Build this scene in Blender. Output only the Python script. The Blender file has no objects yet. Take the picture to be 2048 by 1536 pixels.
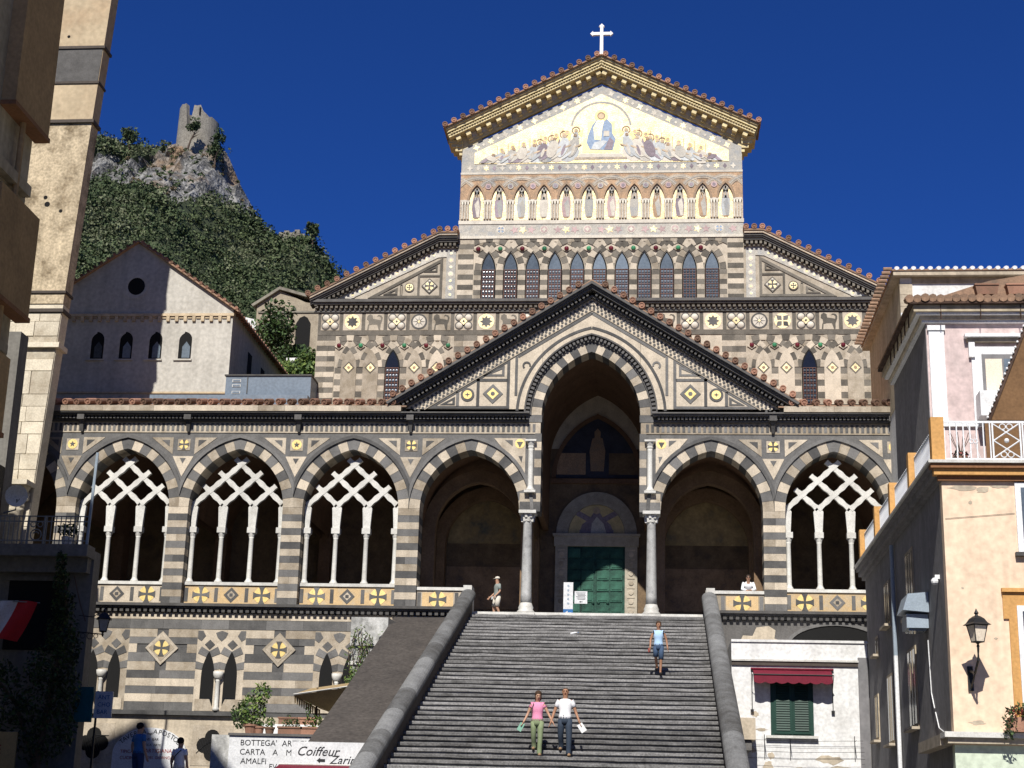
import bpy, bmesh, math, random
from mathutils import Vector, Matrix
random.seed(7)
S = bpy.context.scene
COL = S.collection
PI = math.pi

# ------------------------------------------------------------------ camera
CAM = Vector((2.571, -59.892, -8.093))
yaw, pitch, roll = -0.0946, 0.2832, 0.0271
fw = Vector((math.sin(yaw)*math.cos(pitch), math.cos(yaw)*math.cos(pitch), math.sin(pitch)))
r0 = Vector((math.cos(yaw), -math.sin(yaw), 0)); u0 = r0.cross(fw)
rt = math.cos(roll)*r0 + math.sin(roll)*u0
up = -math.sin(roll)*r0 + math.cos(roll)*u0
cd = bpy.data.cameras.new('camera'); co = bpy.data.objects.new('camera', cd); COL.objects.link(co)
co.matrix_world = Matrix(((rt.x, up.x, -fw.x, CAM.x), (rt.y, up.y, -fw.y, CAM.y), (rt.z, up.z, -fw.z, CAM.z), (0, 0, 0, 1)))
cd.sensor_width = 36; cd.lens = 36*3186.39/2048; cd.clip_start = .3; cd.clip_end = 6000
S.camera = co

# ------------------------------------------------------------------ light
SUN = Vector((.096, 1, -1.0125)).normalized()
W = bpy.data.worlds.new('World'); S.world = W; W.use_nodes = True
nt = W.node_tree; nt.nodes.clear()
sky = nt.nodes.new('ShaderNodeTexSky'); sky.sky_type = 'NISHITA'; sky.sun_disc = False
sky.sun_elevation = math.asin(-SUN.z); sky.sun_rotation = math.atan2(-SUN.x, -SUN.y)
sky.altitude = 0; sky.air_density = .6; sky.dust_density = 0.0; sky.ozone_density = 10.0
bg = nt.nodes.new('ShaderNodeBackground'); bg.inputs[1].default_value = .05
wo = nt.nodes.new('ShaderNodeOutputWorld')
tint = nt.nodes.new('ShaderNodeMixRGB'); tint.blend_type = 'MULTIPLY'; tint.inputs[0].default_value = 1; tint.inputs[2].default_value = (.445, .90, 1.67, 1)
nt.links.new(sky.outputs[0], tint.inputs[1]); nt.links.new(tint.outputs[0], bg.inputs[0]); nt.links.new(bg.outputs[0], wo.inputs[0])
ld = bpy.data.lights.new('sun', 'SUN'); ld.energy = 5; ld.angle = math.radians(.53); ld.color = (1, .955, .88)
lo = bpy.data.objects.new('sun', ld); COL.objects.link(lo)
lo.rotation_euler = SUN.to_track_quat('-Z', 'Y').to_euler(); lo.location = (-10, -60, 60)
S.view_settings.view_transform = 'Standard'; S.view_settings.look = 'None'
S.view_settings.exposure = .3; S.view_settings.gamma = 1; S.view_settings.use_curve_mapping = False

# ------------------------------------------------------------------ materials
MATS = {}
def mk(name, col, rough=.8, var=.2, scale=2.5, col2=None, rnd=.1, bump=.15, metallic=0., spec=.3, streak=0., amt=.5, fine=1., emit=None):
    m = bpy.data.materials.new(name); m.use_nodes = True
    n = m.node_tree.nodes; l = m.node_tree.links; b = n['Principled BSDF']
    b.inputs['Roughness'].default_value = rough; b.inputs['Metallic'].default_value = metallic
    b.inputs['Specular IOR Level'].default_value = spec
    tc = n.new('ShaderNodeTexCoord')
    nz = n.new('ShaderNodeTexNoise'); nz.inputs['Scale'].default_value = scale; nz.inputs['Detail'].default_value = 6; nz.inputs['Roughness'].default_value = .65
    l.new(tc.outputs['Object'], nz.inputs['Vector'])
    rp = n.new('ShaderNodeValToRGB')
    c2 = col2 if col2 else tuple(c*(1-var) for c in col)
    hi = tuple(min(.95, c*(1+var*.6)) for c in col)
    e = rp.color_ramp.elements
    e[0].position = .5-amt*.45; e[0].color = (*c2, 1); e[1].position = .5+.2; e[1].color = (*hi, 1)
    k = rp.color_ramp.elements.new(.5+.02); k.color = (*col, 1)
    oi0 = n.new('ShaderNodeObjectInfo'); rm = n.new('ShaderNodeMapRange'); rm.inputs['To Min'].default_value = -rnd*.8; rm.inputs['To Max'].default_value = rnd*.8; l.new(oi0.outputs['Random'], rm.inputs['Value'])
    ad = n.new('ShaderNodeMath'); ad.operation = 'ADD'; l.new(nz.outputs['Fac'], ad.inputs[0]); l.new(rm.outputs[0], ad.inputs[1])
    l.new(ad.outputs[0], rp.inputs['Fac'])
    out = rp.outputs['Color']
    # fine grain
    n2 = n.new('ShaderNodeTexNoise'); n2.inputs['Scale'].default_value = scale*9; n2.inputs['Detail'].default_value = 4
    l.new(tc.outputs['Object'], n2.inputs['Vector'])
    mr = n.new('ShaderNodeMapRange'); mr.inputs['From Min'].default_value = .3; mr.inputs['From Max'].default_value = .7
    mr.inputs['To Min'].default_value = 1-.16*fine; mr.inputs['To Max'].default_value = 1+.12*fine
    l.new(n2.outputs['Fac'], mr.inputs['Value'])
    hs = n.new('ShaderNodeHueSaturation'); l.new(out, hs.inputs['Color'])
    oi = n.new('ShaderNodeObjectInfo')
    rr = n.new('ShaderNodeMapRange'); rr.inputs['To Min'].default_value = 1-rnd; rr.inputs['To Max'].default_value = 1+rnd
    l.new(oi.outputs['Random'], rr.inputs['Value'])
    mu = n.new('ShaderNodeMath'); mu.operation = 'MULTIPLY'
    l.new(rr.outputs[0], mu.inputs[0]); l.new(mr.outputs[0], mu.inputs[1])
    val = mu.outputs[0]
    if streak:
        mp = n.new('ShaderNodeMapping'); mp.inputs['Scale'].default_value = (1.3, 1.3, .12)
        l.new(tc.outputs['Object'], mp.inputs['Vector'])
        n3 = n.new('ShaderNodeTexNoise'); n3.inputs['Scale'].default_value = 2.2; n3.inputs['Detail'].default_value = 5
        l.new(mp.outputs[0], n3.inputs['Vector'])
        m3 = n.new('ShaderNodeMapRange'); m3.inputs['From Min'].default_value = .35; m3.inputs['From Max'].default_value = .6
        m3.inputs['To Min'].default_value = 1-streak; m3.inputs['To Max'].default_value = 1
        l.new(n3.outputs['Fac'], m3.inputs['Value'])
        m4 = n.new('ShaderNodeMath'); m4.operation = 'MULTIPLY'; l.new(val, m4.inputs[0]); l.new(m3.outputs[0], m4.inputs[1]); val = m4.outputs[0]
    l.new(val, hs.inputs['Value'])
    l.new(hs.outputs[0], b.inputs['Base Color'])
    if bump:
        bp = n.new('ShaderNodeBump'); bp.inputs['Strength'].default_value = bump; bp.inputs['Distance'].default_value = .02
        l.new(n2.outputs['Fac'], bp.inputs['Height']); l.new(bp.outputs[0], b.inputs['Normal'])
    if emit:
        b.inputs['Emission Color'].default_value = (*col, 1); b.inputs['Emission Strength'].default_value = emit
    MATS[name] = m
    return m

mk('white_stone', (.48, .415, .325), .8, .28, 2.2, (.335, .275, .20), .18, .2, streak=.16)
mk('dark_stone', (.128, .125, .121), .75, .35, 2.2, (.085, .084, .083), .22, .2, streak=.1)
mk('upper_white', (.475, .415, .33), .82, .25, 2.6, (.33, .28, .21), .18, .2, streak=.12)
mk('upper_dark', (.15, .135, .112), .8, .3, 2.6, (.10, .09, .075), .2, .2)
mk('moulding_dark', (.098, .094, .09), .7, .35, 3, None, .12, .2)
mk('marble', (.62, .61, .57), .5, .14, 3, (.48, .465, .425), .06, .08, streak=.12)
mk('grey_marble', (.40, .40, .39), .4, .3, 4, (.2, .2, .21), .08, .05, streak=.35)
mk('panel_orange', (.56, .40, .21), .6, .3, 3, (.50, .42, .30), .1, .1)
mk('gold', (.86, .66, .27), .5, .14, 9, (.70, .50, .18), .06, .25, metallic=.35, fine=1.6)
mk('gold_pale', (.78, .65, .38), .5, .25, 2.6, (.60, .47, .24), .05, .5, metallic=.4, fine=2.6)
mk('mosaic_band', (.44, .36, .27), .6, .5, 3, (.24, .22, .20), .08, .3, fine=3.)
mk('mosaic_white', (.62, .575, .49), .6, .16, 4, (.50, .45, .38), .05, .2, fine=1.4)
mk('mosaic_grey', (.42, .395, .345), .6, .4, 2.6, (.30, .32, .34), .12, .2, fine=1.5)
mk('mosaic_blue', (.26, .34, .46), .6, .35, 8, (.16, .22, .34), .1, .2, fine=1.5)
mk('mosaic_paleblue', (.50, .52, .52), .6, .3, 8, (.42, .43, .42), .12, .2, fine=1.5)
mk('mosaic_pink', (.50, .36, .35), .6, .25, 10, None, .1, .2, fine=1.4)
mk('mosaic_mauve', (.27, .22, .25), .6, .3, 10, None, .15, .2, fine=1.4)
mk('mosaic_brown', (.36, .235, .14), .6, .4, 3, (.24, .19, .14), .1, .2, fine=2.4)
mk('mosaic_skin', (.55, .42, .28), .6, .2, 10, None, .1, .1)
mk('yellow_paint', (.68, .565, .31), .6, .18, 3, (.54, .44, .24), .05, .1, streak=.15)
mk('terracotta', (.26, .14, .095), .85, .4, 4, (.20, .12, .08), .3, .3)
mk('roof_old', (.30, .19, .125), .9, .4, 2, (.16, .12, .09), .1, .4)
mk('jewel_red', (.12, .015, .02), .15, .2, 3, None, .1, 0, spec=.6)
mk('jewel_green', (.05, .22, .10), .15, .2, 3, None, .2, 0, spec=.6)
mk('glass', (.13, .16, .19), .12, .2, 1.2, (.08, .10, .12), .35, 0, spec=.5)
mk('glass_dark', (.012, .014, .018), .15, .2, 1, None, .1, 0, spec=.5)
mk('rust_iron', (.16, .085, .065), .8, .3, 5, None, .1, .1)
mk('black_iron', (.02, .02, .021), .5, .3, 5, None, .1, .05)
mk('bronze', (.035, .115, .08), .6, .4, 3.5, (.015, .045, .035), .12, .25, metallic=.25, streak=.3)
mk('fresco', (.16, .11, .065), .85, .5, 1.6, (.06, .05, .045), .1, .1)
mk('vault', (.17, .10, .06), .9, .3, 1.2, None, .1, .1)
mk('step_stone', (.178, .175, .172), .85, .4, 2.4, (.098, .096, .094), .16, .6, fine=2.4)
mk('parapet_stone', (.15, .152, .152), .8, .4, 2.2, (.085, .083, .08), .2, .4, fine=1.5)
mk('brown_render', (.082, .068, .058), .9, .25, 1.2, None, .05, .2)
mk('chapel_plaster', (.53, .505, .45), .9, .1, .7, (.44, .415, .365), .03, .1, streak=.14)
mk('chapel_trim', (.50, .40, .27), .9, .3, 3, None, .1, .2)
mk('blue_metal', (.16, .20, .25), .5, .15, 1, None, .05, .02)
mk('hole', (.008, .008, .008), .9, .1, 3, None, 0, 0)

# ------------------------------------------------------------------ mesh builder
class MB:
    def __init__(s): s.v = []; s.f = []; s.m = []; s.sm = []; s.cur = 0; s.smooth = False
    def face(s, idx): s.f.append(tuple(idx)); s.m.append(s.cur); s.sm.append(s.smooth)
    def add(s, vs, fs):
        o = len(s.v); s.v += [tuple(p) for p in vs]
        for f in fs: s.face([i+o for i in f])
        return s
    def box(s, x0, x1, y0, y1, z0, z1):
        v = [(x0,y0,z0),(x1,y0,z0),(x1,y1,z0),(x0,y1,z0),(x0,y0,z1),(x1,y0,z1),(x1,y1,z1),(x0,y1,z1)]
        return s.add(v, [(0,1,5,4),(1,2,6,5),(2,3,7,6),(3,0,4,7),(4,5,6,7),(3,2,1,0)])
    def prism(s, poly, y0, y1):          # polygon in x,z pushed from y0 (front) to y1
        a = sum(poly[i][0]*poly[(i+1)%len(poly)][1]-poly[(i+1)%len(poly)][0]*poly[i][1] for i in range(len(poly)))
        if a < 0: poly = poly[::-1]
        n = len(poly)
        v = [(x,y0,z) for x,z in poly]+[(x,y1,z) for x,z in poly]
        return s.add(v, [tuple(range(n)), tuple(range(2*n-1,n-1,-1))]+[(i,i+n,(i+1)%n+n,(i+1)%n) for i in range(n)])
    def strip(s, A, B, y0, y1):          # solid between two polylines in x,z
        n = len(A); v = []
        for (a, b) in zip(A, B): v += [(a[0],y0,a[1]),(b[0],y0,b[1]),(b[0],y1,b[1]),(a[0],y1,a[1])]
        f = [(3,2,1,0), tuple(4*(n-1)+i for i in range(4))]
        for i in range(n-1):
            p, q = 4*i, 4*i+4
            f += [(p,p+1,q+1,q),(p+1,p+2,q+2,q+1),(p+2,p+3,q+3,q+2),(p+3,p,q,q+3)]
        return s.add(v, f)
    def lathe(s, prof, c=(0,0,0), n=12, ax='z', a0=0, a1=2*PI):
        full = abs(a1-a0-2*PI) < 1e-6
        m = n if full else n+1; v = []
        for r, h in prof:
            for i in range(m):
                t = a0+(a1-a0)*i/n; p, q = r*math.cos(t), r*math.sin(t)
                if ax == 'z': v.append((c[0]+p, c[1]+q, c[2]+h))
                elif ax == 'y': v.append((c[0]+p, c[1]+h, c[2]+q))
                else: v.append((c[0]+h, c[1]+p, c[2]+q))
        f = []
        for j in range(len(prof)-1):
            for i in range(n if full else n):
                k = (i+1) % m
                f.append((j*m+i, j*m+k, (j+1)*m+k, (j+1)*m+i))
        if full:
            if prof[0][0] > 1e-5: f.append(tuple(range(m))[::-1])
            if prof[-1][0] > 1e-5: f.append(tuple((len(prof)-1)*m+i for i in range(m)))
        return s.add(v, f)
    def tube(s, path, r, n=6, cap=True):
        path = [Vector(p) for p in path]; v = []; f = []
        rs = r if isinstance(r, (list, tuple)) else [r]*len(path)
        for i, p in enumerate(path):
            d = (path[min(i+1, len(path)-1)]-path[max(i-1, 0)]).normalized()
            a = d.cross(Vector((0,0,1)) if abs(d.z) < .9 else Vector((1,0,0))).normalized(); b = d.cross(a)
            for k in range(n):
                t = 2*PI*k/n; v.append(p+rs[i]*(math.cos(t)*a+math.sin(t)*b))
        for i in range(len(path)-1):
            for k in range(n): f.append((i*n+k, i*n+(k+1)%n, (i+1)*n+(k+1)%n, (i+1)*n+k))
        if cap: f += [tuple(range(n))[::-1], tuple((len(path)-1)*n+k for k in range(n))]
        return s.add(v, f)
    def ball(s, c, r, n=8, sq=(1,1,1)):
        prof = [(r*math.sin(PI*j/n)+1e-6, -r*math.cos(PI*j/n)) for j in range(n+1)]
        b = MB(); b.lathe(prof, (0,0,0), n+2)
        return s.add([(c[0]+x*sq[0], c[1]+y*sq[1], c[2]+z*sq[2]) for x,y,z in b.v], b.f)
    def xf(s, M): s.v = [tuple(M @ Vector(p)) for p in s.v]; return s
    def mesh(s, name, mats):
        me = bpy.data.meshes.new(name); me.from_pydata(s.v, [], s.f)
        if not isinstance(mats, (list, tuple)): mats = [mats]
        for m in mats: me.materials.append(MATS[m] if isinstance(m, str) else m)
        if len(mats) > 1: me.polygons.foreach_set('material_index', s.m)
        me.polygons.foreach_set('use_smooth', s.sm)
        me.update(); return me
    def obj(s, name, mats, parent=None, label=None, kind=None, loc=None):
        o = bpy.data.objects.new(name, s.mesh(name, mats)); COL.objects.link(o)
        if parent: o.parent = parent
        if label: o['label'] = label
        if kind: o['kind'] = kind
        if loc: o.location = loc
        return o

def inst(name, me, parent=None, loc=(0,0,0), rot=(0,0,0), scale=(1,1,1)):
    o = bpy.data.objects.new(name, me); COL.objects.link(o); o.location = loc; o.rotation_euler = rot; o.scale = scale
    if parent: o.parent = parent
    return o
def thing(name, label, cat, loc=(0,0,0), rz=0, group=None):
    o = bpy.data.objects.new(name, None); COL.objects.link(o); o.location = loc; o.rotation_euler = (0,0,rz)
    o.empty_display_size = .2
    return tag(o, label, cat, group)
def tag(o, label, cat, group=None):
    o['label'] = label; o['category'] = cat
    if group: o['group'] = group
    return o
def part(name, parent, mat=None, kind=None):   # a part that is only a holder for its own sub-parts needs a mesh: see callers
    o = bpy.data.objects.new(name, None); COL.objects.link(o); o.parent = parent; o.empty_display_size = .1
    return o
def dup(root, loc, rz=None, label=None):
    r = root.copy(); COL.objects.link(r); r.location = loc
    if rz is not None: r.rotation_euler = (0,0,rz)
    if label: r['label'] = label
    for ch in list(root.children):
        c = ch.copy(); COL.objects.link(c); c.parent = r
        for g in ch.children:
            d = g.copy(); COL.objects.link(d); d.parent = c
    return r

def clip(poly, a, b, c):                 # keep a*x+b*z <= c
    out = []
    for i in range(len(poly)):
        p, q = poly[i], poly[(i+1) % len(poly)]
        dp, dq = a*p[0]+b*p[1]-c, a*q[0]+b*q[1]-c
        if dp <= 0: out.append(p)
        if dp*dq < 0:
            t = dp/(dp-dq); out.append((p[0]+t*(q[0]-p[0]), p[1]+t*(q[1]-p[1])))
    return out
def area(poly): return abs(sum(poly[i][0]*poly[(i+1)%len(poly)][1]-poly[(i+1)%len(poly)][0]*poly[i][1] for i in range(len(poly))))/2
def plate(name, poly, y, th, mat, parent):
    if len(poly) < 3 or area(poly) < 2e-3: return None
    return MB().prism(poly, y, y+th).obj(name, mat, parent)
def disc(cx, cz, r, n=20): return [(cx+r*math.cos(2*PI*i/n), cz+r*math.sin(2*PI*i/n)) for i in range(n)]
def diamond(cx, cz, a, b=None): b = b or a; return [(cx-a,cz),(cx,cz-b),(cx+a,cz),(cx,cz+b)]
def rect(x0, x1, z0, z1): return [(x0,z0),(x1,z0),(x1,z1),(x0,z1)]
def star(cx, cz, r1, r2, n, a0=PI/2): return [(cx+(r1 if i%2==0 else r2)*math.cos(a0+PI*i/n), cz+(r1 if i%2==0 else r2)*math.sin(a0+PI*i/n)) for i in range(2*n)]
def cross_pattee(cx, cz, r):
    w, t = r*.38, r*.12; o = []
    for k in range(4):
        a = k*PI/2; ca, sa = math.cos(a), math.sin(a)
        for (x, z) in ((t, -t), (r*.6, -t*1.6), (r, -w), (r, w), (r*.6, t*1.6), (t, t)):
            o.append((cx+x*ca-z*sa, cz+x*sa+z*ca))
    return o
class Arch:
    def __init__(s, cx, w, zs, za):
        s.cx, s.w, s.zs, s.za = cx, w, zs, za; h = za-zs
        s.R = (w*w+h*h)/(2*w); s.c = s.R-w
    def p(s, side, t, r): return (s.cx+side*(r*math.cos(t)-s.c), s.zs+r*math.sin(t))
    def tmax(s, r): return math.acos(max(-1, min(1, s.c/r)))
    def tx(s, r, x): return math.acos(max(-1, min(1, (x+s.c)/r))) if x+s.c < r else 0.
    def curve(s, r, n=14, x=None):        # left spring -> apex -> right spring
        t0 = 0 if x is None else s.tx(r, x); tm = s.tmax(r)
        R_ = [s.p(1, t0+(tm-t0)*i/n, r) for i in range(n+1)]
        return [(2*s.cx-a, b) for a, b in R_]+R_[-2::-1]
    def voussoirs(s, r1, r2, n, key=True, lim=None):
        tm = s.tmax(r1); kw = tm/(n+.5)*.5 if key else 0; out = []
        dt = (tm-kw)/n
        for side in (1, -1):
            for i in range(n):
                a, b = i*dt+.002, (i+1)*dt-.002
                P = [s.p(side, a+(b-a)*k/2, r1) for k in range(3)]+[s.p(side, b-(b-a)*k/2, r2) for k in range(3)]
                P = clip(P, side, 0, side*s.cx-.004) if False else P
                P = clip(P, -side, 0, -side*s.cx-.002)
                if lim: P = clip(P, side, 0, side*s.cx+lim)
                out.append((P, (n-i) % 2, side))
        if key:
            a = tm-kw+.002; to = s.tmax(r2)
            R_ = [s.p(1, a, r1), s.p(1, tm, r1)]; O_ = [s.p(1, a, r2), s.p(1, max(a, to), r2)]
            P = [R_[0], R_[1], (2*s.cx-R_[0][0], R_[0][1]), (2*s.cx-O_[0][0], O_[0][1]), O_[1], O_[0]]
            out.append((P, 0, 0))
        return out
# ------------------------------------------------------------------ ground
MB().add([(-700,-500,-9.75),(700,-500,-9.75),(700,1500,-9.75),(-700,1500,-9.75)], [(0,1,2,3)]).obj('ground', mk('paving', (.16,.15,.14), .9, .3, .6), None, kind='structure')

# ------------------------------------------------------------------ cathedral
cath = thing('cathedral', 'striped black and white stone cathedral with gold gable above the stairs', 'cathedral')
WO, DA = 'white_stone', 'dark_stone'
PITCH, BAY, HW = 4.545, 7.0, 1.88
ZS, ZA = 4.40, 6.74
side_x = [-22.92, -18.375, -13.83, -9.285, 9.285]
main_x = [-4.64, 4.64]
arches = [Arch(x, HW, ZS, ZA) for x in side_x]+[Arch(x, 1.93, ZS, ZA) for x in main_x]
CEN = Arch(0, 1.92, 8.15, 10.74)
TH = .95
ZT = 7.42
body = MB()
piers = [(-25.5, -22.92-HW), (-21.04, -20.255), (-16.495, -15.71), (-11.95, -11.165), (-7.405, -6.57), (6.57, 7.405), (11.165, 12.7)]
bx = MB()
for a, b in piers: bx.box(a+.012, b-.012, .03, TH-.01, -.1, ZT)
for ar in arches:
    c = ar.curve(ar.R+.012, 12)
    bx.strip(c, [(x, ZT) for x, z in c], .03, TH-.01)
for s in (-1, 1): bx.box(*sorted((s*2.71, s*1.94)), .03, TH-.01, 5.05, ZT)
bx.box(-25.5, -1.94, .03, TH-.01, ZT, 8.4); bx.box(1.94, 12.7, .03, TH-.01, ZT, 8.4)
pw = bx.obj('portico_wall', DA, cath)

def stone(poly, dark, y0, y1, name='stone', par=None, mats=(WO, DA)):
    if len(poly) < 3 or area(poly) < 4e-3: return
    MB().prism(poly, y0+random.uniform(-.004, .004), y1).obj(name, mats[1] if dark else mats[0], par or pw)

# piers: alternating courses
NC = 14; ch = (ZS-.6)/NC
for a, b in piers[1:]:
    for k in range(NC+1):
        z0 = .6+ch*k
        if k == NC:
            continue
        xs = [a, b] if (b-a) < .9 and k % 3 else [a, a+(b-a)*random.uniform(.42, .58), b]
        if b-a > 1: xs = [a, a+.5, a+1.02, b]
        for x0, x1 in zip(xs, xs[1:]):
            stone(rect(x0+.002, x1-.002, z0+.003, z0+ch-.003), k % 2 == 0, 0, TH)
# arches
for ar in arches:
    main = ar.cx in main_x
    lim = 2.2725 if not main else None
    for P, dark, side in ar.voussoirs(ar.R, ar.R+.43, 9):
        if main and P: # outer side meets the next bay, inner side stops over the column
            outer = 1 if ar.cx > 0 else -1
            if side == outer: P = clip(P, side, 0, side*ar.cx+(2.36-.0))
            elif side: P = clip(P, side, 0, side*ar.cx+2.72)
        elif lim and side: P = clip(P, side, 0, side*ar.cx+lim)
        stone(P, not dark, 0, TH, 'voussoir')
    r1, r2 = ar.R+.43, ar.R+.56
    lx = 2.2725 if not main else 2.36
    n = 12; m = MB()
    for side in (-1, 1):
        L = lx
        if main and side != (1 if ar.cx > 0 else -1): L = 2.72-.02
        t0a, t0b = ar.tx(r1, L), ar.tx(r2, L)
        A = [ar.p(side, t0a+(ar.tmax(r1)-t0a)*i/n, r1) for i in range(n+1)]
        B = [ar.p(side, t0b+(ar.tmax(r2)-t0b)*i/n, r2) for i in range(n+1)]
        m.strip(A, B, -.07, .05)
    m.obj('arch_moulding', 'dark_stone', pw)
# imposts over the two main columns (striped)
for s in (-1, 1):
    for k, (z0, z1) in enumerate([(4.32, 4.70), (4.70, 5.04)]):
        stone(rect(*sorted((s*1.90, s*2.70)), z0, z1-.004), k == 0, -.02, TH)
    for k, z0 in enumerate([5.04+.34*i for i in range(7)]):
        stone(rect(*sorted((s*1.90, s*2.16)), z0, z0+.336), k % 2 == 0, .0, TH)
    for k, z0 in enumerate([7.82+.0*i for i in range(1)]):
        stone(rect(*sorted((s*1.90, s*2.42)), 7.86, 8.15), True, -.01, TH)
    # small colonnette standing in the corner slot
    m = MB(); m.smooth = True
    m.lathe([(.17,0),(.17,.07),(.12,.12),(.105,.2),(.1,1.6),(.105,1.66)], (s*2.3, -.02, 5.12), 12)
    c = m.obj('colonnette', 'marble', pw)
    m = MB(); m.lathe([(.1,0),(.13,.08),(.12,.14),(.19,.3)], (s*2.3, -.02, 6.76), 8); m.box(s*2.3-.21, s*2.3+.21, -.22, .2, 7.06, 7.13)
    m.box(s*2.3-.22, s*2.3+.22, -.24, .2, 5.03, 5.12); m.obj('capital', 'marble', pw)
# spandrels: squares with gold emblems, white triangles
def spandrel(cx, kind, half=None):
    sq = plate('square_panel', rect(cx-.25, cx+.25, 6.68, 7.14), .012, .03, WO, pw)
    g = disc(cx, 6.92, .2)
    plate('gold_disc', g, .002, .02, 'gold', pw)
    if kind == 'cross': plate('cross_inlay', cross_pattee(cx, 6.92, .205), -.008, .02, 'moulding_dark', pw)
    else: plate('star_inlay', star(cx, 6.92, .13, .055, 5), -.008, .02, 'moulding_dark', pw)
    for s in (-1, 1):
        T = [(cx+s*.44, 7.2), (cx+s*1.32, 7.2), (cx+s*.44, 6.52)]
        if half and s != half: continue
        plate('triangle_panel', T, .012, .03, WO, pw)
        plate('triangle_inlay', [(cx+s*.58, 7.1), (cx+s*.9, 7.1), (cx+s*.58, 6.83)], .002, .02, DA, pw)
    T = [(cx-.42, 6.44), (cx+.42, 6.44), (cx, 5.62)]
    plate('triangle_panel', T, .012, .03, WO, pw)
    plate('triangle_inlay', [(cx-.12, 6.36), (cx+.12, 6.36), (cx, 6.14)], .002, .02, DA, pw)
for x, k in ((-20.647,'star'),(-16.1,'cross'),(-11.557,'star'),(-7.0,'cross'),(7.0,'cross'),(11.557,'star')): spandrel(x, k)
for s in (-1, 1):
    T = [(s*2.52, 7.22), (s*3.75, 7.22), (s*2.52, 5.75)]
    plate('triangle_panel', T, .012, .03, WO, pw)
    plate('gold_disc', disc(s*2.74, 7.0, .19), .002, .02, 'gold', pw)
    plate('triangle_inlay', [(s*2.74-.12, 7.07), (s*2.74+.12, 7.07), (s*2.74, 6.84)], -.008, .02, 'moulding_dark', pw)
    plate('triangle_inlay', [(s*2.62, 6.5), (s*2.78, 6.5), (s*2.66, 6.24)], .002, .02, DA, pw)
    plate('triangle_inlay', [(s*3.02, 7.14), (s*3.32, 7.14), (s*3.02, 6.9)], .002, .02, DA, pw)
# striped frieze
for x0, x1 in ((-25.4, -1.95), (1.95, 12.65)):
    MB().box(x0, x1, .0, .03, 7.40, 7.84).obj('frieze_band', WO, pw)
fb = MB().box(-.055, .055, -.012, .03, 7.465, 7.785).mesh('frieze_block', 'dark_stone')
x = -22.2
k = 0
while x < 12.6:
    if abs(x) > 2.06 and x > -21.9: inst('frieze_block', fb, pw, (x, 0, 0)); k += 1
    x += .2
# cornice with teeth, white gutter band
for x0, x1 in ((-25.4, -2.42), (2.42, 12.7)):
    m = MB(); m.box(x0, x1, -.12, .03, 7.85, 7.92); m.box(x0, x1, -.34, .03, 8.05, 8.12); m.box(x0, x1, -.42, .03, 8.12, 8.17)
    m.obj('cornice', 'moulding_dark', pw)
d = MB(); x = -25.3
while x < 12.6:
    if abs(x) > 2.5: d.box(x, x+.085, -.25, .03, 7.925, 8.045)
    x += .15
d.obj('cornice_teeth', 'moulding_dark', pw, kind='stuff')
for x0, x1 in ((-25.4, -7.4), (7.4, 12.7)):
    xx = x0; m = MB()
    while xx < x1-.01:
        w = min(random.uniform(.9, 1.6), x1-xx)
        MB().box(xx+.003, xx+w-.003, -.46, .03, 8.175, 8.40).obj('gutter_stone', WO, pw); xx += w
for x in (-20.3, -15.95, -11.5, -7.05, 7.0, 11.5):
    m = MB(); m.box(x-.14, x+.14, -.36, .0, 7.86, 8.12); m.add([(x-.1,-.28,7.9),(x+.1,-.28,7.9),(x+.1,0,7.9),(x-.1,0,7.9),(x-.05,-.08,7.42),(x+.05,-.08,7.42),(x+.05,0,7.42),(x-.05,0,7.42)], [(0,1,5,4),(1,2,6,5),(3,0,4,7),(4,5,6,7),(3,2,1,0)])
    m.obj('corbel', 'moulding_dark', pw)
# roof over the side arcades
m = MB()
for x0, x1 in ((-25.4, -7.2), (7.2, 12.7)):
    m.add([(x0,-.4,8.42),(x1,-.4,8.42),(x1,7.1,10.55),(x0,7.1,10.55),(x0,-.4,8.36),(x1,-.4,8.36),(x1,7.1,10.4),(x0,7.1,10.4)], [(0,1,2,3),(7,6,5,4),(0,4,5,1),(1,5,6,2),(2,6,7,3),(3,7,4,0)])
roof = m.obj('portico_roof', 'roof_old', cath)
tm_ = MB(); tm_.smooth = False
tm_.lathe([(.125,.9),(.13,0),(.095,-.005),(.09,.02),(.05,.02),(.045,-.01),(0.0001,-.01)], (0,0,0), 10, 'y')
TILE = tm_.mesh('roof_tile', 'terracotta')
tp_ = MB(); tp_.lathe([(.24,.6),(.24,0),(.20,0),(.20,.6)], (0,0,.16), 8, 'y', PI*1.15, PI*1.85)
PAN = tp_.mesh('pan_tile', 'terracotta')
x = -22.3
while x < 12.6:
    if abs(x) > 7.55:
        inst('roof_tile', TILE, roof, (x+random.uniform(-.015,.015), -.5, 8.54+random.uniform(-.012,.012)), (.28, random.uniform(-.05,.05), random.uniform(-.04,.04)))
        inst('pan_tile', PAN, roof, (x+.2275, -.30, 8.40), (.28, 0, 0))
    x += .455

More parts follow.
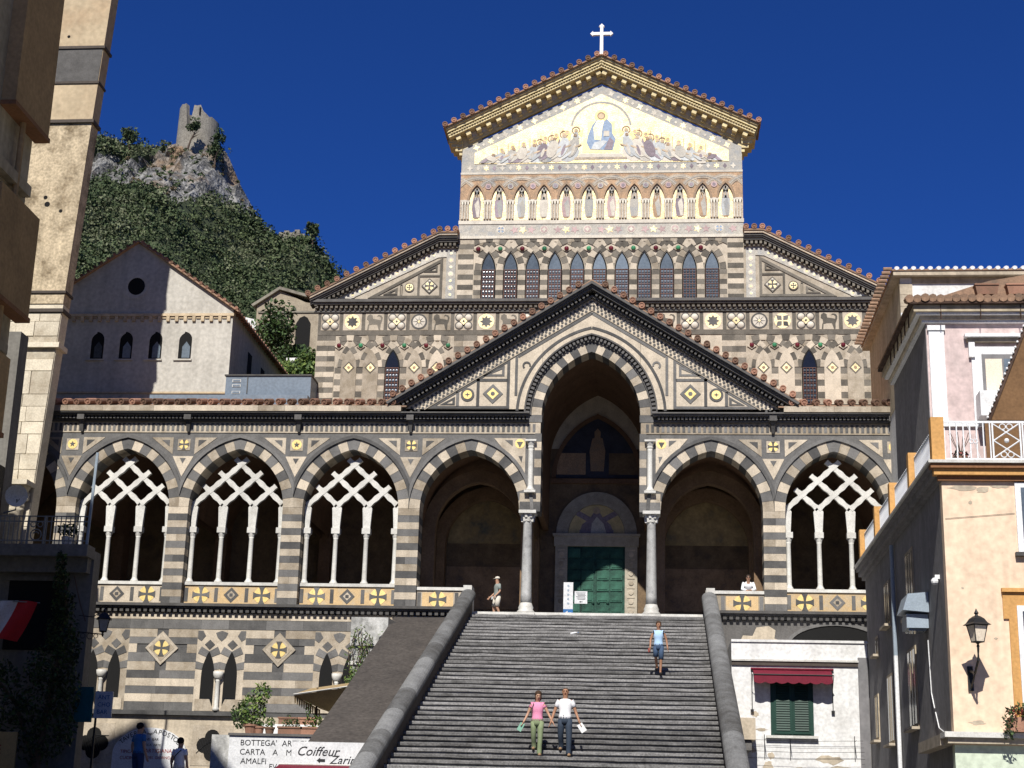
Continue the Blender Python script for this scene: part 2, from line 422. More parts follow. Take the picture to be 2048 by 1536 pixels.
# ------------------------------------------------------------------ porch gable over the central arch
gy = .0
GA, GE, GS = 12.98, 8.42, (12.98-8.42)/7.3     # apex / end height of the wall under the moulding, slope
gp = MB()
c = CEN.curve(CEN.R+.01, 14)
gz = lambda x: GA-abs(x)*GS
gp.strip(c, [(x, gz(x)) for x, z in c], .03, .9)
for s in (-1, 1):
    gp.prism([(s*1.92, 8.16), (s*7.2, 8.16), (s*7.3, gz(7.3)), (s*1.92, gz(1.92))], .03, .9)
gable = gp.obj('porch_gable', WO, cath)
for s in (-1, 1):      # jamb stones down to the impost
    for k in range(3):
        pass
for P, dark, side in CEN.voussoirs(CEN.R, CEN.R+.40, 11):
    stone(P, not dark, -.005, .9, 'voussoir', gable)
m = MB(); cc = CEN.curve(CEN.R+.40, 16); c2 = CEN.curve(CEN.R+.47, 16); c3 = CEN.curve(CEN.R+.62, 16); c4 = CEN.curve(CEN.R+.68, 16)
m.strip(cc, c2, -.06, .04); m.strip(c3, c4, -.22, .04)
m.obj('arch_moulding', 'moulding_dark', gable)
m = MB()
L = 2*(CEN.R+.55)*CEN.tmax(CEN.R+.55); n = 46
for side in (-1, 1):
    tmx = CEN.tmax(CEN.R+.55)
    for i in range(26):
        t = tmx*(i+.5)/26; dt = tmx/26*.28
        m.prism([CEN.p(side, t-dt, CEN.R+.465), CEN.p(side, t+dt, CEN.R+.465), CEN.p(side, t+dt, CEN.R+.625), CEN.p(side, t-dt, CEN.R+.625)], -.17, .04)
m.obj('arch_teeth', 'moulding_dark', gable, kind='stuff')
def band(poly_out, poly_in, y=.012, mat=DA, name='inlay_band', par=None):
    m = MB(); m.strip(poly_out+[poly_out[0]], poly_in+[poly_in[0]], y, y+.025); return m.obj(name, mat, par or gable)
def line(p, q, w, y=.012, mat=DA, name='inlay_band', par=None):
    d = Vector((q[0]-p[0], q[1]-p[1])).normalized()*w/2
    return plate(name, [(p[0]-d.y, p[1]+d.x), (q[0]-d.y, q[1]+d.x), (q[0]+d.y, q[1]-d.x), (p[0]+d.y, p[1]-d.x)], y, .025, mat, par or gable)
# pattern of dark hexagons along the slope
m = MB(); w = MB()
for s in (-1, 1):
    nrm = Vector((s*GS, 1)).normalized()
    dirv = Vector((s, -GS)).normalized()
    for r_, off in enumerate((.115, .235, .355)):
        for i in range(45):
            u = .12+i*.188+(r_ % 2)*.094
            cpt = Vector((0, GA))+dirv*u-nrm*off
            if abs(cpt.x) > 7.2: continue
            hexa = [(cpt.x+.056*math.cos(a*PI/3+.5), cpt.y+.056*math.sin(a*PI/3+.5)) for a in range(6)]
            m.prism(hexa, .008, .03)
    for off in (.03, .44):
        p = Vector((0, GA))-nrm*off*1; q = p+dirv*(8.3 if off < .2 else 8.0)
        p = (0, GA-off/nrm.y)
        d2 = Vector(nrm)*.018
        w.prism([(p[0], p[1]+.018), (q.x+d2.x, q.y+d2.y), (q.x-d2.x, q.y-d2.y), (p[0], p[1]-.018)], -.01, .03)
m.obj('hexagon_inlay', DA, gable, kind='stuff')
w.obj('slope_fillet', 'upper_white', gable)
for s in (-1, 1):
    o = [(s*6.55, 8.42), (s*3.2, 10.52), (s*3.2, 8.42)]
    cx_, cz_ = s*4.0, 9.0
    i_ = [(s*6.1, 8.52), (s*3.32, 10.28), (s*3.32, 8.52)]
    band(o, i_)
    line((s*3.3, 9.58), (s*4.52, 9.58), .11); line((s*4.45, 8.5), (s*4.45, 9.62), .12); line((s*5.25, 8.5), (s*5.25, 9.1), .12)
    plate('diamond_inlay', diamond(s*3.86, 9.02, .40), .004, .03, DA, gable)
    plate('gold_diamond', diamond(s*3.86, 9.02, .23), -.006, .03, 'gold', gable)
    plate('disc_inlay', disc(s*3.86, 9.02, .085, 12), -.014, .02, DA, gable)
    plate('disc_inlay', disc(s*4.86, 8.98, .27), .004, .03, DA, gable)
    plate('gold_disc', disc(s*4.86, 8.98, .18), -.006, .03, 'gold', gable)
    plate('star_inlay', star(s*4.86, 8.98, .10, .035, 4), -.014, .02, DA, gable)
    band([(s*4.3, 9.74), (s*3.42, 10.18), (s*3.42, 9.74)], [(s*4.0, 9.82), (s*3.52, 10.03), (s*3.52, 9.82)])
    band([(s*5.95, 8.56), (s*5.35, 8.9), (s*5.35, 8.56)], [(s*5.7, 8.62), (s*5.45, 8.76), (s*5.45, 8.62)])
    # curved spandrel frame with scroll
    r_ = CEN.R+.92
    A = []; B = []
    t0 = CEN.tx(r_, 2.9); tmx = CEN.tmax(r_)
    for i in range(17):
        t = t0*0+.05+(tmx-.05)*i/16; A.append(CEN.p(s, t, r_)); B.append(CEN.p(s, t, r_+.11))
    m = MB(); m.strip(A, B, .012, .035); m.obj('inlay_band', DA, gable)
    line((s*2.95, 8.95), (s*2.95, 10.55), .11); line((s*2.9, 10.55), (s*.0, 10.55+2.9*GS), .12, .013)
    pts = [(s*(2.55+.17*math.cos(a)), 10.18+.17*math.sin(a)) for a in [(-.8+i*.38) if s > 0 else (-.8+i*.38) for i in range(12)]]
    pts2 = [(s*(2.55+.10*math.cos(a)), 10.18+.10*math.sin(a)) for a in [(-.8+i*.38) for i in range(12)]]
    m = MB(); m.strip(pts, pts2, .006, .03); m.obj('scroll_inlay', DA, gable)
    # sloping moulding, teeth, roof tiles
    d1 = Vector((s, 0, -GS)).normalized()
    n1 = Vector((s*GS, 0, 1)).normalized()
    Lr = 7.75/abs(d1.x)
    def slope_bar(y0, y1, lo, hi, a=0., b=Lr, name='raking_cornice', mat='moulding_dark', par=gable, top=GA, d1=d1, n1=n1, s=s):
        def pt(u, h):
            if u <= 0: return (0, top+h/n1.z)
            q = Vector((0,0,top))+d1*u+n1*h; return (q.x, q.z)
        return MB().prism([pt(a, lo), pt(b, lo), pt(b, hi), pt(a, hi)], y0, y1).obj(name, mat, par)
    slope_bar(-.14, .9, .0, .07); slope_bar(-.40, .9, .22, .30); slope_bar(-.48, .9, .30, .36); slope_bar(-.56, .9, .36, .46)
    m = MB()
    for i in range(50):
        u = .1+i*.176
        if u > Lr-.1: break
        q = Vector((0,0,GA))+d1*u
        P = []
        for (du, h) in ((0, .072), (.09, .072), (.09, .22), (0, .22)):
            w_ = q+d1*du+n1*h; P.append((w_.x, w_.z))
        m.prism(P, -.30, .0)
    m.obj('raking_teeth', 'moulding_dark', gable, kind='stuff')
    rf = slope_bar(-.56, 7.0, .46, .50, name='roof_slope', mat='roof_old', par=cath)
    for i in range(21):
        u = .25+i*.425
        if u > Lr-.05: break
        q = Vector((0,0,GA))+d1*u+n1*.60
        inst('roof_tile', TILE, rf, (q.x, -.62, q.z), (random.uniform(-.04,.04), math.atan(GS)*s, random.uniform(-.05,.05)))

# ------------------------------------------------------------------ tracery windows and balusters
for wi, cx in enumerate(side_x[1:]):
    yt0, yt1 = .42, .58
    m = MB(); m.cur = 0
    hp = .60      # half pitch of the posts
    z0, dz = 4.60, .545
    def bar(p, q, w=.205, m=m):
        # a bar with little cusps along both edges
        d = Vector((q[0]-p[0], q[1]-p[1])); Ln = d.length; d.normalize(); nn = Vector((-d.y, d.x)); A = []; B = []
        k = max(4, int(Ln/.09))
        for i in range(k+1):
            ww = w/2*(.98+.13*math.sin(Ln*i/k*2*PI/.40+.6)); c_ = Vector(p)+d*Ln*i/k
            A.append((c_.x+nn.x*ww, c_.y+nn.y*ww)); B.append((c_.x-nn.x*ww, c_.y-nn.y*ww))
        m.strip(A, B, yt0, yt1)
    tops = {-3: 3, -1: 2, 1: 1, 3: 0}
    for pst in (-3, -1, 1, 3):
        x0 = cx+pst*hp
        m.smooth = False
        # stem above the capital
        wd = .19
        xl, xr = (x0-wd, x0+wd)
        if pst == -3: xl = x0-.08
        if pst == 3: xr = x0+.08
        m.prism([(xl+.05, 3.68), (xr-.05, 3.68), (xr-.02, 4.2), (xr+.0, z0-.12), (x0, z0+.10), (xl-.0, z0-.12), (xl+.02, 4.2)], yt0, yt1)
        for sg in (-1, 1):
            nseg = (3-pst)//2 if sg > 0 else (3+pst)//2
            if nseg == 0: continue
            ln = nseg+.42
            y_off = .012 if sg > 0 else 0
            b_ = MB(); b_.smooth = False
            bar((x0, z0-.02), (x0+sg*hp*ln, z0-.02+dz*ln), m=b_)
            m.add([(vx, vy-y_off, vz) for vx, vy, vz in b_.v], b_.f)
    tr = m.obj('window_tracery', 'marble', cath)
    colm = MB(); colm.smooth = True
    colm.lathe([(.16,0),(.16,.05),(.11,.12),(.095,.18),(.088,1.75),(.1,1.8)], (0,0,0), 12)
    cm = colm.mesh('colonnette', 'marble')
    cap = MB(); cap.lathe([(.10,0),(.12,.06),(.15,.16)], (0,0,0), 10); cap.box(-.165, .165, -.15, .15, .16, .38)
    cpm = cap.mesh('capital', 'marble')
    for pst in (-3, -1, 1, 3):
        x0 = cx+pst*hp+(.05 if pst == -3 else -.05 if pst == 3 else 0)
        inst('colonnette', cm, tr, (x0, .5, 1.50)); inst('capital', cpm, tr, (x0, .5, 3.30))
    MB().box(cx-HW, cx+HW, .30, .72, 1.38, 1.50).obj('sill', 'marble', tr)
    # parapet below the window
    bal = MB().box(cx-HW+.005, cx+HW-.005, .36, .66, .1, 1.375).obj('balustrade_panel', 'panel_orange' if cx > -18 else WO, cath)
    for ox in (-1.78, -.6, .6, 1.78): plate('bar_inlay', rect(cx+ox-.07, cx+ox+.07, .74, 1.28), .348, .02, DA, bal)
    for ox in (-1.2, 1.2):
        plate('gold_disc', disc(cx+ox, 1.01, .31), .350, .02, 'gold', bal)
        plate('cross_inlay', cross_pattee(cx+ox, 1.01, .335), .340, .02, DA, bal)
    plate('diamond_inlay', diamond(cx, 1.01, .30), .348, .02, DA, bal); plate('diamond_inlay', diamond(cx, 1.01, .16), .340, .02, WO, bal); plate('diamond_inlay', rect(cx-.065, cx+.065, .95, 1.07), .332, .02, DA, bal)
# side pieces of the balustrade beside the stair head
for s in (-1, 1):
    x0, x1 = sorted((s*4.42, s*6.57))
    bal = MB().box(x0, x1, .2, .5, .1, 1.26).obj('balustrade_panel', 'upper_white', cath)
    cxx = s*5.75
    plate('square_panel', rect(cxx-.6, cxx+.6, .62, 1.18), .19, .02, 'panel_orange', bal)
    plate('gold_disc', disc(cxx, .92, .31), .182, .02, 'gold', bal); plate('cross_inlay', cross_pattee(cxx, .92, .335), .172, .02, DA, bal)
    for ox in (-.72, .72): plate('bar_inlay', rect(cxx+ox-.07, cxx+ox+.07, .64, 1.18), .188, .02, DA, bal)
    MB().box(x0-.03, x1, .14, .56, 1.262, 1.38).obj('coping', 'marble', bal)
    MB().box(*sorted((s*4.40, s*4.72)), -.3, .58, .1, 1.40).obj('end_post', 'marble', bal)

# ledge under the arcade
m = MB(); m.box(-25.4, -4.9, -.30, .36, .48, .585); m.box(-25.4, -4.9, -.22, .1, .40, .48); m.box(4.9, 12.7, -.30, .36, .48, .585); m.box(4.9, 12.7, -.22, .1, .40, .48)
m.obj('ledge', 'moulding_dark', cath)
m = MB(); x = -25.3
while x < 12.6:
    if abs(x) > 5: m.box(x, x+.13, -.18, .05, .26, .40)
    x += .235
m.obj('ledge_teeth', 'moulding_dark', cath, kind='stuff')

# main columns
for s, lab in ((-1, None), (1, 'grey veined marble column shaft')):
    x0 = s*2.36
    m = MB(); m.smooth = True
    m.lathe([(.215,0),(.205,.3),(.19,1.5),(.168,3.05),(.185,3.1)], (x0, 0, .78), 20)
    colo = m.obj('column', 'grey_marble', cath, label=lab)
    m = MB(); m.box(x0-.36, x0+.36, -.38, .36, .08, .40); m.smooth = True
    m.lathe([(.33,0),(.34,.07),(.27,.14),(.29,.22),(.25,.3),(.22,.39)], (x0, 0, .40), 20); m.obj('column_base', 'marble', colo)
    m = MB(); m.smooth = True; m.lathe([(.18,0),(.2,.12),(.19,.16),(.25,.34)], (x0, 0, 3.86), 16); m.smooth = False
    for k in range(8):
        a = k*PI/4+.2
        for (z_, r_, h_) in ((3.9, .2, .16), (4.05, .23, .17)):
            px_, py_ = x0+r_*math.cos(a+(z_ > 4)*.39), r_*math.sin(a+(z_ > 4)*.39)
            m.add([(px_-.05, py_-.02, z_), (px_+.05, py_-.02, z_), (px_+.04*math.cos(a)+.03, py_+.05*math.sin(a), z_+h_), (px_+.04*math.cos(a)-.04, py_+.05*math.sin(a), z_+h_), (px_, py_+.02, z_+h_*.6)], [(0,1,2,3),(1,4,2),(0,3,4),(2,4,3)])
    m.box(x0-.33, x0+.33, -.33, .33, 4.2, 4.32); m.obj('capital', 'marble', colo)

# ------------------------------------------------------------------ inside of the portico
m = MB(); m.box(-25.4, 12.7, .0, 7.2, .30, .43); m.obj('portico_floor', 'step_stone', cath)
MB().box(-4.4, 4.4, -.12, .0, .10, .435).obj('threshold', 'marble', cath)
bw = MB(); bw.box(-12.6, 12.6, 7.26, 7.6, .2, 14.0); bw.box(-25.4, -12.6, 7.26, 7.6, .2, 10.3); bw.box(-25.4, -1.95, .95, 1.0, 8.0, 8.3)
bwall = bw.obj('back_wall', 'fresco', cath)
# vaults: one pointed barrel per bay running to the back wall, closed above
v = MB()
for cx in side_x+main_x:
    a = Arch(cx, 2.1 if cx in side_x else 2.2, 4.4, 7.2)
    c = a.curve(a.R, 10); v.strip(c, [(x, 7.9+.1*(1-abs(x-cx)/3)) for x, z in c], .96, 7.25)
c = Arch(0, 2.05, 8.0, 11.0); cu = c.curve(c.R, 12); v.strip(cu, [(x, 11.7) for x, z in cu], .91, 7.25)
for s in (-1, 1): v.box(*sorted((s*2.05, s*2.3)), .96, 7.25, 5.0, 8.2)
for x in (-20.65, -16.1, -11.56, -7.0, 7.0, 11.56): v.box(x-.25, x+.25, 6.4, 7.25, .4, 4.6)
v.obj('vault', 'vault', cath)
mk('rib_stone', (.23,.15,.09), .9, .3, 1.5)
for cx in main_x:
    for yb in (3.2, 6.4):
        v = MB(); a = Arch(cx, 1.75, 4.2, 6.2); c = a.curve(a.R, 10); o = a.curve(a.R+.5, 10)
        c = [(cx-1.75,.43)]+c+[(cx+1.75,.43)]; o = [(cx-2.25,.43)]+o+[(cx+2.25,.43)]
        v.strip(c, o, yb, yb+.5); v.obj('vault_rib', 'rib_stone', cath)
# lunettes painted on the back wall
for cx in main_x:
    a = Arch(cx, 1.75, 4.4, 6.3)
    c = a.curve(a.R, 10)
    lu = MB().prism(c, 7.23, 7.27).obj('lunette', mk('lunette_%d' % (cx > 0), (.34,.25,.13), .9, .7, 1.1, (.09,.12,.13)), cath)
    MB().strip(c, a.curve(a.R+.16, 10), 7.18, 7.27).obj('lunette_frame', 'fresco', lu)
    plate('painted_panel', rect(cx-1.75, cx+1.75, 1.6, 3.4), 7.235, .02, mk('fresco_panel_%d' % (cx > 0), (.25,.165,.10), .9, .7, 1.6, (.06,.06,.07)), lu)
# central portal
a = Arch(0, 1.78, 7.3, 9.95)
lu = MB().prism(a.curve(a.R, 12), 7.21, 7.27).obj('upper_lunette', mk('night_mosaic', (.04,.042,.06), .6, .4, 2, (.02,.02,.03)), cath)
MB().strip(a.curve(a.R, 12), a.curve(a.R+.18, 12), 7.14, 7.27).obj('lunette_frame', 'vault', lu)
plate('standing_figure', [(-.28,7.6),(.28,7.6),(.34,8.5),(.22,9.05),(.12,9.1),(.14,9.35),(0,9.5),(-.14,9.35),(-.12,9.1),(-.22,9.05),(-.34,8.5)], 7.19, .02, 'mosaic_brown', lu)
plate('painted_panel', rect(-1.75, -.5, 7.45, 8.4), 7.197, .014, 'mosaic_brown', lu); plate('painted_panel', rect(.5, 1.75, 7.45, 8.4), 7.197, .014, 'fresco', lu)
plate('string_course', rect(-2.0, 2.0, 7.05, 7.25), 7.1, .2, 'vault', cath)
th_ = [math.pi*i/24 for i in range(25)]
sc = lambda r: [(r*math.cos(t), 4.83+r*1.07*math.sin(t)) for t in th_]
lu = MB().prism(sc(1.20), 7.2, 7.27).obj('door_lunette', mk('lunette_gold', (.50,.40,.20), .6, .3, 4), cath)
MB().strip(sc(1.21), sc(1.72), 7.12, 7.27).obj('lunette_frame', mk('portal_stone', (.40,.36,.29), .8, .3, 3), lu)
for s in (-1, 1):
    plate('painted_beam', [(s*-.95+.0, 6.05-.35), (s*-.75, 6.05-.2), (s*.75, 5.0), (s*.55, 4.85)], 7.19-.004*s, .012, 'mosaic_mauve', lu)
plate('painted_robe', [(-.75,4.86),(.75,4.86),(.6,5.25),(.3,5.5),(.15,5.75),(-.15,5.75),(-.3,5.5),(-.62,5.25)], 7.178, .012, 'mosaic_mauve', lu)
plate('painted_robe', [(-.25,4.88),(.42,4.88),(.3,5.3),(.0,5.6),(-.2,5.3)], 7.170, .01, 'mosaic_grey', lu)
plate('painted_head', disc(0, 5.86, .15), 7.172, .012, 'mosaic_skin', lu)
fr = MB(); fr.box(-1.74, -1.22, 7.08, 7.27, .43, 4.3); fr.box(1.22, 1.74, 7.08, 7.27, .43, 4.3); fr.box(-1.8, 1.8, 7.04, 7.27, 4.302, 4.72); fr.box(-1.86, 1.86, 6.98, 7.27, 4.722, 4.84)
frame = fr.obj('door_frame', 'portal_stone', cath)
m = MB()
for s in (-1, 1):
    for i in range(9):
        m = MB(); z_ = .75+i*.4; m.lathe([(.11,0),(.11,-.03),(.07,-.035)], (s*1.48, 7.08, z_), 10, 'y'); m.box(s*1.48-.16, s*1.48+.16, 7.06, 7.08, z_+.16, z_+.22); m.obj('carved_ornament', 'upper_white', frame)
door = MB().box(-1.22, 1.22, 7.16, 7.27, .43, 4.3).obj('bronze_door', 'bronze', cath)
pm = MB(); pm.box(-.25, .25, -.02, .02, -.19, .19); pm.box(-.19, .19, -.04, .0, -.13, .13); pmm = pm.mesh('door_panel', 'bronze')
for i in range(4):
    for j in range(8):
        inst('door_panel', pmm, door, (-.93+i*.57+(.08 if i > 1 else -.0), 7.15, .72+j*.47))
m = MB(); m.box(-.02, .02, 7.12, 7.16, .43, 4.3)
for x_ in (-.5, -.12, .12, .5): m.lathe([(.06,0),(.07,-.05),(.03,-.08)], (x_, 7.16, 1.9), 8, 'y')
m.obj('door_knob', 'bronze', door)
# ------------------------------------------------------------------ upper church front (plane Y = 7.2)
UY = 7.2
UW, UD = 'upper_white', 'upper_dark'
GS2 = (27.45-23.95)/7.05            # main gable slope
AS = (18.50-15.50)/(13.0-7.25)      # aisle roof slope
m = MB()
m.prism([(-6.4,8.6),(6.4,8.6),(6.4,22.8),(0,22.8+6.4*GS2),(-6.4,22.8)], UY+.03, UY+.9)
m.box(-5.6, 5.6, UY+.9, UY+30, 8.6, 22.0)
nave = m.obj('nave_front', UW, cath)
AIS = {}
for s in (-1, 1):
    m = MB(); m.prism([(s*6.4,8.6),(s*12.66,8.6),(s*12.66,15.3),(s*7.25,18.1),(s*6.4,18.1)], UY+.03, UY+.9)
    AIS[s] = m.obj('aisle_front', UW, cath)
def ustone(poly, dark, th=.03, y=0, name='course_stone', par=None):
    if len(poly) < 3 or area(poly) < 4e-3: return
    MB().prism(poly, UY-y+random.uniform(-.003,.003), UY-y+th).obj(name, UD if dark else UW, par)
def courses(x0, x1, z0, z1, n, par, first=0, joint=None, name='course_stone'):
    h = (z1-z0)/n
    for k in range(n):
        xs = [x0, x1]
        if x1-x0 > .75: xs = [x0, x0+(x1-x0)*random.uniform(.35,.65), x1]
        for a, b in zip(xs, xs[1:]): ustone(rect(a+.003, b-.003, z0+h*k+.003, z0+h*(k+1)-.003), (k+first) % 2 == 0, par=par, name=name)
# interlaced arcades: round rings centred on every bay, drawn alternately over and under
def rings(centres, zs, r1, r2, n, x0, x1, z1, par, name, half):
    for j, cx in enumerate(centres):
        for i in range(n):
            a, b = PI*i/n+.006, PI*(i+1)/n-.006
            P = [(cx+r1*math.cos(a+(b-a)*k/2), zs+r1*math.sin(a+(b-a)*k/2)) for k in range(3)]+[(cx+r2*math.cos(b-(b-a)*k/2), zs+r2*math.sin(b-(b-a)*k/2)) for k in range(3)]
            P = clip(P, 1, 0, x1); P = clip(P, -1, 0, -x0); P = clip(P, 0, 1, z1)
            # stay clear of the pointed openings
            if len(P) < 3 or area(P) < 5e-3: continue
            ustone(P, (i+j) % 2 == 0, th=.03, y=.012*(j % 2), name=name, par=par)
nc = [-5+i for i in range(11)]
rings([-6]+nc+[6], 16.86, 1.36, 1.64, 15, -5.68, 5.68, 18.36, nave, 'ring_stone', .33)
def grille_window(cx, zb, zs, za, w, par, dark=False):
    a = Arch(cx, w, zs, za); c = a.curve(a.R, 7)
    P = [(cx+w, zb), (cx-w, zb)]+c
    # dark reveal, glass, rusty grid
    o = MB().prism(P, UY-.022, UY-.012).obj('window', 'hole', par)
    gl = MB().prism([(cx+w-.05, zb+.02), (cx-w+.05, zb+.02)]+[(cx+(x-cx)*.86, z-.10) for x, z in c], UY-.034, UY-.024).obj('pane', 'glass_dark' if dark else 'glass', o)
    g = MB()
    for k in range(5):
        x = cx-w+.06+(2*w-.12)*k/4; g.box(x-.012, x+.012, UY-.06, UY-.04, zb, zs)
    nz = int((zs-zb)/.21)
    for k in range(nz+1):
        z = zb+.02+(zs-zb-.03)*k/nz; g.box(cx-w+.04, cx+w-.04, UY-.062, UY-.038, z-.014, z+.014)
    g.obj('grille', 'rust_iron', o)
    bl = MB()
    for k in range(4):
        for q in range(nz):
            x = cx-w+.06+(2*w-.12)*(k+.5)/4; z = zb+.02+(zs-zb-.03)*(q+.5)/nz
            bl.lathe([(.065,0),(.05,-.02),(.0001,-.03)], (x, UY-.04, z), 7, 'y')
    bl.obj('bullseye_glass', 'glass', o, kind='stuff')
for cx in nc: grille_window(cx, 15.44, 16.86, 17.72, .33, nave)
for i in range(12):
    x = -5.5+i
    courses(x-.165, x+.165, 15.44, 16.86, 6, nave, 1, name='pier_stone')
for i in range(11):
    x = -5.49+i
    nm = 'jewel_red' if i % 2 == 0 else 'jewel_green'
    ustone([(x-.24,17.84),(x,17.72),(x+.24,17.84),(x,18.02)], False, .03, .03, 'jewel_setting', nave)
    MB().ball((x, UY-.06, 17.87), .105, 8, (1,.5,1)).obj('jewel', nm, nave)
for s in (-1, 1):
    courses(*sorted((s*5.69, s*6.4)), 15.44, 18.36, 12, nave, 0)
# mosaic bands of the nave
def ub(x0, x1, z0, z1, mat, y=0, th=.03, name='band', par=None): return MB().box(x0, x1, UY-y, UY-y+th, z0, z1).obj(name, mat, par or nave)
ub(-6.44, 6.44, 18.37, 18.50, 'mosaic_white', .05, .1, 'string_course')
ub(-6.42, 6.42, 18.50, 19.08, 'mosaic_grey', .0, .05)
ub(-6.44, 6.44, 19.08, 19.26, 'mosaic_white', .03, .08, 'string_course')
for i in range(6):
    x = -4.49+i*1.965
    plate('disc_inlay', disc(x, 18.8, .2), UY-.012, .02, 'mosaic_white', nave)
    plate('disc_inlay', disc(x, 18.8, .15), UY-.02, .02, 'mosaic_blue' if i in (0, 5) else 'mosaic_pink', nave)
    plate('cross_inlay', cross_pattee(x, 18.8, .15) if i in (0, 5) else star(x, 18.8, .13, .07, 4), UY-.028, .02, 'mosaic_white', nave)
    for o in ((.62, 'mosaic_pink'), (1.0, 'gold_pale'), (1.38, 'mosaic_pink')):
        if x+o[0] < 6.3: plate('scroll_inlay', star(x+o[0], 18.79, .2, .09, 5, i+o[0]), UY-.01, .02, o[1], nave)
# arcade of standing figures
NX = [-5.64+1.0255*i for i in range(12)]
ub(-6.41, 6.41, 19.262, 20.28, 'mosaic_band', .0, .05, 'arcade_wall'); ub(-6.41, 6.41, 20.28, 21.52, 'mosaic_brown', .0, .05, 'arcade_wall')
robes = ['mosaic_mauve','mosaic_mauve','mosaic_paleblue','mosaic_white','mosaic_pink','mosaic_grey','mosaic_pink','mosaic_grey','mosaic_brown','mosaic_mauve','mosaic_brown','mosaic_paleblue']
for i, x in enumerate(NX):
    a = Arch(x, .33, 20.24, 20.98); c = a.curve(a.R, 6)
    ni = MB().prism([(x+.33, 19.28), (x-.33, 19.28)]+c, UY-.006, UY+.01).obj('niche', 'gold_pale', nave)
    MB().strip(a.curve(a.R-.0, 6), a.curve(a.R+.10, 6), UY-.10, UY-.0).obj('niche_arch', 'mosaic_brown', ni)
    r = robes[i]; sw = random.uniform(-.03,.03)
    P = [(x-.15,19.40),(x+.16,19.40),(x+.2,19.9+sw),(x+.19,20.22),(x+.11,20.38),(x-.11,20.38),(x-.19,20.2),(x-.21,19.85-sw)]
    plate('robe', P, UY-.016, .02, r, ni)
    plate('robe_fold', [(x+.02,19.42),(x+.13,19.42),(x+.16,19.9),(x+.08,20.3),(x-.1,20.05)], UY-.024, .02, 'mosaic_white' if i % 3 == 0 else 'mosaic_grey', ni)
    plate('head', disc(x+sw, 20.47, .085, 10), UY-.022, .02, 'mosaic_skin', ni)
    plate('feet', rect(x-.09, x+.1, 19.35, 19.42), UY-.018, .02, 'mosaic_brown', ni)
cm_ = MB(); cm_.smooth = True; cm_.lathe([(.05,0),(.04,.06),(.036,.72),(.06,.85)], (0,0,0), 8)
cm_ = cm_.mesh('colonnette', 'mosaic_white')
for i in range(13):
    x = -5.64+1.0255*(i-.5)
    for o in (-.13, 0, .13): inst('arcade_colonnette', cm_, nave, (x+o, UY-.04, 19.30))
    MB().box(x-.2, x+.2, UY-.09, UY+.02, 20.15, 20.25).obj('arcade_capital', 'mosaic_white', nave)
    if 0 < i < 12:
        plate('disc_inlay', disc(x, 20.93, .14, 14), UY-.03, .02, 'mosaic_pink' if i % 2 else 'mosaic_grey', nave); plate('disc_inlay', disc(x, 20.93, .08, 12), UY-.036, .02, 'mosaic_mauve', nave)
def ringstrip(cx, zs, r1, r2, y, mat, name, n=14, z1=21.5, x0=-6.4, x1=6.4):
    A = []; B = []
    for k in range(n+1):
        t = PI*k/n
        A.append((min(x1, max(x0, cx+r1*math.cos(t))), min(z1, zs+r1*math.sin(t)))); B.append((min(x1, max(x0, cx+r2*math.cos(t))), min(z1+.001, zs+r2*math.sin(t))))
    return MB().strip(A, B, UY-y, UY-y+.02).obj(name, mat, nave)
for i, x in enumerate([NX[0]-1.0255]+NX+[NX[-1]+1.0255]):
    ringstrip(x, 20.26, .98, 1.2, .012+.008*(i % 2), 'mosaic_band', 'interlaced_arch')
    ringstrip(x, 20.26, 1.07, 1.11, .022+.008*(i % 2), 'mosaic_grey', 'interlaced_line')
# tympanum
ub(-6.42, 6.42, 21.53, 21.63, 'mosaic_white', .02, .06, 'string_course')
gz2 = lambda x, d=0: 27.45-abs(x)*GS2-d
D0 = 1.50     # drop from roof line to the top of the mosaic
P = [(-6.38,21.63),(6.38,21.63),(6.38,gz2(6.38,D0)),(0,gz2(0,D0)),(-6.38,gz2(6.38,D0))]
plate('mosaic_border', P, UY-.01, .05, 'mosaic_grey', nave)
tz = lambda x: gz2(x, D0+.46)
ty = MB().prism([(-5.8,22.05),(5.8,22.05),(5.8,max(22.2,tz(5.8))),(0,tz(0)),(-5.8,max(22.2,tz(5.8)))], UY-.03, UY).obj('gold_mosaic', 'gold_pale', nave)
for s in (-1, 1):
    for i in range(9):
        x = s*(.45+i*.66); z = gz2(x, D0+.24)
        plate('star_inlay', star(x, z, .17, .08, 6 if i % 2 else 4, .3), UY-.02, .02, 'gold_pale' if i % 3 else 'mosaic_white', nave)
        if i < 8: plate('diamond_inlay', diamond(x+s*.33, gz2(x+.33*s, D0+.24), .08), UY-.02, .02, 'mosaic_white', nave)
for i in range(17):
    x = -6.0+i*.75
    plate('star_inlay', star(x, 21.84, .16, .07, 6 if i % 2 else 4), UY-.02, .02, 'gold_pale' if i % 2 else 'mosaic_white', nave)
    if i < 16: plate('diamond_inlay', diamond(x+.375, 21.84, .09, .13), UY-.02, .02, 'mosaic_mauve' if i % 2 else 'mosaic_white', nave)
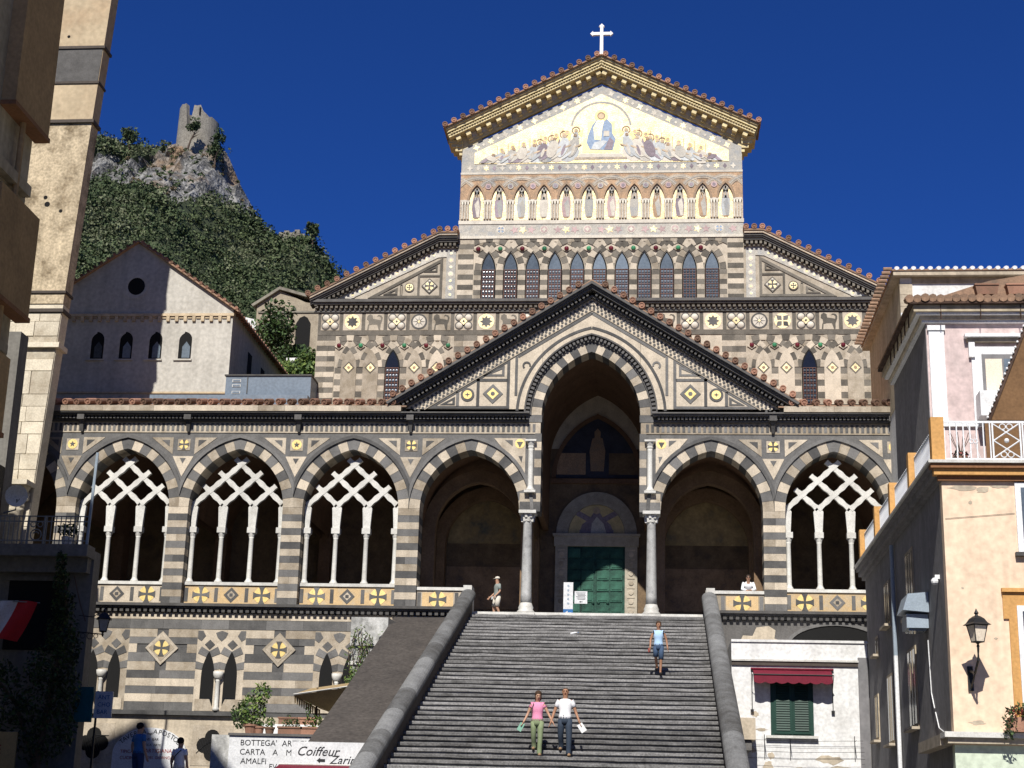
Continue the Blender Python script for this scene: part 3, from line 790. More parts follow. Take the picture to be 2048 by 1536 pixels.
# enthroned figure and kneeling groups, flat coloured stones on the gold ground
pm_ = lambda name, P, mat, y=.04: plate(name, P, UY-y, .02, mat, ty)
ringo = lambda cx, cz, r1, r2, mat, y, n=24, a0=0, a1=2*PI: MB().strip([(cx+r1*math.cos(a0+(a1-a0)*k/n), cz+r1*math.sin(a0+(a1-a0)*k/n)) for k in range(n+1)], [(cx+r2*math.cos(a0+(a1-a0)*k/n), cz+r2*math.sin(a0+(a1-a0)*k/n)) for k in range(n+1)], UY-y, UY-y+.02).obj('halo', mat, ty)
ringo(0, 23.7, 1.32, 1.42, 'mosaic_grey', .036, a0=.15, a1=PI-.15)
pm_('throne', [(-.85,22.55),(.85,22.55),(.8,23.2),(.62,23.3),(.62,24.1),(-.62,24.1),(-.62,23.3),(-.8,23.2)], 'gold', .036)
pm_('robe', [(-.5,22.7),(.55,22.65),(.68,23.2),(.52,23.5),(.5,23.95),(.28,24.22),(-.2,24.2),(-.42,23.9),(-.6,23.4),(-.66,23.05)], 'mosaic_blue', .044)
pm_('tunic', [(-.3,23.2),(.0,23.15),(.06,23.8),(.14,24.15),(-.18,24.15),(-.35,23.8)], 'gold_pale', .052)
pm_('robe_fold', [(-.45,22.72),(-.05,22.7),(.3,23.1),(.1,23.15),(-.3,23.05)], 'mosaic_paleblue', .052)
pm_('robe_fold', [(.15,22.7),(.5,22.68),(.6,23.1),(.4,23.3)], 'mosaic_mauve', .053)
pm_('book', [(.12,23.35),(.38,23.35),(.38,23.62),(.12,23.62)], 'mosaic_white', .058)
ringo(0, 24.38, .0, .30, 'gold', .05, 18)
pm_('hair', disc(0, 24.38, .19, 12), 'mosaic_brown', .056); pm_('head', disc(0, 24.36, .14, 12), 'mosaic_skin', .062)
pm_('footstool', [(-1.15,22.2),(1.15,22.2),(.95,22.5),(-.95,22.5)], 'mosaic_white', .038); pm_('inscription_band', rect(-1.2, 1.2, 22.22, 22.32), 'mosaic_band', .046)
random.seed(21)
tones = ['mosaic_paleblue','mosaic_white','mosaic_grey','mosaic_paleblue','mosaic_white','mosaic_mauve']
for s in (-1, 1):
    for i in range(9):      # kneeling figures, lower and longer outwards
        x = s*(1.3+i*.47); top = min(23.45-.125*i+random.uniform(-.08,.08), tz(x)-.12); w = .36
        def ell(cx_, cz_, ra, rb, th, n=14): return [(cx_+ra*math.cos(2*PI*q/n)*math.cos(th)-rb*math.sin(2*PI*q/n)*math.sin(th), cz_+ra*math.cos(2*PI*q/n)*math.sin(th)+rb*math.sin(2*PI*q/n)*math.cos(th)) for q in range(n)]
        hh = (top-22.14)/2
        lay = .038+.007*(i % 3)
        pm_('robe', clip(ell(x+s*.16, 22.14+hh*.62, .50, hh*.55+.06, -s*.55), 0, -1, -22.09), tones[(i+(s > 0)) % 6], lay)
        pm_('robe', clip(ell(x-s*.02, 22.14+hh*1.1, .24, hh*.85, s*.35), 0, -1, -22.09), tones[(i+2+(s > 0)) % 6], lay+.02)
        pm_('robe_fold', clip(ell(x+s*.22, 22.14+hh*.5, .36, .06, -s*.7), 0, -1, -22.09), tones[(i+3) % 6], .066)
        pm_('robe_fold', clip(ell(x-s*.05, 22.14+hh*.9, .07, hh*.5, s*.3), 0, -1, -22.09), tones[(i+4) % 6], .067)
        pm_('head', disc(x-s*.12, min(top+.02, tz(x)-.05), .08, 9), 'mosaic_skin' if i % 2 else 'mosaic_brown', .072)
        pm_('arm', ell(x-s*.26, 22.14+hh*1.2, .17, .04, -s*.4), 'mosaic_skin', .07)
    for i in range(7):      # a second row of figures behind
        x = s*(1.55+i*.5); z = min(23.55-.14*i, tz(x)-.25); q_ = tones[(i+4) % 6]
        pm_('robe', [(x-.2,z-.75),(x+.22,z-.75),(x+.17,z-.2),(x+.06,z-.06),(x-.08,z-.06),(x-.18,z-.22)], q_, .034)
        pm_('head', disc(x, z, .075, 9), 'mosaic_skin', .05); ringo(x, z+.01, .085, .115, 'gold', .047, 12)
        pm_('staff', [(x+s*.2,z-.5),(x+s*.225,z-.5),(x+s*.225,min(z+.2,tz(x+s*.22)-.05)),(x+s*.2,min(z+.2,tz(x+s*.22)-.05))], 'mosaic_brown', .046)
    for i in range(4):      # winged figures above
        x = s*(1.15+i*.55); z = 23.55-.2*i
        if z+.35 > tz(x): z = tz(x)-.42
        ringo(x, z+.12, .15, .2, 'mosaic_brown', .046, 12)
        pm_('head', disc(x, z+.12, .09, 9), 'mosaic_skin', .054); pm_('robe', [(x-.16,z-.28),(x+.16,z-.28),(x+.09,z+.02),(x-.09,z+.02)], tones[i], .05)
        pm_('wing', [(x-s*.1,z-.05),(x-s*.34,z+.22),(x-s*.26,z-.2)], 'gold', .048)
random.seed(5)
# yellow painted raking cornice of the main gable
def slope_poly(s, top, gs, a, b, lo, hi):
    d1 = Vector((s, -gs)).normalized(); n1 = Vector((s*gs, 1)).normalized()
    def pt(u, h):
        if u <= 0: return (0, top+h/n1.y)
        q = Vector((0, top))+d1*u+n1*h; return (q.x, q.y)
    return [pt(a, lo), pt(b, lo), pt(b, hi), pt(a, hi)]
TG = 27.05; LG = 7.12/math.cos(math.atan(GS2))
for s in (-1, 1):
    lo0 = -1.28
    # layers: fascia, dentil course, brackets, soffit board
    for (lo, hi, y, mat, nm) in ((-.98,-.76,.06,'yellow_paint','raking_frieze'), (-.47,-.36,.62,'yellow_paint','raking_cornice'), (-.36,-.28,.66,'yellow_paint','raking_cornice'), (-.22,-.08,.74,'yellow_paint','raking_cornice'), (-.28,-.22,.60,'moulding_dark','raking_cornice'), (-.08,.02,.82,'yellow_paint','raking_cornice'), (-.76,-.49,.08,'mosaic_white','raking_frieze')):
        MB().prism(slope_poly(s, TG, GS2, 0, LG if lo > -.7 else LG-.75, lo*.86 if lo < 0 else lo, hi*.86 if hi < 0 else hi), UY-y*.9, UY+.2).obj(nm, mat, nave)
    for i in range(15):
        u = .32+i*.51
        br = MB(); br.prism(slope_poly(s, TG, GS2, u, u+.22, -.63, -.41), UY-.45, UY); br.prism(slope_poly(s, TG, GS2, u+.02, u+.20, -.73, -.63), UY-.2, UY)
        if u < LG-.3: br.obj('bracket', 'yellow_paint', nave)
    m = MB()
    for i in range(60):
        u = .06+i*.13
        if u < LG: m.prism(slope_poly(s, TG, GS2, u, u+.07, -.305, -.245), UY-.63, UY-.5)
    m.obj('raking_teeth', 'yellow_paint', nave, kind='stuff')
    # eave return under the corner
    MB().prism([(s*5.5,22.7),(s*6.42,22.55),(s*6.95,23.15),(s*6.6,23.45),(s*5.5,23.9)], UY+.02, UY+.6).obj('corner_block', 'yellow_paint', nave)
    m = MB()
    for (w0, z0, z1, y) in ((.12, 22.5, 22.68, .1), (.30, 22.68, 22.86, .3), (.48, 22.86, 23.04, .5), (.62, 23.04, 23.2, .68)):
        x0, x1 = sorted((s*6.38, s*(6.4+w0))); m.box(x0, x1, UY-y*.3, UY+.9, z0, z1)
    m.obj('eave_cornice', 'yellow_paint', nave)
    rf = MB().prism(slope_poly(s, TG, GS2, 0, LG+.06, .03, .09), UY-.84, UY+1.0).obj('nave_roof', 'roof_old', cath)
    d1 = Vector((s, 0, -GS2)).normalized(); n1 = Vector((s*GS2, 0, 1)).normalized()
    for i in range(18):
        q = Vector((0,0,TG))+d1*(.14+i*.455)+n1*.16
        if .14+i*.455 < LG+.05: inst('roof_tile', TILE, rf, (q.x, UY-.88, q.z), (random.uniform(-.05,.05), math.atan(GS2)*s, 0))
# cross
m = MB(); zc = 28.30
def cut_bar(m, horizontal):
    if horizontal: P = [(-.40,zc-.07),(-.40,zc-.13),(-.53,zc),(-.40,zc+.13),(-.40,zc+.07),(.40,zc+.07),(.40,zc+.13),(.53,zc),(.40,zc-.13),(.40,zc-.07)]
    else: P = [(-.08,27.1),(.08,27.1),(.07,28.66),(.13,28.66),(0,28.81),(-.13,28.66),(-.07,28.66)]
    m.prism(P, UY-.62+(.004 if horizontal else 0), UY-.48-(.004 if horizontal else 0))
cut_bar(m, True); cut_bar(m, False)
m.obj('roof_cross', mk('white_paint', (.82,.82,.82), .6, .05, 2, None, .0, .05), cath)
MB().box(-.16, .16, UY-.72, UY-.40, 27.0, 27.2).obj('cross_base', 'white_paint', cath)

# ------------------------------------------------------------------ side aisles
for s in (-1, 1):
    sx = lambda a, b: sorted((s*a, s*b)); aisle = AIS[s]
    # cornice with teeth between the two storeys
    x0, x1 = sx(.9, 12.85)
    for (z0, z1, y) in ((15.27,15.40,.34),(15.18,15.27,.26),(14.86,14.93,.08)):
        MB().box(x0, x1, UY-y, UY+.02, z0, z1).obj('cornice', 'moulding_dark', aisle)
    m = MB(); x = .95
    while x < 12.8:
        m.box(*sx(x, x+.12), UY-.2, UY+.0, 15.03, 15.18); m.box(*sx(x+.06, x+.15), UY-.13, UY+.0, 14.93, 15.03); x += .225
    m.obj('cornice_teeth', UD, aisle, kind='stuff')
    # square panels
    pn = []
    ub(*sx(1.2, 12.64), 13.80, 14.86, UD, .0, .03, 'panel_band', aisle)
    kinds = ['quatre','star8','lion','quatre','wheel','lion','quatre','star8','lion','quatre'] if s < 0 else ['quatre','star8b','lion','quatre','star4','wheel','quatre','star8','quatre','lion']
    for i, kd in enumerate(kinds):
        cx = s*(12.08-i*1.008); cz = 14.42
        if abs(cx) < 2.9: continue
        sq = plate('square_panel', rect(cx-.42, cx+.42, cz-.40, cz+.40), UY-.012, .03, UW, aisle)
        y1, y2, y3 = UY-.022, UY-.032, UY-.042
        if kd == 'quatre':
            for ox, oz in ((-1,-1),(1,-1),(-1,1),(1,1)):
                plate('disc_inlay', disc(cx+ox*.2, cz+oz*.19, .2, 14), y1, .02, 'moulding_dark', aisle); MB().lathe([(.15,.01),(.145,-.012),(.10,-.04),(.05,-.055),(.0001,-.06)], (cx+ox*.2, y2, cz+oz*.19), 14, 'y').obj('boss', 'mosaic_white', aisle)
            plate('gold_diamond', diamond(cx, cz, .17), UY-.075, .05, 'gold_pale', aisle); plate('disc_inlay', disc(cx, cz, .05, 8), UY-.085, .02, 'moulding_dark', aisle)
        elif kd in ('star8', 'star8b'):
            plate('gold_disc', disc(cx, cz, .36), y1, .02, 'gold_pale', aisle); plate('star_inlay', star(cx, cz, .28, .17, 8), y2, .02, 'dark_stone', aisle)
        elif kd == 'star4':
            plate('gold_disc', disc(cx, cz, .36), y1, .02, 'gold_pale', aisle)
            for ox, oz in ((-1,-1),(1,-1),(-1,1),(1,1)): plate('star_inlay', [(cx+ox*.03,cz+oz*.03),(cx+ox*.22,cz+oz*.04),(cx+ox*.27,cz+oz*.26),(cx+ox*.04,cz+oz*.22)], y2, .02, 'dark_stone', aisle)
        elif kd == 'wheel':
            plate('disc_inlay', disc(cx, cz, .37), y1, .02, 'moulding_dark', aisle); plate('disc_inlay', disc(cx, cz, .29), y2, .02, 'mosaic_white', aisle)
            plate('star_inlay', star(cx, cz, .27, .05, 8), y3, .02, 'moulding_dark', aisle); plate('gold_disc', disc(cx, cz, .06, 8), UY-.05, .02, 'gold_pale', aisle)
        else:
            L = [(-.32,-.38),(-.26,-.38),(-.24,-.16),(-.1,-.12),(.12,-.12),(.2,-.38),(.27,-.38),(.28,-.1),(.34,.05),(.36,.2),(.3,.3),(.16,.33),(.1,.26),(.2,.27),(.28,.2),(.27,.08),(.05,.12),(-.08,.14),(-.1,.3),(-.22,.36),(-.34,.28),(-.36,.12),(-.28,.06),(-.26,-.08),(-.3,-.16)]
            plate('beast_inlay', [(cx+a*(1 if s < 0 else 1), cz+b) for a, b in L], y1, .02, UD, aisle)
    # blind interlaced arcade
    cs = [s*(11.13-.985*i) for i in range(5)]
    lo, hi = sx(6.45, 11.95)
    rings([s*12.115]+cs+[s*6.205], 12.30, 1.24, 1.50, 13, *sx(6.62, 11.66), 13.79, aisle, 'arch_stone', .33)
    for i, cx in enumerate(cs):
        if i == 2:
            grille_window(cx, 10.62, 12.26, 13.12, .335, aisle, True)
        else:
            a = Arch(cx, .345, 12.28, 13.10); c = a.curve(a.R, 7)
            plate('blind_niche', [(cx+.345,10.62),(cx-.345,10.62)]+c, UY-.018, .04, UW, aisle)
            plate('diamond_inlay', diamond(cx, 12.27, .27, .29), UY-.026, .02, UD, aisle); plate('gold_diamond', diamond(cx, 12.27, .19, .2), UY-.034, .02, 'gold_pale', aisle); plate('disc_inlay', disc(cx, 12.27, .07, 10), UY-.042, .02, 'mosaic_brown', aisle)
    for i in range(6):
        x = s*(11.62-.985*i)
        ustone([(x-.2,13.26),(x,13.12),(x+.2,13.26),(x,13.44)], False, .03, .03, 'jewel_setting', aisle)
        MB().ball((x, UY-.06, 13.30), .10, 8, (1,.5,1)).obj('jewel', 'jewel_red' if i % 2 == (0 if s < 0 else 1) else 'jewel_green', aisle)
        courses(x-.145, x+.145, 10.62, 12.28, 6, aisle, 1, name='pier_stone')
    courses(*sx(11.80, 12.64), 10.62, 13.79, 13, aisle, 0)
    courses(*sx(5.4, 6.45), 11.4, 13.79, 9, aisle, 0)
    # half gable above: inlaid bands
    az = lambda x: 17.93-max(0, abs(x)-7.25)*AS      # underside of the raking cornice
    def P_(pts): return [(s*x, z) for x, z in pts]
    def bnd(o, i, y=.01, mat=UD, name='inlay_band'):
        m = MB(); o, i = P_(o), P_(i); m.strip(o+[o[0]], i+[i[0]], UY-y, UY-y+.03); m.obj(name, mat, aisle)
    plate('mosaic_border', P_([(6.5,15.45),(6.92,15.45),(6.92,az(6.92)),(6.5,az(6.5))]), UY-.008, .03, 'mosaic_grey', aisle)
    plate('mosaic_border', P_([(6.92,az(6.92)),(7.25,az(7.25)),(11.8,az(11.8)),(11.2,az(11.2)-.42+.08),(7.3,az(7.3)-.42),(6.92,az(6.92)-.42)]), UY-.008, .03, 'mosaic_grey', aisle)
    for i in range(8):
        z = 15.7+i*.33; plate('disc_inlay', disc(s*6.71, z, .13 if i % 2 else .09, 12), UY-.016, .02, 'mosaic_white' if i % 2 else 'mosaic_paleblue', aisle); plate('disc_inlay', disc(s*6.71, z, .06, 8), UY-.024, .02, 'gold_pale', aisle)
    for i in range(12):
        x = 7.5+i*.33; z = az(x)-.21; plate('disc_inlay', disc(s*x, z, .14 if i % 2 else .09, 12), UY-.016, .02, 'mosaic_white' if i % 2 else 'mosaic_paleblue', aisle); plate('disc_inlay', disc(s*x, z, .06, 8), UY-.024, .02, 'gold_pale', aisle)
    bnd([(7.08,15.55),(10.45,15.55),(7.08,17.45)], [(7.2,15.66),(10.0,15.66),(7.2,17.24)])
    bnd([(7.2,16.65),(8.2,16.65),(8.2,15.66),(7.2,15.66)], [(7.2,16.57),(8.1,16.57),(8.1,15.66),(7.2,15.66)], .012)
    bnd([(8.88,15.66),(8.98,15.66),(8.98,16.2),(8.88,16.2)], [(8.9,15.68),(8.96,15.68),(8.96,16.18),(8.9,16.18)], .012)
    bnd([(7.32,16.8),(7.95,16.8),(7.32,17.1)], [(7.4,16.85),(7.7,16.85),(7.4,17.0)], .012)
    bnd([(9.1,15.72),(9.75,15.72),(9.1,16.05)], [(9.2,15.77),(9.5,15.77),(9.2,15.92)], .012)
    plate('diamond_inlay', diamond(s*7.65, 16.12, .37), UY-.012, .02, UD, aisle); plate('square_panel', diamond(s*7.65, 16.12, .30), UY-.02, .02, 'mosaic_white', aisle)
    plate('gold_disc', disc(s*7.65, 16.12, .2), UY-.026, .02, 'gold_pale', aisle); plate('cross_inlay', cross_pattee(s*7.65, 16.12, .21), UY-.034, .02, 'moulding_dark', aisle)
    plate('disc_inlay', disc(s*8.56, 16.06, .22), UY-.012, .02, UD, aisle); plate('gold_disc', disc(s*8.56, 16.06, .17), UY-.02, .02, 'gold_pale', aisle); plate('cross_inlay', cross_pattee(s*8.56, 16.06, .12), UY-.028, .02, 'moulding_dark', aisle)
    # raking cornice: flat by the nave, then sloping
    def rake(lo, hi, y, mat='moulding_dark', nm='raking_cornice', x1=13.0, par=aisle, yb=UY+.3):
        f = lambda x: 18.50-max(0, abs(x)-7.25)*AS
        P = [(6.42,18.50+lo),(7.25,18.50+lo),(x1,f(x1)+lo),(x1,f(x1)+hi),(7.25,18.50+hi),(6.42,18.50+hi)]
        return MB().prism(P_(P), UY-y, yb).obj(nm, mat, par)
    rake(-.58, -.50, .1, UD, x1=12.2); rake(-.36, -.27, .28); rake(-.27, -.20, .34); rake(-.20, -.10, .40); rake(-.10, -.0, .46, 'mosaic_band')
    m = MB()
    f = lambda x: 18.50-max(0, abs(x)-7.25)*AS
    x = 6.5
    while x < 12.7:
        zc_ = f(x+.05); m.box(*sx(x, x+.11), UY-.24, UY, zc_-.52, zc_-.36); x += .2
    m.obj('raking_teeth', UD, aisle, kind='stuff')
    # thin white triangles along the foot of the cornice
    m = MB(); x = 7.3
    while x < 12.2:
        z = f(x)-.585; m.prism(P_([(x,z),(x+.17,z-.17*AS),(x+.085,z-.16)]), UY-.014, UY+.01); x += .19
    m.obj('saw_tooth_inlay', 'mosaic_white', aisle, kind='stuff')
    rf = rake(.0, .08, .5, 'roof_old', 'aisle_roof', 13.05, cath, UY+25)
    for i in range(3): inst('roof_tile', TILE, rf, (s*(6.5+i*.36), UY-.52, 18.69), (0,0,random.uniform(-.05,.05)))
    for i in range(14):
        x = 7.5+i*.43
        if x < 13.1: inst('roof_tile', TILE, rf, (s*x, UY-.52, f(x)+.19+random.uniform(-.015,.015)), (random.uniform(-.05,.05), s*.5, 0))
    # side wall returning into depth
    MB().box(*sx(12.4, 12.655), UY+.9, UY+25, 8, 15.3).obj('aisle_side', UW, cath)
# ------------------------------------------------------------------ wall below the arcade
LX0, LX1 = -25.4, -4.9
m = MB(); m.box(LX0, LX1, .03, 1.0, -9.75, .26); m.box(4.9, 12.7, .03, 1.0, -9.75, .30)
low = m.obj('lower_wall', DA, cath)
FR = [(-18.52, .94), (-13.97, .94), (-9.42, .94)]; DX = [-16.28, -11.72]
rows = [(-.38,-.69,1),(-.69,-.95,0),(-.95,-1.28,1),(-1.28,-1.62,0),(-1.62,-1.95,1),(-1.95,-2.25,0),(-2.25,-2.54,1),(-2.54,-2.83,0),(-2.83,-3.13,1),(-3.13,-3.45,0)]
def run(x0, x1, z0, z1, dark):
    x = x0
    while x < x1-.02:
        w = random.uniform(.95, 1.7)
        if x1-x-w < .5: w = x1-x
        stone(rect(x+.002, x+w-.002, z0+.003, z1-.003), dark, 0, .05, 'wall_stone', low); x += w
run(-21.2, -5.0, -.005, .25, False); run(-21.2, -7.4, -.37, -.012, True)
for k, (zt, zb, wh) in enumerate(rows):
    gaps = [(c-h, c+h) for c, h in FR]
    for c in DX:
        if k in (0, 4): gaps.append((c-.22, c+.22))
        elif k == 2: gaps.append((c-.98, c+.98))
    gaps.sort(); x = -21.2
    for a, b in gaps+[(-7.4, -7.4)]:
        if a-x > .05: run(x, a, zb, zt, not wh)
        x = b
for cx, h in FR:     # paired pointed windows in a chequered frame
    fr = MB().box(cx-h, cx+h, .005, .03, -3.45, -.385).obj('window_frame', WO, low)
    hole = MB()
    for s in (-1, 1):
        a = Arch(cx+s*.44, .255, -2.15, -1.2); c = a.curve(a.R, 6)
        P = [(cx+s*.44+.255, -3.42), (cx+s*.44-.255, -3.42)]+c
        MB().prism(P, -.004, .02).obj('opening', 'hole', fr)
        MB().prism([(cx+s*.44-.2,-3.42),(cx+s*.44+.2,-3.42),(cx+s*.44+.2,-2.95),(cx+s*.44-.2,-2.95)], -.012, -.006).obj('pane', 'glass_dark', fr)
        for P, dk, sd in a.voussoirs(a.R, a.R+.36, 4, False):
            P = clip(P, s, 0, s*cx+h); P = clip(P, -s, 0, -s*cx-.004)
            if dk: 
                plate('voussoir', P, -.012, .03, DA, fr)
        plate('chequer', [(cx+s*.44, -1.14), (cx+s*.44+.2, -.95), (cx+s*.44, -.76), (cx+s*.44-.2, -.95)], -.01, .03, DA, fr)
        plate('chequer', [(cx+s*.93, -.42), (cx+s*.93, -.72), (cx+s*.78, -.82), (cx+s*.62, -.62), (cx+s*.74, -.42)], -.01, .03, DA, fr)
        plate('sill', [(cx+s*.12, -3.44), (cx+s*.86, -3.44), (cx+s*.86, -3.0), (cx+s*.3, -3.0)], -.03, .03, WO, fr)
    plate('chequer', [(cx-.24, -.5), (cx, -.42), (cx+.24, -.5), (cx+.16, -.68), (cx, -.82), (cx-.16, -.68)], -.01, .03, DA, fr)
    m = MB(); m.smooth = True; m.lathe([(.13,0),(.12,.1),(.085,.16),(.08,1.1),(.1,1.16)], (cx, -.1, -3.44), 12); m.lathe([(.09,0),(.15,.06),(.19,.16),(.2,.3)], (cx, -.1, -2.28), 12); m.obj('colonnette', 'marble', fr)
for cx in DX:
    d_ = plate('diamond_frame', diamond(cx, -1.11, .64), -.03, .06, 'upper_white', low)
    plate('diamond_panel', diamond(cx, -1.11, .50), -.04, .02, WO, d_)
    plate('gold_disc', disc(cx, -1.11, .29), -.05, .02, 'gold', d_); plate('cross_inlay', cross_pattee(cx, -1.11, .31), -.06, .02, 'moulding_dark', d_)
MB().box(-21.2, -12.9, -.16, .03, -3.62, -3.46).obj('ledge', 'dark_stone', low)
mk('base_plaster', (.50,.43,.33), .9, .2, 1.2, (.36,.31,.24), .03, .2, streak=.2)
MB().box(-21.2, -5.1, .005, .028, -9.7, -3.63).obj('base_course', 'base_plaster', low)
for cx in (-14.04, -18.6):
    q = MB()
    sq = plate('square_panel', rect(cx-.78, cx+.78, -5.45, -3.95), -.01, .03, WO, low)
    for ox, oz in ((0,.3),(0,-.3),(.3,0),(-.3,0)): plate('quatrefoil_opening', disc(cx+ox, -4.70+oz, .285, 14), -.016-.004*(ox != 0)-.002*(ox+oz > 0), .02, 'hole', sq)
    g = MB()
    for i in range(-3, 4):
        g.tube([(cx+i*.1-.28, -.03, -4.7+i*.1+.28-.28+.0), (cx+i*.1+.28, -.03, -4.7+i*.1*0-.0+.28)], .01, 4); g.tube([(cx+i*.1-.22, -.034, -4.45), (cx+i*.1+.02, -.034, -5.0)], .01, 4)
    g.obj('grille', 'black_iron', sq)
# grey wall right of the stair
rw = MB().box(5.0, 12.6, .0, .028, -6, .26).obj('wall_render', mk('grey_render', (.12,.115,.11), .95, .3, 1.5, None, .05, .3, streak=.2), low)
plate('bare_patch', [(5.6,-.62),(5.75,-.3),(6.1,-.32),(6.25,.0),(6.7,.06),(6.95,-.1),(6.9,-.4),(7.2,-.5),(7.1,-.75),(5.5,-.8)], -.01, .03, 'base_plaster', low)
a = Arch(9.15, 1.75, -.75, .08)
th_ = [PI*i/20 for i in range(21)]
c = [(9.15+1.72*math.cos(t), -.72+.82*math.sin(t)) for t in th_]
plate('arched_opening', [(10.87,-2.5)]+c+[(7.43,-2.5)], -.012, .02, 'hole', low)
MB().strip(c, [(9.15+1.86*math.cos(t), -.72+.95*math.sin(t)) for t in th_], -.05, .03).obj('arch_moulding', 'dark_stone', low)

# ------------------------------------------------------------------ stairs
stair = thing('staircase', 'broad flight of worn dark stone steps climbing to the cathedral door', 'staircase', (0,-14,-4.5))
def at0(o):
    o.matrix_parent_inverse = Matrix.Translation((0,14,4.5)); return o
TR, RI = .4841, .1737
random.seed(3)
def step(y, z, y1, zb, hw=4.27):
    b = MB(); n = 13
    fx = [-hw+2*hw*(i+(random.uniform(-.35,.35) if 0 < i < n else 0))/n for i in range(n+1)]
    fy = [y+random.uniform(-.012,.012) for _ in fx]; fz = [z+random.uniform(-.008,.007) for _ in fx]
    v = []
    for x, yy, zz in zip(fx, fy, fz): v += [(x,yy+.006,zz),(x,yy-.006,zz-.02),(x,yy,zz-.085),(x,yy+.052,zz-.1),(x,yy+.054,zb),(x,y1,zb),(x,y1,z)]
    f = []
    for i in range(n):
        if i and random.random() < .5:      # chipped slab joint: pull the nosing back over a narrow notch
            j = i*7; v[j] = (v[j][0], v[j][1]+.02, v[j][2]-.012); v[j+1] = (v[j+1][0], v[j+1][1]+.022, v[j+1][2]-.01)
        for k in range(7):
            a_, b_ = i*7+k, i*7+(k+1) % 7; f.append((a_, b_, b_+7, a_+7))
    f += [tuple(range(7))[::-1], tuple(n*7+i for i in range(7))]
    b.add(v, f); return at0(b.obj('step', 'step_stone', stair))
step(-.75, .262, -.10, .05)
for n_ in range(0, 57):
    y = -1.705-TR*n_; z = .0884-RI*n_
    step(y, z, y+TR+.07 if n_ else -.6, z-RI-.03)
at0(MB().add([(x, y, z) for x in (-4.27, 4.27) for (y, z) in ((-.6, -.1), (-29.2, -10.2), (-.6, -10.2))], [(0,1,2),(5,4,3),(0,3,4,1),(1,4,5,2),(2,5,3,0)]).obj('stair_body', 'brown_render', stair))
sl = RI/TR; nz = lambda y: .0884-RI*((-1.705-y)/TR)
for s in (-1, 1):
    pr_ = thing('parapet_wall', ('left' if s < 0 else 'right')+' dark stone stair parapet with a rounded sloping top', 'parapet', (s*4.5,-14,-4))
    x0, x1 = sorted((s*4.275, s*4.74))
    ya, yb = -1.0, -28.6
    b = MB()
    v = [(x, y, z) for x in (x0, x1) for (y, z) in ((ya, nz(ya)+.46), (yb, nz(yb)+.46), (yb, -9.75), (ya, -9.75))]
    b.add(v, [(0,1,2,3),(7,6,5,4),(0,4,5,1),(1,5,6,2),(2,6,7,3),(3,7,4,0)])
    for ob in (b.obj('parapet_body', 'brown_render', pr_),): ob.matrix_parent_inverse = Matrix.Translation((-s*4.5,14,4))
    # rounded coping in separate lengths
    y = ya+.55
    first = True
    while y > yb:
        L_ = random.uniform(1.5, 2.1); y2 = max(yb, y-L_+.006)
        c = MB(); n = 12; v = []
        for yy in (y, y2):
            zz = nz(yy)+.47
            for i in range(n+1):
                t = PI*i/n; v.append((s*4.51+.285*math.cos(t), yy, zz+.22*math.sin(t)))
            v.append((s*4.51-.285, yy, zz-.07)); v.append((s*4.51+.285, yy, zz-.07))
        k = n+3
        c.add(v, [(i, (i+1) % k, (i+1) % k+k, i+k) for i in range(k)]); c.face(tuple(range(k))); c.face(tuple(range(2*k-1, k-1, -1)))
        o = c.obj('coping_stone', 'parapet_stone', pr_); o.matrix_parent_inverse = Matrix.Translation((-s*4.5,14,4))
        y -= L_
# sloping rendered roof beside the stairs, left
mk('ramp_render', (.066,.058,.052), .95, .3, .9, (.045,.04,.037), .03, .4, fine=1.8)
rz = lambda y: -.02+.395*(y+.72)
rp = MB()
ys = [-.2, -3, -6, -9, -12, -14.3]; xs = [-7.32, -6.4, -5.5, -4.75]
random.seed(4)
v = []; 
for y in ys:
    for x in xs: v.append((x+random.uniform(-.02,.02), y, rz(y)+random.uniform(-.02,.02)))
f = [(i*4+j, i*4+j+1, i*4+j+5, i*4+j+4) for i in range(5) for j in range(3)]
rp.add(v, f)
rp.add([(x, y, z) for x in (-7.30, -4.76) for (y, z) in ((-.2, rz(-.2)-.03), (-14.28, rz(-14.28)-.03), (-14.28, -9.75), (-.2, -9.75))], [(0,1,2,3),(7,6,5,4),(1,5,6,2),(0,3,7,4)])
tag(rp.obj('sloping_roof', 'ramp_render'), 'dark brown rendered slope running down beside the left stair parapet', 'roof')
pl = thing('wall_pier', 'weathered whitewashed pier with a dark slanted side at the slope top', 'pier', (-8,-1,-4))
def at_(o, e):
    if o is not None and o.parent is e: o.matrix_parent_inverse = Matrix.Translation(-Vector(e.location))
    return o
mk('old_whitewash', (.52,.52,.50), .9, .45, 2.2, (.20,.20,.19), .05, .5, streak=.3)
at_(MB().box(-8.75, -7.36, -1.3, -.3, -1.05, .0).obj('pier_head', 'old_whitewash', pl), pl)
at_(MB().add([(-7.355,-1.3,-1.05),(-7.355,-1.3,.0),(-7.355,-.25,.0),(-7.355,-.25,-1.05),(-6.95,-.8,-.85),(-6.95,-.8,-.25),(-6.95,-.25,-.25),(-6.95,-.25,-.85)], [(0,1,2,3),(4,7,6,5),(0,4,5,1),(1,5,6,2),(2,6,7,3),(3,7,4,0)]).obj('pier_return', 'moulding_dark', pl), pl)
at_(MB().box(-8.7, -7.38, -1.2, -.3, -6, -1.055).obj('pier_shaft', 'old_whitewash', pl), pl)
at_(MB().box(-8.78, -7.4, -1.26, -.25, -1.75, -1.62).obj('pier_band', 'marble', pl), pl)

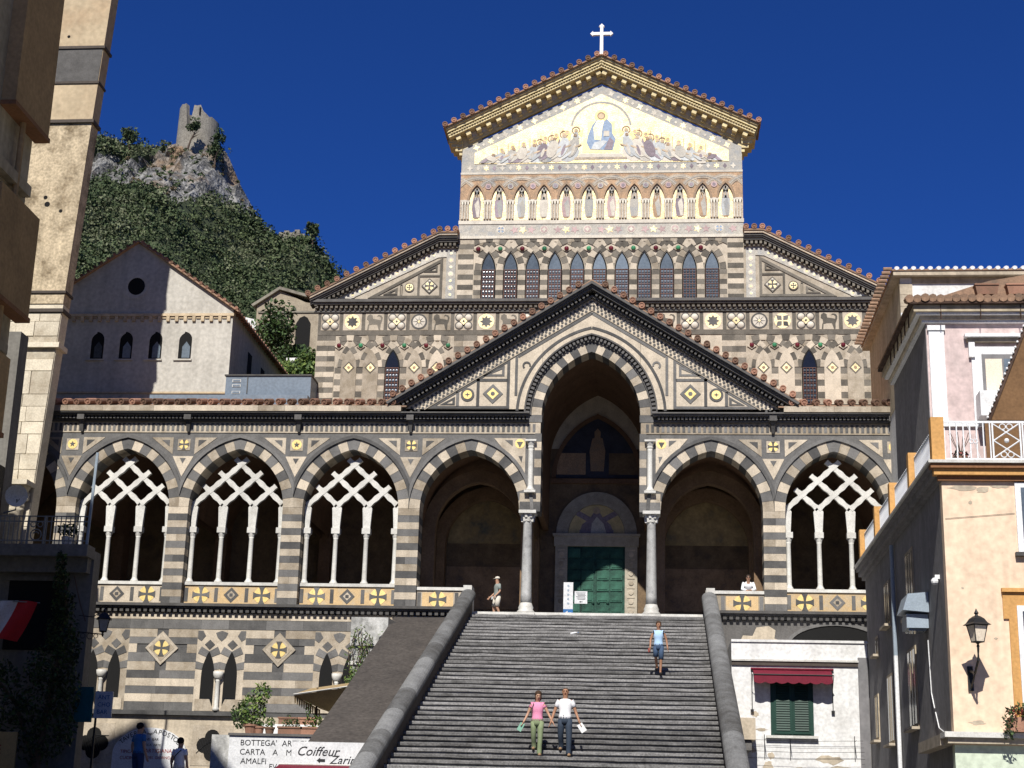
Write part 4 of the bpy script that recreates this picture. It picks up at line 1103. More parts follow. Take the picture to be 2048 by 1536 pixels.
# ------------------------------------------------------------------ chapel left of the church
CY = 7.0
ch = thing('chapel', 'plain cream gabled chapel with a round window left of the church', 'chapel', (-21, 7, 8))
P = [(-26.5,8.6),(-16.52,8.6),(-16.52,15.1),(-21.19,18.2),(-25.9,15.1),(-26.5,15.1)]
cw = at_(MB().prism(P, CY, CY+17).obj('wall', 'chapel_plaster', ch), ch)
# round window with a splayed reveal and pointed slits
def hole_window(P, name='window', d=.0):
    cx = sum(p[0] for p in P)/len(P); cz = sum(p[1] for p in P)/len(P)
    o = at_(MB().prism(P, CY-.006-d, CY+.02).obj(name, 'hole', cw), ch)
    return o
o = hole_window(disc(-21.16, 16.10, .42, 20), 'round_window')
at_(MB().strip([(-21.22+.66*math.cos(2*PI*i/24), 16.14+.66*math.sin(2*PI*i/24)) for i in range(25)], [(-21.12+.42*math.cos(2*PI*i/24), 16.10+.42*math.sin(2*PI*i/24)) for i in range(25)], CY-.02, CY+.02).obj('window_reveal', 'chapel_plaster', o), ch)
for i, cx in enumerate((-18.68, -20.05, -21.42, -22.75)):
    zb = 12.62; a = Arch(cx, .36, 13.54, 13.92); c = a.curve(a.R, 6)
    o = hole_window([(cx+.36,zb),(cx-.36,zb)]+c)
    L_ = c[:7]; at_(plate('reveal', [(cx-.36,zb)]+L_+[(min(x+.13, cx), z-.05) for x, z in L_][::-1]+[(cx-.23,zb)], CY-.012, .02, 'chapel_plaster', o), ch)
    at_(plate('pane', [(cx-.06,zb+.06),(cx+.3,zb+.06),(cx+.3,13.2),(cx+.12,13.45),(cx-.06,13.2)], CY-.018, .01, 'glass', o), ch)
    at_(MB().box(cx-.42, cx+.42, CY-.07, CY+.01, zb-.07, zb).obj('sill', 'chapel_plaster', o), ch)
at_(MB().box(-26.4, -16.46, CY-.10, CY+.01, 14.64, 14.76).obj('string_course', 'chapel_trim', cw), ch)
x = -26.3
brk = MB().box(-.075, .075, -.09, .0, -.24, 0); brk = brk.mesh('bracket', 'chapel_trim')
while x < -16.5: at_(inst('bracket', brk, cw, (x, CY, 14.635)), ch); x += .40
m = MB()
x = -26.3
while x < -16.8: m.box(x+.1, x+.30, CY-.05, CY+.01, 14.53, 14.638); x += .40
at_(m.obj('bracket_arches', 'chapel_trim', cw, kind='stuff'), ch)
at_(MB().box(-26.4, -16.6, CY-.06, CY+.01, 11.0, 11.08).obj('string_course', 'chapel_trim', cw), ch)
# side windows on the shaded flank
for y in (10, 12.5, 15, 17.5): at_(MB().box(-16.53, -16.50, y, y+.7, 12.5, 13.9).obj('side_window', 'hole', cw), ch)
rs = (18.35-15.1)/4.69
rf = MB()
for s in (-1, 1):
    xa = -21.19; P = [(xa, 18.22), (xa+s*4.95, 18.22-4.95*rs), (xa+s*4.95, 18.30-4.95*rs), (xa, 18.30)]
    rf.prism(P, CY-.18, CY+17.2)
rf = at_(rf.obj('roof', 'roof_old', ch), ch)
for i in range(17):
    for s in (-1, 1):
        x = -21.19+s*(.2+i*.29); at_(inst('roof_tile', TILE, rf, (x, CY-.2, 18.34-abs(x+21.19)*rs), (0, s*.57, 0), (.6,.6,.6)), ch)
for i in range(40):
    at_(inst('roof_tile', TILE, rf, (-16.22, CY+.1+i*.42, 18.31-4.97*rs), (0, 0, PI/2), (.6,.6,.6)), ch)
# service duct on the arcade roof
dk = thing('service_duct', 'low blue grey metal housing on the arcade roof between chapel and church', 'housing', (-14.4, 6, 10))
at_(MB().box(-16.3, -12.5, 5.9, 7.2, 10.1, 11.5).obj('casing', 'blue_metal', dk), dk)
at_(MB().box(-16.36, -12.46, 5.84, 7.2, 11.5, 11.56).obj('lid', 'moulding_dark', dk), dk)
at_(MB().box(-15.34, -15.30, 5.87, 5.9, 10.7, 11.45).obj('joint', 'moulding_dark', dk), dk)
for z in (11.28, 11.05, 10.75):
    o = at_(MB().box(-16.0, -15.62, 5.88, 5.9, z-.06, z+.06).obj('vent', 'marble', dk), dk); at_(MB().box(-15.97, -15.65, 5.87, 5.881, z-.04, z+.04).obj('vent_slot', 'blue_metal', o), dk)
at_(MB().box(-19.5, -12.5, 5.4, 5.9, 10.0, 10.5).obj('upstand', 'blue_metal', dk), dk)

# ------------------------------------------------------------------ bell tower at the left edge
mk('tower_plaster', (.50,.40,.265), .9, .25, .5, (.44,.32,.20), .03, .3, streak=.08)
mk('tower_plaster_worn', (.50,.41,.28), .9, .45, 1.1, (.24,.185,.115), .03, .6, amt=.3, fine=2, streak=.15)
mk('tower_stone', (.58,.52,.41), .9, .25, 1.6, (.42,.36,.27), .12, .5)
tw = thing('bell_tower', 'tall peeling ochre plaster tower with stone blocks at its foot', 'tower', (-22.5, -2.5, 0))
XR = lambda z: -21.32+.047*(z-7)         # right-hand edge, leaning in a little
def tslab(z0, z1, y0, y1, mat, name, par, dx=0., xl=-26):
    P = [(xl,z0),(XR(z0)+dx,z0),(XR(z1)+dx,z1),(xl,z1)]
    return at_(MB().prism(P, y0, y1).obj(name, mat, par), tw)
base = tslab(-9.75, 12.3, -1.46, -.75, 'tower_stone', 'shaft_base', tw)
tslab(12.32, 20.3, -1.5, -.75, 'tower_plaster_worn', 'shaft', tw); sh = tslab(20.32, 34, -1.5, -.75, 'tower_plaster', 'shaft', tw)
for z, h_, d_ in ((11.95,.14,.08),(12.75,.1,.06),(10.45,.2,.16),(20.2,.14,.1),(22.0,.1,.05),(23.6,.12,.08)):
    tslab(z, z+h_, -1.5-d_, -.7, 'brown_render' if z > 11 else 'tower_stone', 'string_course', tw, d_)
tslab(22.1, 23.6, -1.53, -.75, 'moulding_dark', 'dark_band', tw, -.02)
random.seed(8)
z = -1.0
while z < 12.0:
    h_ = random.choice([.5,.62,.8,.95]); h_ = min(h_, 11.93-z)
    if h_ < .15: break
    x = -23.5
    while x < XR(z)-.03:
        w = random.uniform(.5, 1.1)
        if XR(z)-x-w < .3: w = XR(z)-.01-x
        at_(MB().prism([(x+.012, z+.012), (x+w-.012, z+.012), (x+w-.012+(.047*h_ if x+w > XR(z)-.1 else 0), z+h_-.012), (x+.012, z+h_-.012)], -1.52+random.uniform(-.02,.02), -1.45).obj('stone_block', 'tower_stone', base), tw); x += w
    z += h_
for (x, z, r_) in ((-21.6,22.95,.09),(-22.1,24.2,.07),(-22.3,16.9,.09),(-22.2,16.6,.12),(-21.6,16.3,.08),(-21.75,6.7,.08)):
    at_(MB().lathe([(r_,0),(r_*.9,-.01),(.0001,-.012)], (x,-1.5,z), 9, 'y').obj('putlog_hole', 'hole', tw), tw)
m = MB(); m.smooth = True; m.lathe([(.33,0),(.31,6),(.36,6.1)], (-21.98,-1.75,-2.2), 14); co_ = at_(m.obj('corner_column', 'tower_stone', tw), tw)
m = MB(); m.lathe([(.33,0),(.36,.1),(.35,.3),(.42,.42),(.4,.6),(.52,.85)], (-21.98,-1.75,3.9), 10)
for k in range(10):
    a = 2*PI*k/10; m.ball((-21.98+.42*math.cos(a), -1.75+.42*math.sin(a), 4.3+.2*(k % 2)), .12, 5)
m.box(-22.55, -21.4, -2.3, -1.4, 4.76, 4.95); at_(m.obj('capital', 'tower_stone', co_), tw)
def newthing(name, label, cat, loc, group=None):
    e = thing(name, label, cat, loc, 0, group)
    def add(mb, nm, mat, par=None, **k):
        o = mb.obj(nm, mat, par or e, **k)
        if par is None: o.matrix_parent_inverse = Matrix.Translation(-Vector(loc))
        return o
    return e, add
def instE(name, me, e, loc, rot=(0,0,0), sc=(1,1,1)):
    o = inst(name, me, e, loc, rot, sc); o.matrix_parent_inverse = Matrix.Translation(-Vector(e.location)); return o
B = lambda *a: MB().box(*a)
mk('whitewash', (.74,.74,.73), .9, .10, 1.1, (.55,.54,.51), .03, .25, amt=.9, streak=.12)
mk('green_shutter', (.013,.045,.032), .5, .2, 4, None, .05, .05)
mk('red_cloth', (.15,.012,.028), .8, .2, 3, None, .02, .1)
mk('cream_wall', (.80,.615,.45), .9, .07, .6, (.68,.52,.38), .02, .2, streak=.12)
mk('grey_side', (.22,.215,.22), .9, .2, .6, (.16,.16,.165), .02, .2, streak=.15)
mk('orange_trim', (.58,.32,.11), .8, .12, 1.5, None, .04, .1)
mk('brown_trim', (.25,.12,.055), .8, .2, 2, None, .04, .1)
mk('white_iron', (.72,.74,.76), .4, .06, 5, None, .03, 0)
mk('blue_iron', (.30,.36,.42), .4, .1, 5, None, .03, 0)
mk('pale_green_wall', (.55,.62,.50), .9, .08, 1, None, .02, .1)
mk('pink_wall', (.64,.51,.49), .9, .1, .7, (.52,.43,.41), .02, .2, streak=.14)
mk('white_trim', (.76,.77,.78), .7, .06, 2, (.66,.67,.68), .02, .05)
mk('brown_canvas', (.17,.095,.045), .9, .2, 1.5, None, .02, .1)
mk('shade_plaster', (.46,.39,.28), .9, .25, .8, (.36,.29,.19), .05, .2, streak=.25)
mk('bay_wood', (.38,.25,.12), .85, .25, 1.2, None, .08, .2)
mk('dark_wood', (.07,.04,.028), .9, .5, 2.5, (.15,.10,.08), .1, .3, streak=.4)
mk('lamp_glass', (.80,.70,.56), .3, .05, 3, None, 0, 0)
# ------------------------------------------------------------------ white house right of the stairs
e, A = newthing('white_house', 'peeling white house with red awning and green shutters beside the right parapet', 'house', (7, -8, -9.7))
A(B(4.95, 9.24, -8, -.5, -9.75, -1.55), 'wall', 'whitewash')
w = e.children[0]
A(B(4.95, 9.26, -8.05, -.5, -1.548, -1.47), 'roof_edge', 'whitewash')
A(B(4.95, 8.95, -8.10, -7.99, -2.16, -2.10), 'string_course', 'marble'); A(B(4.95, 8.95, -8.06, -7.99, -2.29, -2.16), 'string_course', 'brown_render')
A(B(8.93, 9.235, -8.07, -7.9, -9.7, -2.0), 'corner_strip', 'grey_side')
wf = A(B(6.16, 7.50, -8.03, -7.99, -4.46, -2.8), 'window', 'green_shutter')
for s, x0 in ((-1, 6.26), (1, 6.845)):
    sh = A(B(x0, x0+.565, -8.06, -8.03, -4.42, -2.86), 'shutter', 'green_shutter', wf)
    m = MB()
    for k in range(19): m.add([(x0+.07, -8.085, -4.32+k*.075), (x0+.495, -8.085, -4.32+k*.075), (x0+.495, -8.06, -4.27+k*.075), (x0+.07, -8.06, -4.27+k*.075)], [(0,1,2,3)])
    m.obj('slat', 'green_shutter', wf, kind='stuff')
A(B(6.0, 7.62, -8.16, -7.99, -4.56, -4.48), 'sill', 'marble')
A(B(6.06, 6.155, -8.02, -7.99, -4.47, -2.8), 'window_border', 'whitewash'); A(B(7.505, 7.60, -8.02, -7.99, -4.47, -2.8), 'window_border', 'whitewash')
random.seed(31)
def blob(cx, cz, rx, rz_, n=14): return [(cx+rx*math.cos(2*PI*i/n)*random.uniform(.55,1.1), cz+rz_*math.sin(2*PI*i/n)*random.uniform(.55,1.1)) for i in range(n)]
for cx, cz, rx, rz_ in ((5.68,-3.82,.16,.1),(5.85,-4.3,.2,.05),(6.15,-5.1,.12,.12),(8.0,-5.2,.5,.16),(8.3,-5.55,.55,.2),(6.05,-5.45,.18,.22),(7.1,-5.5,.3,.08),(5.6,-4.95,.1,.1)):
    A(MB().prism(blob(cx, cz, rx, rz_), -8.006, -7.99), 'bare_patch', 'base_plaster', w)
aw, A2 = newthing('awning', 'small dark red awning with a scalloped valance over green shutters', 'awning', (6.85, -8.2, -2.4))
m = MB(); xs = [5.62+2.46*i/28 for i in range(29)]
top = [(x, -8.0, -2.42) for x in xs]; mid = [(x, -8.55, -2.62) for x in xs]; lo = [(x, -8.56, -2.86-.055*abs(math.sin(i*PI/4))-.0) for i, x in enumerate(xs)]
m.add(top+mid+lo, [(i, i+1, i+30, i+29) for i in range(28)]+[(i+29, i+30, i+59, i+58) for i in range(28)])
A2(m, 'cloth', 'red_cloth')
A2(MB().tube([(5.6,-8.56,-2.63),(8.1,-8.56,-2.63)], .02, 6), 'front_bar', 'black_iron'); A2(MB().tube([(5.55,-8.06,-2.40),(8.16,-8.06,-2.40)], .035, 8), 'roller', 'red_cloth')
for x in (5.58, 8.11):
    A2(MB().tube([(x,-8.07,-2.38),(x,-8.07,-3.7)], .014, 6), 'rod', 'black_iron'); A2(MB().tube([(x,-8.07,-3.05),(x,-8.56,-2.63)], .012, 5), 'arm', 'black_iron')
    A2(MB().box(x-.05, x+.05, -8.1, -8.02, -3.76, -3.68), 'bracket', 'black_iron')
wl, A3 = newthing('washing_line', 'thin wire washing lines on iron brackets below the green shutters', 'washing line', (7.5, -8.4, -4.8))
for x in (5.95, 6.75, 8.75):
    A3(MB().tube([(x,-8.0,-4.62),(x,-8.5,-4.62)], .012, 5), 'bracket', 'black_iron'); A3(MB().tube([(x,-8.03,-4.45),(x,-8.03,-5.2)], .012, 5), 'bracket', 'black_iron')
for k, (y, z) in enumerate(((-8.15,-4.62),(-8.3,-4.84),(-8.42,-4.98),(-8.5,-5.2))): A3(MB().tube([(5.4,y,z),(7.0,y,z-.03),(9.0,y,z+.02)], .006, 4), 'wire', 'black_iron')
sb, A4 = newthing('stone_block', 'stubby weathered stone block jutting from the right parapet', 'stone block', (5.2, -8.6, -4.4))
A4(B(4.75, 5.62, -9.0, -8.05, -4.68, -4.02), 'block', 'base_plaster'); A4(B(4.75, 5.5, -8.9, -8.05, -5.0, -4.69), 'corbel', 'moulding_dark')

# ------------------------------------------------------------------ cream house, right
FX, FY = 9.26, -22.4
e, A = newthing('cream_house', 'cream painted house with shaded grey flank and roof terrace at the right edge', 'house', (12, -16, -9.7))
A(B(FX, 17, FY, FY+.3, -5.6, .55), 'front_wall', 'cream_wall'); A(B(FX, 17, FY, FY+.3, -9.75, -5.602), 'ground_floor', 'pale_green_wall')
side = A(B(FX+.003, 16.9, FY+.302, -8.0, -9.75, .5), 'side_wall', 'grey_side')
m = MB(); m.box(FX-.30, 17, FY-.30, -7.9, .74, .86); m.box(FX-.24, 17, FY-.24, -7.9, .55, .64); m.box(FX-.12, 17, FY-.12, -7.9, .42, .55)
A(B(FX-.34, 17, FY-.34, -7.86, .86, .93), 'terrace_edge', 'marble'); [A(B(FX-d, 17, FY-d, FY+.02, z0, z1), 'cornice', mt) for d, z0, z1, mt in ((.28,.75,.858,'brown_trim'),(.2,.60,.748,'orange_trim'),(.1,.48,.598,'brown_trim'))]
[A(B(FX-d, FX+.2, FY+.022, -7.9, z0, z1), 'shaded_side_cornice', 'grey_side') for d, z0, z1 in ((.28,.75,.858),(.2,.60,.748),(.1,.48,.598))]  # grey instead of orange along the flank: its shade is put into the colour
A(B(FX-.26, 17, FY-.3, FY+.31, -5.45, -5.33), 'ledge', 'marble'); A(B(FX-.18, 17, FY-.2, FY+.31, -5.58, -5.452), 'ledge', 'base_plaster'); A(B(FX-.26, FX, FY+.32, FY+3.5, -5.6, -5.35), 'ledge', 'base_plaster')
wn = A(B(10.93, 12.3, FY-.05, FY, -1.2, .45), 'window', 'white_trim'); A(B(11.06, 12.2, FY-.06, FY-.051, -1.08, .33), 'pane', 'glass', wn); A(B(10.85, 12.4, FY-.14, FY, -1.3, -1.21), 'sill', 'moulding_dark', wn)
wn = A(B(10.62, 12.6, FY-.05, FY, -5.2, -2.15), 'window_surround', 'orange_trim'); A(B(10.48, 12.7, FY-.12, FY, -2.14, -2.05), 'surround_cap', 'orange_trim', wn)
A(B(10.50, 10.62, FY-.05, FY, -2.75, -2.15), 'surround_ear', 'orange_trim', wn); A(B(10.80, 12.4, FY-.09, FY-.051, -5.1, -2.45), 'door_frame', 'white_trim', wn); A(B(10.92, 12.3, FY-.1, FY-.091, -5.0, -2.58), 'pane', 'glass', wn)
for (y0, y1, z0, z1) in ((-13.3,-12.4,-1.55,-.45),(-17.7,-16.6,-1.9,-.3),(-17.5,-16.3,-4.75,-2.85),(-13.3,-12.3,-4.9,-3.1),(-10.1,-9.4,-4.6,-3.4),(-10.6,-10.1,-2.1,-1.7)):
    o = A(B(FX-.03, FX+.003, y0-.08, y1+.08, z0-.08, z1+.08), 'side_window', 'shade_plaster'); A(B(FX-.04, FX-.031, y0, y1, z0, z1), 'pane', 'glass_dark', o)
    for q in (.33, .66): A(B(FX-.05, FX-.041, y0+(y1-y0)*q-.03, y0+(y1-y0)*q+.03, z0, z1), 'glazing_bar', 'shade_plaster', o)
    A(B(FX-.2, FX, y0-.12, y1+.12, z0-.16, z0-.09), 'sill', 'base_plaster', o)
A(MB().tube([(FX-.09,-14.6,.4),(FX-.09,-14.6,-2.7)], .06, 8), 'drain_pipe', 'blue_iron'); A(MB().tube([(FX-.09,-14.6,-2.7),(FX-.09,-14.6,-9.6)], .06, 8), 'drain_pipe', 'white_trim')
A(MB().tube([(FX-.02,-19.6,-2.9),(FX-.02,-19.75,-4.2),(FX-.02,-20.1,-4.6)], .012, 5), 'cable', 'white_trim'); A(MB().tube([(FX-.02,-20.2,-4.7),(FX-.02,-20.6,-5.1),(FX-.02,-21.3,-5.25)], .012, 5), 'cable', 'white_trim')
random.seed(33)
for cx, cz, rx, rz_ in ((9.75,.32,.35,.07),(10.2,.28,.22,.1),(10.6,.36,.25,.05),(9.9,-.02,.05,.05),(9.62,-2.05,.04,.03),(10.3,-3.2,.05,.03),(9.8,-5.1,.2,.06)): A(MB().prism(blob(cx, cz, rx, rz_), FY-.006, FY+.01), 'bare_patch', 'base_plaster')
A(MB().tube([(9.3,FY-.02,-.42),(10.9,FY-.02,-.28)], .006, 4), 'cable', 'moulding_dark')
fl, A2 = newthing('floodlight', 'grey box floodlight fixed high on the shaded flank of the cream house', 'floodlight', (9.0, -19.3, -2.2))
A2(MB().prism([(9.25,-1.75),(8.75,-1.8),(8.62,-2.2),(9.25,-2.25)], -19.9, -18.8), 'housing', 'blue_iron'); A2(B(8.72, 9.25, -19.75, -18.95, -2.62, -2.28), 'lamp_box', 'blue_iron'); A2(B(8.78, 9.2, -19.65, -19.05, -2.68, -2.621), 'lens', 'glass'); A2(B(8.8, 9.25, -19.6, -19.0, -2.279, -2.251), 'neck', 'moulding_dark')
cmr, A2 = newthing('wall_camera', 'little white security camera near the corner of the cream house', 'camera', (9.2, -21.6, -1.7))
A2(MB().ball((9.15,-21.5,-1.75), .09, 6), 'dome', 'white_trim'); A2(B(9.15, 9.26, -21.55, -21.45, -1.7, -1.6), 'mount', 'white_trim')
# terrace railing
rl, A = newthing('terrace_railing', 'white iron scrollwork railing with orange posts round the roof terrace', 'railing', (9.3, -22.4, .93))
for y in (-22.45, -18.9, -15.4, -12.2, -8.6): A(B(FX-.22, FX+.08, y-.15, y+.15, .93, 2.0), 'post', 'orange_trim')
A(B(FX+.08, 15, FY-.03, FY+.0, 1.90, 1.95), 'top_rail', 'white_iron'); A(B(FX+.08, 15, FY-.03, FY, 1.0, 1.04), 'bottom_rail', 'white_iron')
bar = B(-.014, .014, -.014, .014, 1.04, 1.90).mesh('bar', 'white_iron')
x = FX+.25; k = 0
while x < 10.45: instE('bar', bar, rl, (x, FY-.015, 0)); x += .155
def ring(cx, cz, r, t, y, n=14, a0=0, a1=2*PI): return MB().tube([(cx+r*math.cos(a0+(a1-a0)*i/n), y, cz+r*math.sin(a0+(a1-a0)*i/n)) for i in range(n+1)], t, 5)
for cx in (10.05,):
    for s in (-1, 1): A(ring(cx+s*.05, 1.45, .05, .012, FY-.03), 'ornament', 'white_iron')
    A(MB().tube([(cx-.14,FY-.02,1.88),(cx,FY-.02,1.45),(cx+.14,FY-.02,1.88)], .01, 4), 'ornament', 'white_iron'); A(MB().tube([(cx-.14,FY-.02,1.05),(cx,FY-.02,1.45),(cx+.14,FY-.02,1.05)], .01, 4), 'ornament', 'white_iron')
for x0 in (10.52, 11.22):
    for (p, q) in (((x0,1.06),(x0+.6,1.47)),((x0+.6,1.06),(x0,1.47)),((x0,1.47),(x0+.6,1.88)),((x0+.6,1.47),(x0,1.88))): A(MB().tube([(p[0],FY-.015,p[1]),(q[0],FY-.015,q[1])], .018, 5), 'lattice', 'white_iron')
    for z in (1.13, 1.81):
        for s in (.22, .38): A(ring(x0+s, z, .07, .014, FY-.02), 'scroll', 'white_iron')
    A(MB().ball((x0+.3,FY-.02,1.47), .06, 6), 'boss', 'white_iron')
    for x in (x0-.02, x0+.62): instE('bar', bar, rl, (x, FY-.015, 0), sc=(1.3,1.3,1))
x = 11.95
while x < 15: instE('bar', bar, rl, (x, FY-.015, 0)); x += .155
for ya, yb in ((-22.3,-19.05),(-18.75,-15.55),(-15.25,-12.35),(-12.05,-8.75)):
    A(B(FX-.08, FX-.05, ya, yb, 1.80, 1.85), 'side_rail', 'blue_iron'); A(B(FX-.08, FX-.05, ya, yb, 1.0, 1.04), 'side_rail', 'blue_iron')
    y = ya+.1
    while y < yb: instE('side_bar', bar, rl, (FX-.065, y, 0), sc=(1,1,.99)); y += .17
for o in rl.children:
    if o.name.startswith('side_bar'): o.data = o.data
cn, A = newthing('canopy', 'brown canvas canopy with white beaded edge over the terrace at right', 'canopy', (13, -17, 2))
P = [(11.58,3.42),(13.3,7.45),(17,7.45),(17,3.42)]
A(MB().prism(P, -17.06, -17.0), 'canvas', 'brown_canvas'); A(B(11.45, 17, -17.05, -17.0, .95, 3.40), 'side_curtain', 'brown_canvas')
A(MB().prism([(11.50,3.42),(13.22,7.45),(13.32,7.45),(11.60,3.40)], -17.10, -17.061), 'edge_binding', 'dark_wood')
bd = MB().ball((0,0,0), .035, 5).mesh('bead', 'white_trim')
for i in range(27): instE('bead', bd, cn, (11.52+i*.0655, -17.13, 3.48+i*.1535))
sr = A(MB().tube([(11.6,-16.9,.93),(11.6,-16.9,3.4)], .03, 6), 'pole', 'brown_trim')
pt_, A = newthing('terrace_plant', 'straggly potted plant behind the white terrace railing', 'plant', (9.8, -21.8, .93))
m = MB(); m.lathe([(.13,0),(.18,.28)], (9.85,-21.8,.93), 10); A(m, 'pot', 'terracotta')
m = MB()
random.seed(12)
for i in range(9):
    a = random.uniform(0, 6.3); m.tube([(9.85,-21.8,1.2),(9.85+.1*math.cos(a),-21.8+.1*math.sin(a),1.45),(9.85+.25*math.cos(a),-21.8+.25*math.sin(a),1.6+random.random()*.3)], .008, 4)
mk('leaf_green', (.06,.11,.03), .6, .5, 6, (.03,.06,.015), .1, 0); mk('leaf_bright', (.15,.21,.05), .6, .4, 6, (.07,.11,.03), .1, 0); mk('leaf_dark', (.028,.045,.018), .6, .5, 6, None, .1, 0); mk('leaf_red', (.25,.05,.04), .6, .3, 6, None, .1, 0)
mk('bark', (.10,.07,.05), .9, .3, 5, None, .1, .3)
A(m, 'stem', 'bark')
def leaves(m, c, r, n, size, mats=1, flat=.0):
    for i in range(n):
        while True:
            p = Vector((random.uniform(-1,1), random.uniform(-1,1), random.uniform(-1,1)))
            if .25 < p.length < 1: break
        p = Vector((c[0]+p.x*r[0], c[1]+p.y*r[1], c[2]+p.z*r[2]))
        u = Vector((random.gauss(0,1), random.gauss(0,1), random.gauss(0,1))).normalized(); v = u.cross(Vector((random.gauss(0,1), random.gauss(0,1), random.gauss(0,1)))).normalized()
        s = size*random.uniform(.6,1.3); m.cur = random.randrange(mats)
        m.add([p-u*s, p+v*s*.45, p+u*s, p-v*s*.45], [(0,1,2,3)])
    m.cur = 0
m = MB(); leaves(m, (9.85,-21.8,1.25), (.22,.2,.14), 70, .06, 2); A(m, 'foliage', ['leaf_dark','leaf_red'])
# pink house
e, A = newthing('pink_house', 'pale pink house with white pilaster and white window behind the terrace', 'house', (14, -10, -9))
PX, PY = 10.88, -12.0
A(B(PX, 18, PY, -5.2, -9.7, 7.86), 'wall', 'pink_wall')
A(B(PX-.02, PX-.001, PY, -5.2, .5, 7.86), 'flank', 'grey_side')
A(B(PX+.06, PX+.52, PY-.08, PY, 4.72, 7.62), 'pilaster', 'white_trim'); A(B(PX+.02, PX+.56, PY-.12, PY, 7.622, 7.78), 'pilaster_cap', 'white_trim')
A(B(PX-.05, 18, PY-.10, PY, 4.55, 4.71), 'plinth', 'white_trim'); A(B(PX+.0, PX+.4, PY-.06, PY, .5, 4.54), 'corner_pier', 'white_trim')
for k, (z0, z1, d, mt) in enumerate(((7.862,7.94,.14,'white_trim'),(7.942,8.06,.2,'base_plaster'),(8.062,8.13,.34,'white_trim'),(8.132,8.34,.42,'shade_plaster'),(8.342,8.42,.56,'dark_wood'))): A(B(PX-d, 18, PY-d, -5.2, z0, z1), 'cornice', mt)
for x in (PX+.4, PX+1.6, PX+2.8): A(B(x-.012, x+.012, PY-.45, PY-.35, 7.9, 8.42), 'cornice_joint', 'dark_wood')
for y in (-11.5,-10.7,-9.9,-9.1,-8.3,-7.5): A(B(PX-.46, PX-.42, y-.012, y+.012, 7.9, 8.42), 'cornice_joint', 'dark_wood')
rf = A(MB().prism([(PX-.6,8.42),(18,8.42),(18,10.2),(PX+2.0,9.3)], -11.9, -5.3), 'roof', 'roof_old')
rt_ = MB(); rt_.lathe([(.13,0),(.12,.5)], (0,0,0), 8, 'y'); rtm = rt_.mesh('roof_tile', 'roof_old')
for i in range(30): instE('roof_tile', rtm, e, (PX-.55+i*.235, PY-.6+random.uniform(-.03,.03), 8.50+random.uniform(-.02,.02)), (.2,0,0))
wn = A(B(12.2, 14.6, PY-.06, PY, 4.72, 7.1), 'window_surround', 'white_trim'); A(B(12.0, 14.8, PY-.28, PY, 7.36, 7.46), 'window_cap', 'white_trim', wn); A(B(12.08, 14.7, PY-.16, PY, 7.24, 7.358), 'window_cap', 'base_plaster', wn); A(B(12.12, 12.3, PY-.14, PY, 6.75, 7.238), 'cap_bracket', 'white_trim', wn)
A(B(12.5, 14.2, PY-.07, PY-.061, 4.75, 6.85), 'window_recess', 'grey_side', wn); A(B(12.6, 13.1, PY-.08, PY-.071, 4.78, 6.70), 'pane', 'lamp_glass', wn); A(B(13.16, 14.1, PY-.08, PY-.071, 4.78, 6.70), 'pane', 'glass', wn)
A(B(12.25, 14.5, PY-.75, PY-.08, 4.72, 5.5), 'window_balcony', 'white_trim')
for i, x in enumerate((12.7, 13.9, 14.4)):
    fb_, A2 = newthing('flower_box', ['left short terracotta planter on the pink house roof edge','middle long terracotta planter on the pink house roof edge','right long terracotta planter on the pink house roof edge'][i], 'planter', (x, -12.2, 8.7), 'terracotta planters on the roof edge')
    w_ = (.3,.55,.4)[i]; A2(MB().prism([(x-w_,8.66),(x+w_,8.66),(x+w_+.05,8.95),(x-w_-.05,8.95)], -12.5, -12.2), 'trough', 'terracotta'); A2(B(x-w_-.07, x+w_+.07, -12.53, -12.17, 8.951, 9.0), 'rim', 'terracotta'); A2(B(x-w_, x+w_, -12.45, -12.25, 9.001, 9.03), 'soil', 'bark')
# tall white house behind
e, A = newthing('tall_white_house', 'tall white house with stone quoins standing behind the pink house', 'house', (15, -1, -9))
TX, TY = 11.42, -4.0
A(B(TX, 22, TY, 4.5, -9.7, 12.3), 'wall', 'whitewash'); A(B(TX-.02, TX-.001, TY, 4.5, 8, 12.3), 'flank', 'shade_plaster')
for k in range(7): A(B(TX-.03, TX+.42, TY-.04, TY, 9.0+k*.44, 9.425+k*.44), 'quoin', 'base_plaster')
A(B(TX+.42, 22, TY-.05, TY, 12.08, 12.3), 'frieze', 'shade_plaster'); A(B(TX-.28, 22, TY-.3, 4.9, 12.302, 12.46), 'eave', 'base_plaster')
A(B(TX-.32, 22, TY-.34, 4.95, 12.462, 12.52), 'roof', 'roof_old')
wt_ = MB(); wt_.lathe([(.12,0),(.12,.45)], (0,0,0), 8, 'y'); wtm = wt_.mesh('roof_tile', 'white_trim')
for i in range(30): instE('roof_tile', wtm, e, (TX-.15+i*.30, TY-.36, 12.55), (.12,0,0), (.75,1,.6))
for i in range(22): instE('roof_tile', rtm, e, (TX-.33, TY-.3+i*.42, 12.53), (0,0,PI/2), (.6,.6,.6))
A(MB().tube([(TX+.0,TY-.12,10.9),(TX+.0,TY-.12,9.2)], .05, 6), 'drain_pipe', 'white_trim')
an, A = newthing('tv_aerial', 'thin television aerials above the roof of the tall white house', 'aerial', (12.6, 0, 12.6))
for x, h in ((12.35,1.0),(12.62,1.3),(12.85,1.15),(13.1,.9),(13.5,.75),(13.9,.6)): A(MB().tube([(x,.5,12.6),(x,.5,13.0+h)], .014, 4), 'mast', 'white_iron')
A(MB().tube([(12.2,.5,13.95),(14.0,.5,13.35)], .01, 4), 'boom', 'white_iron')
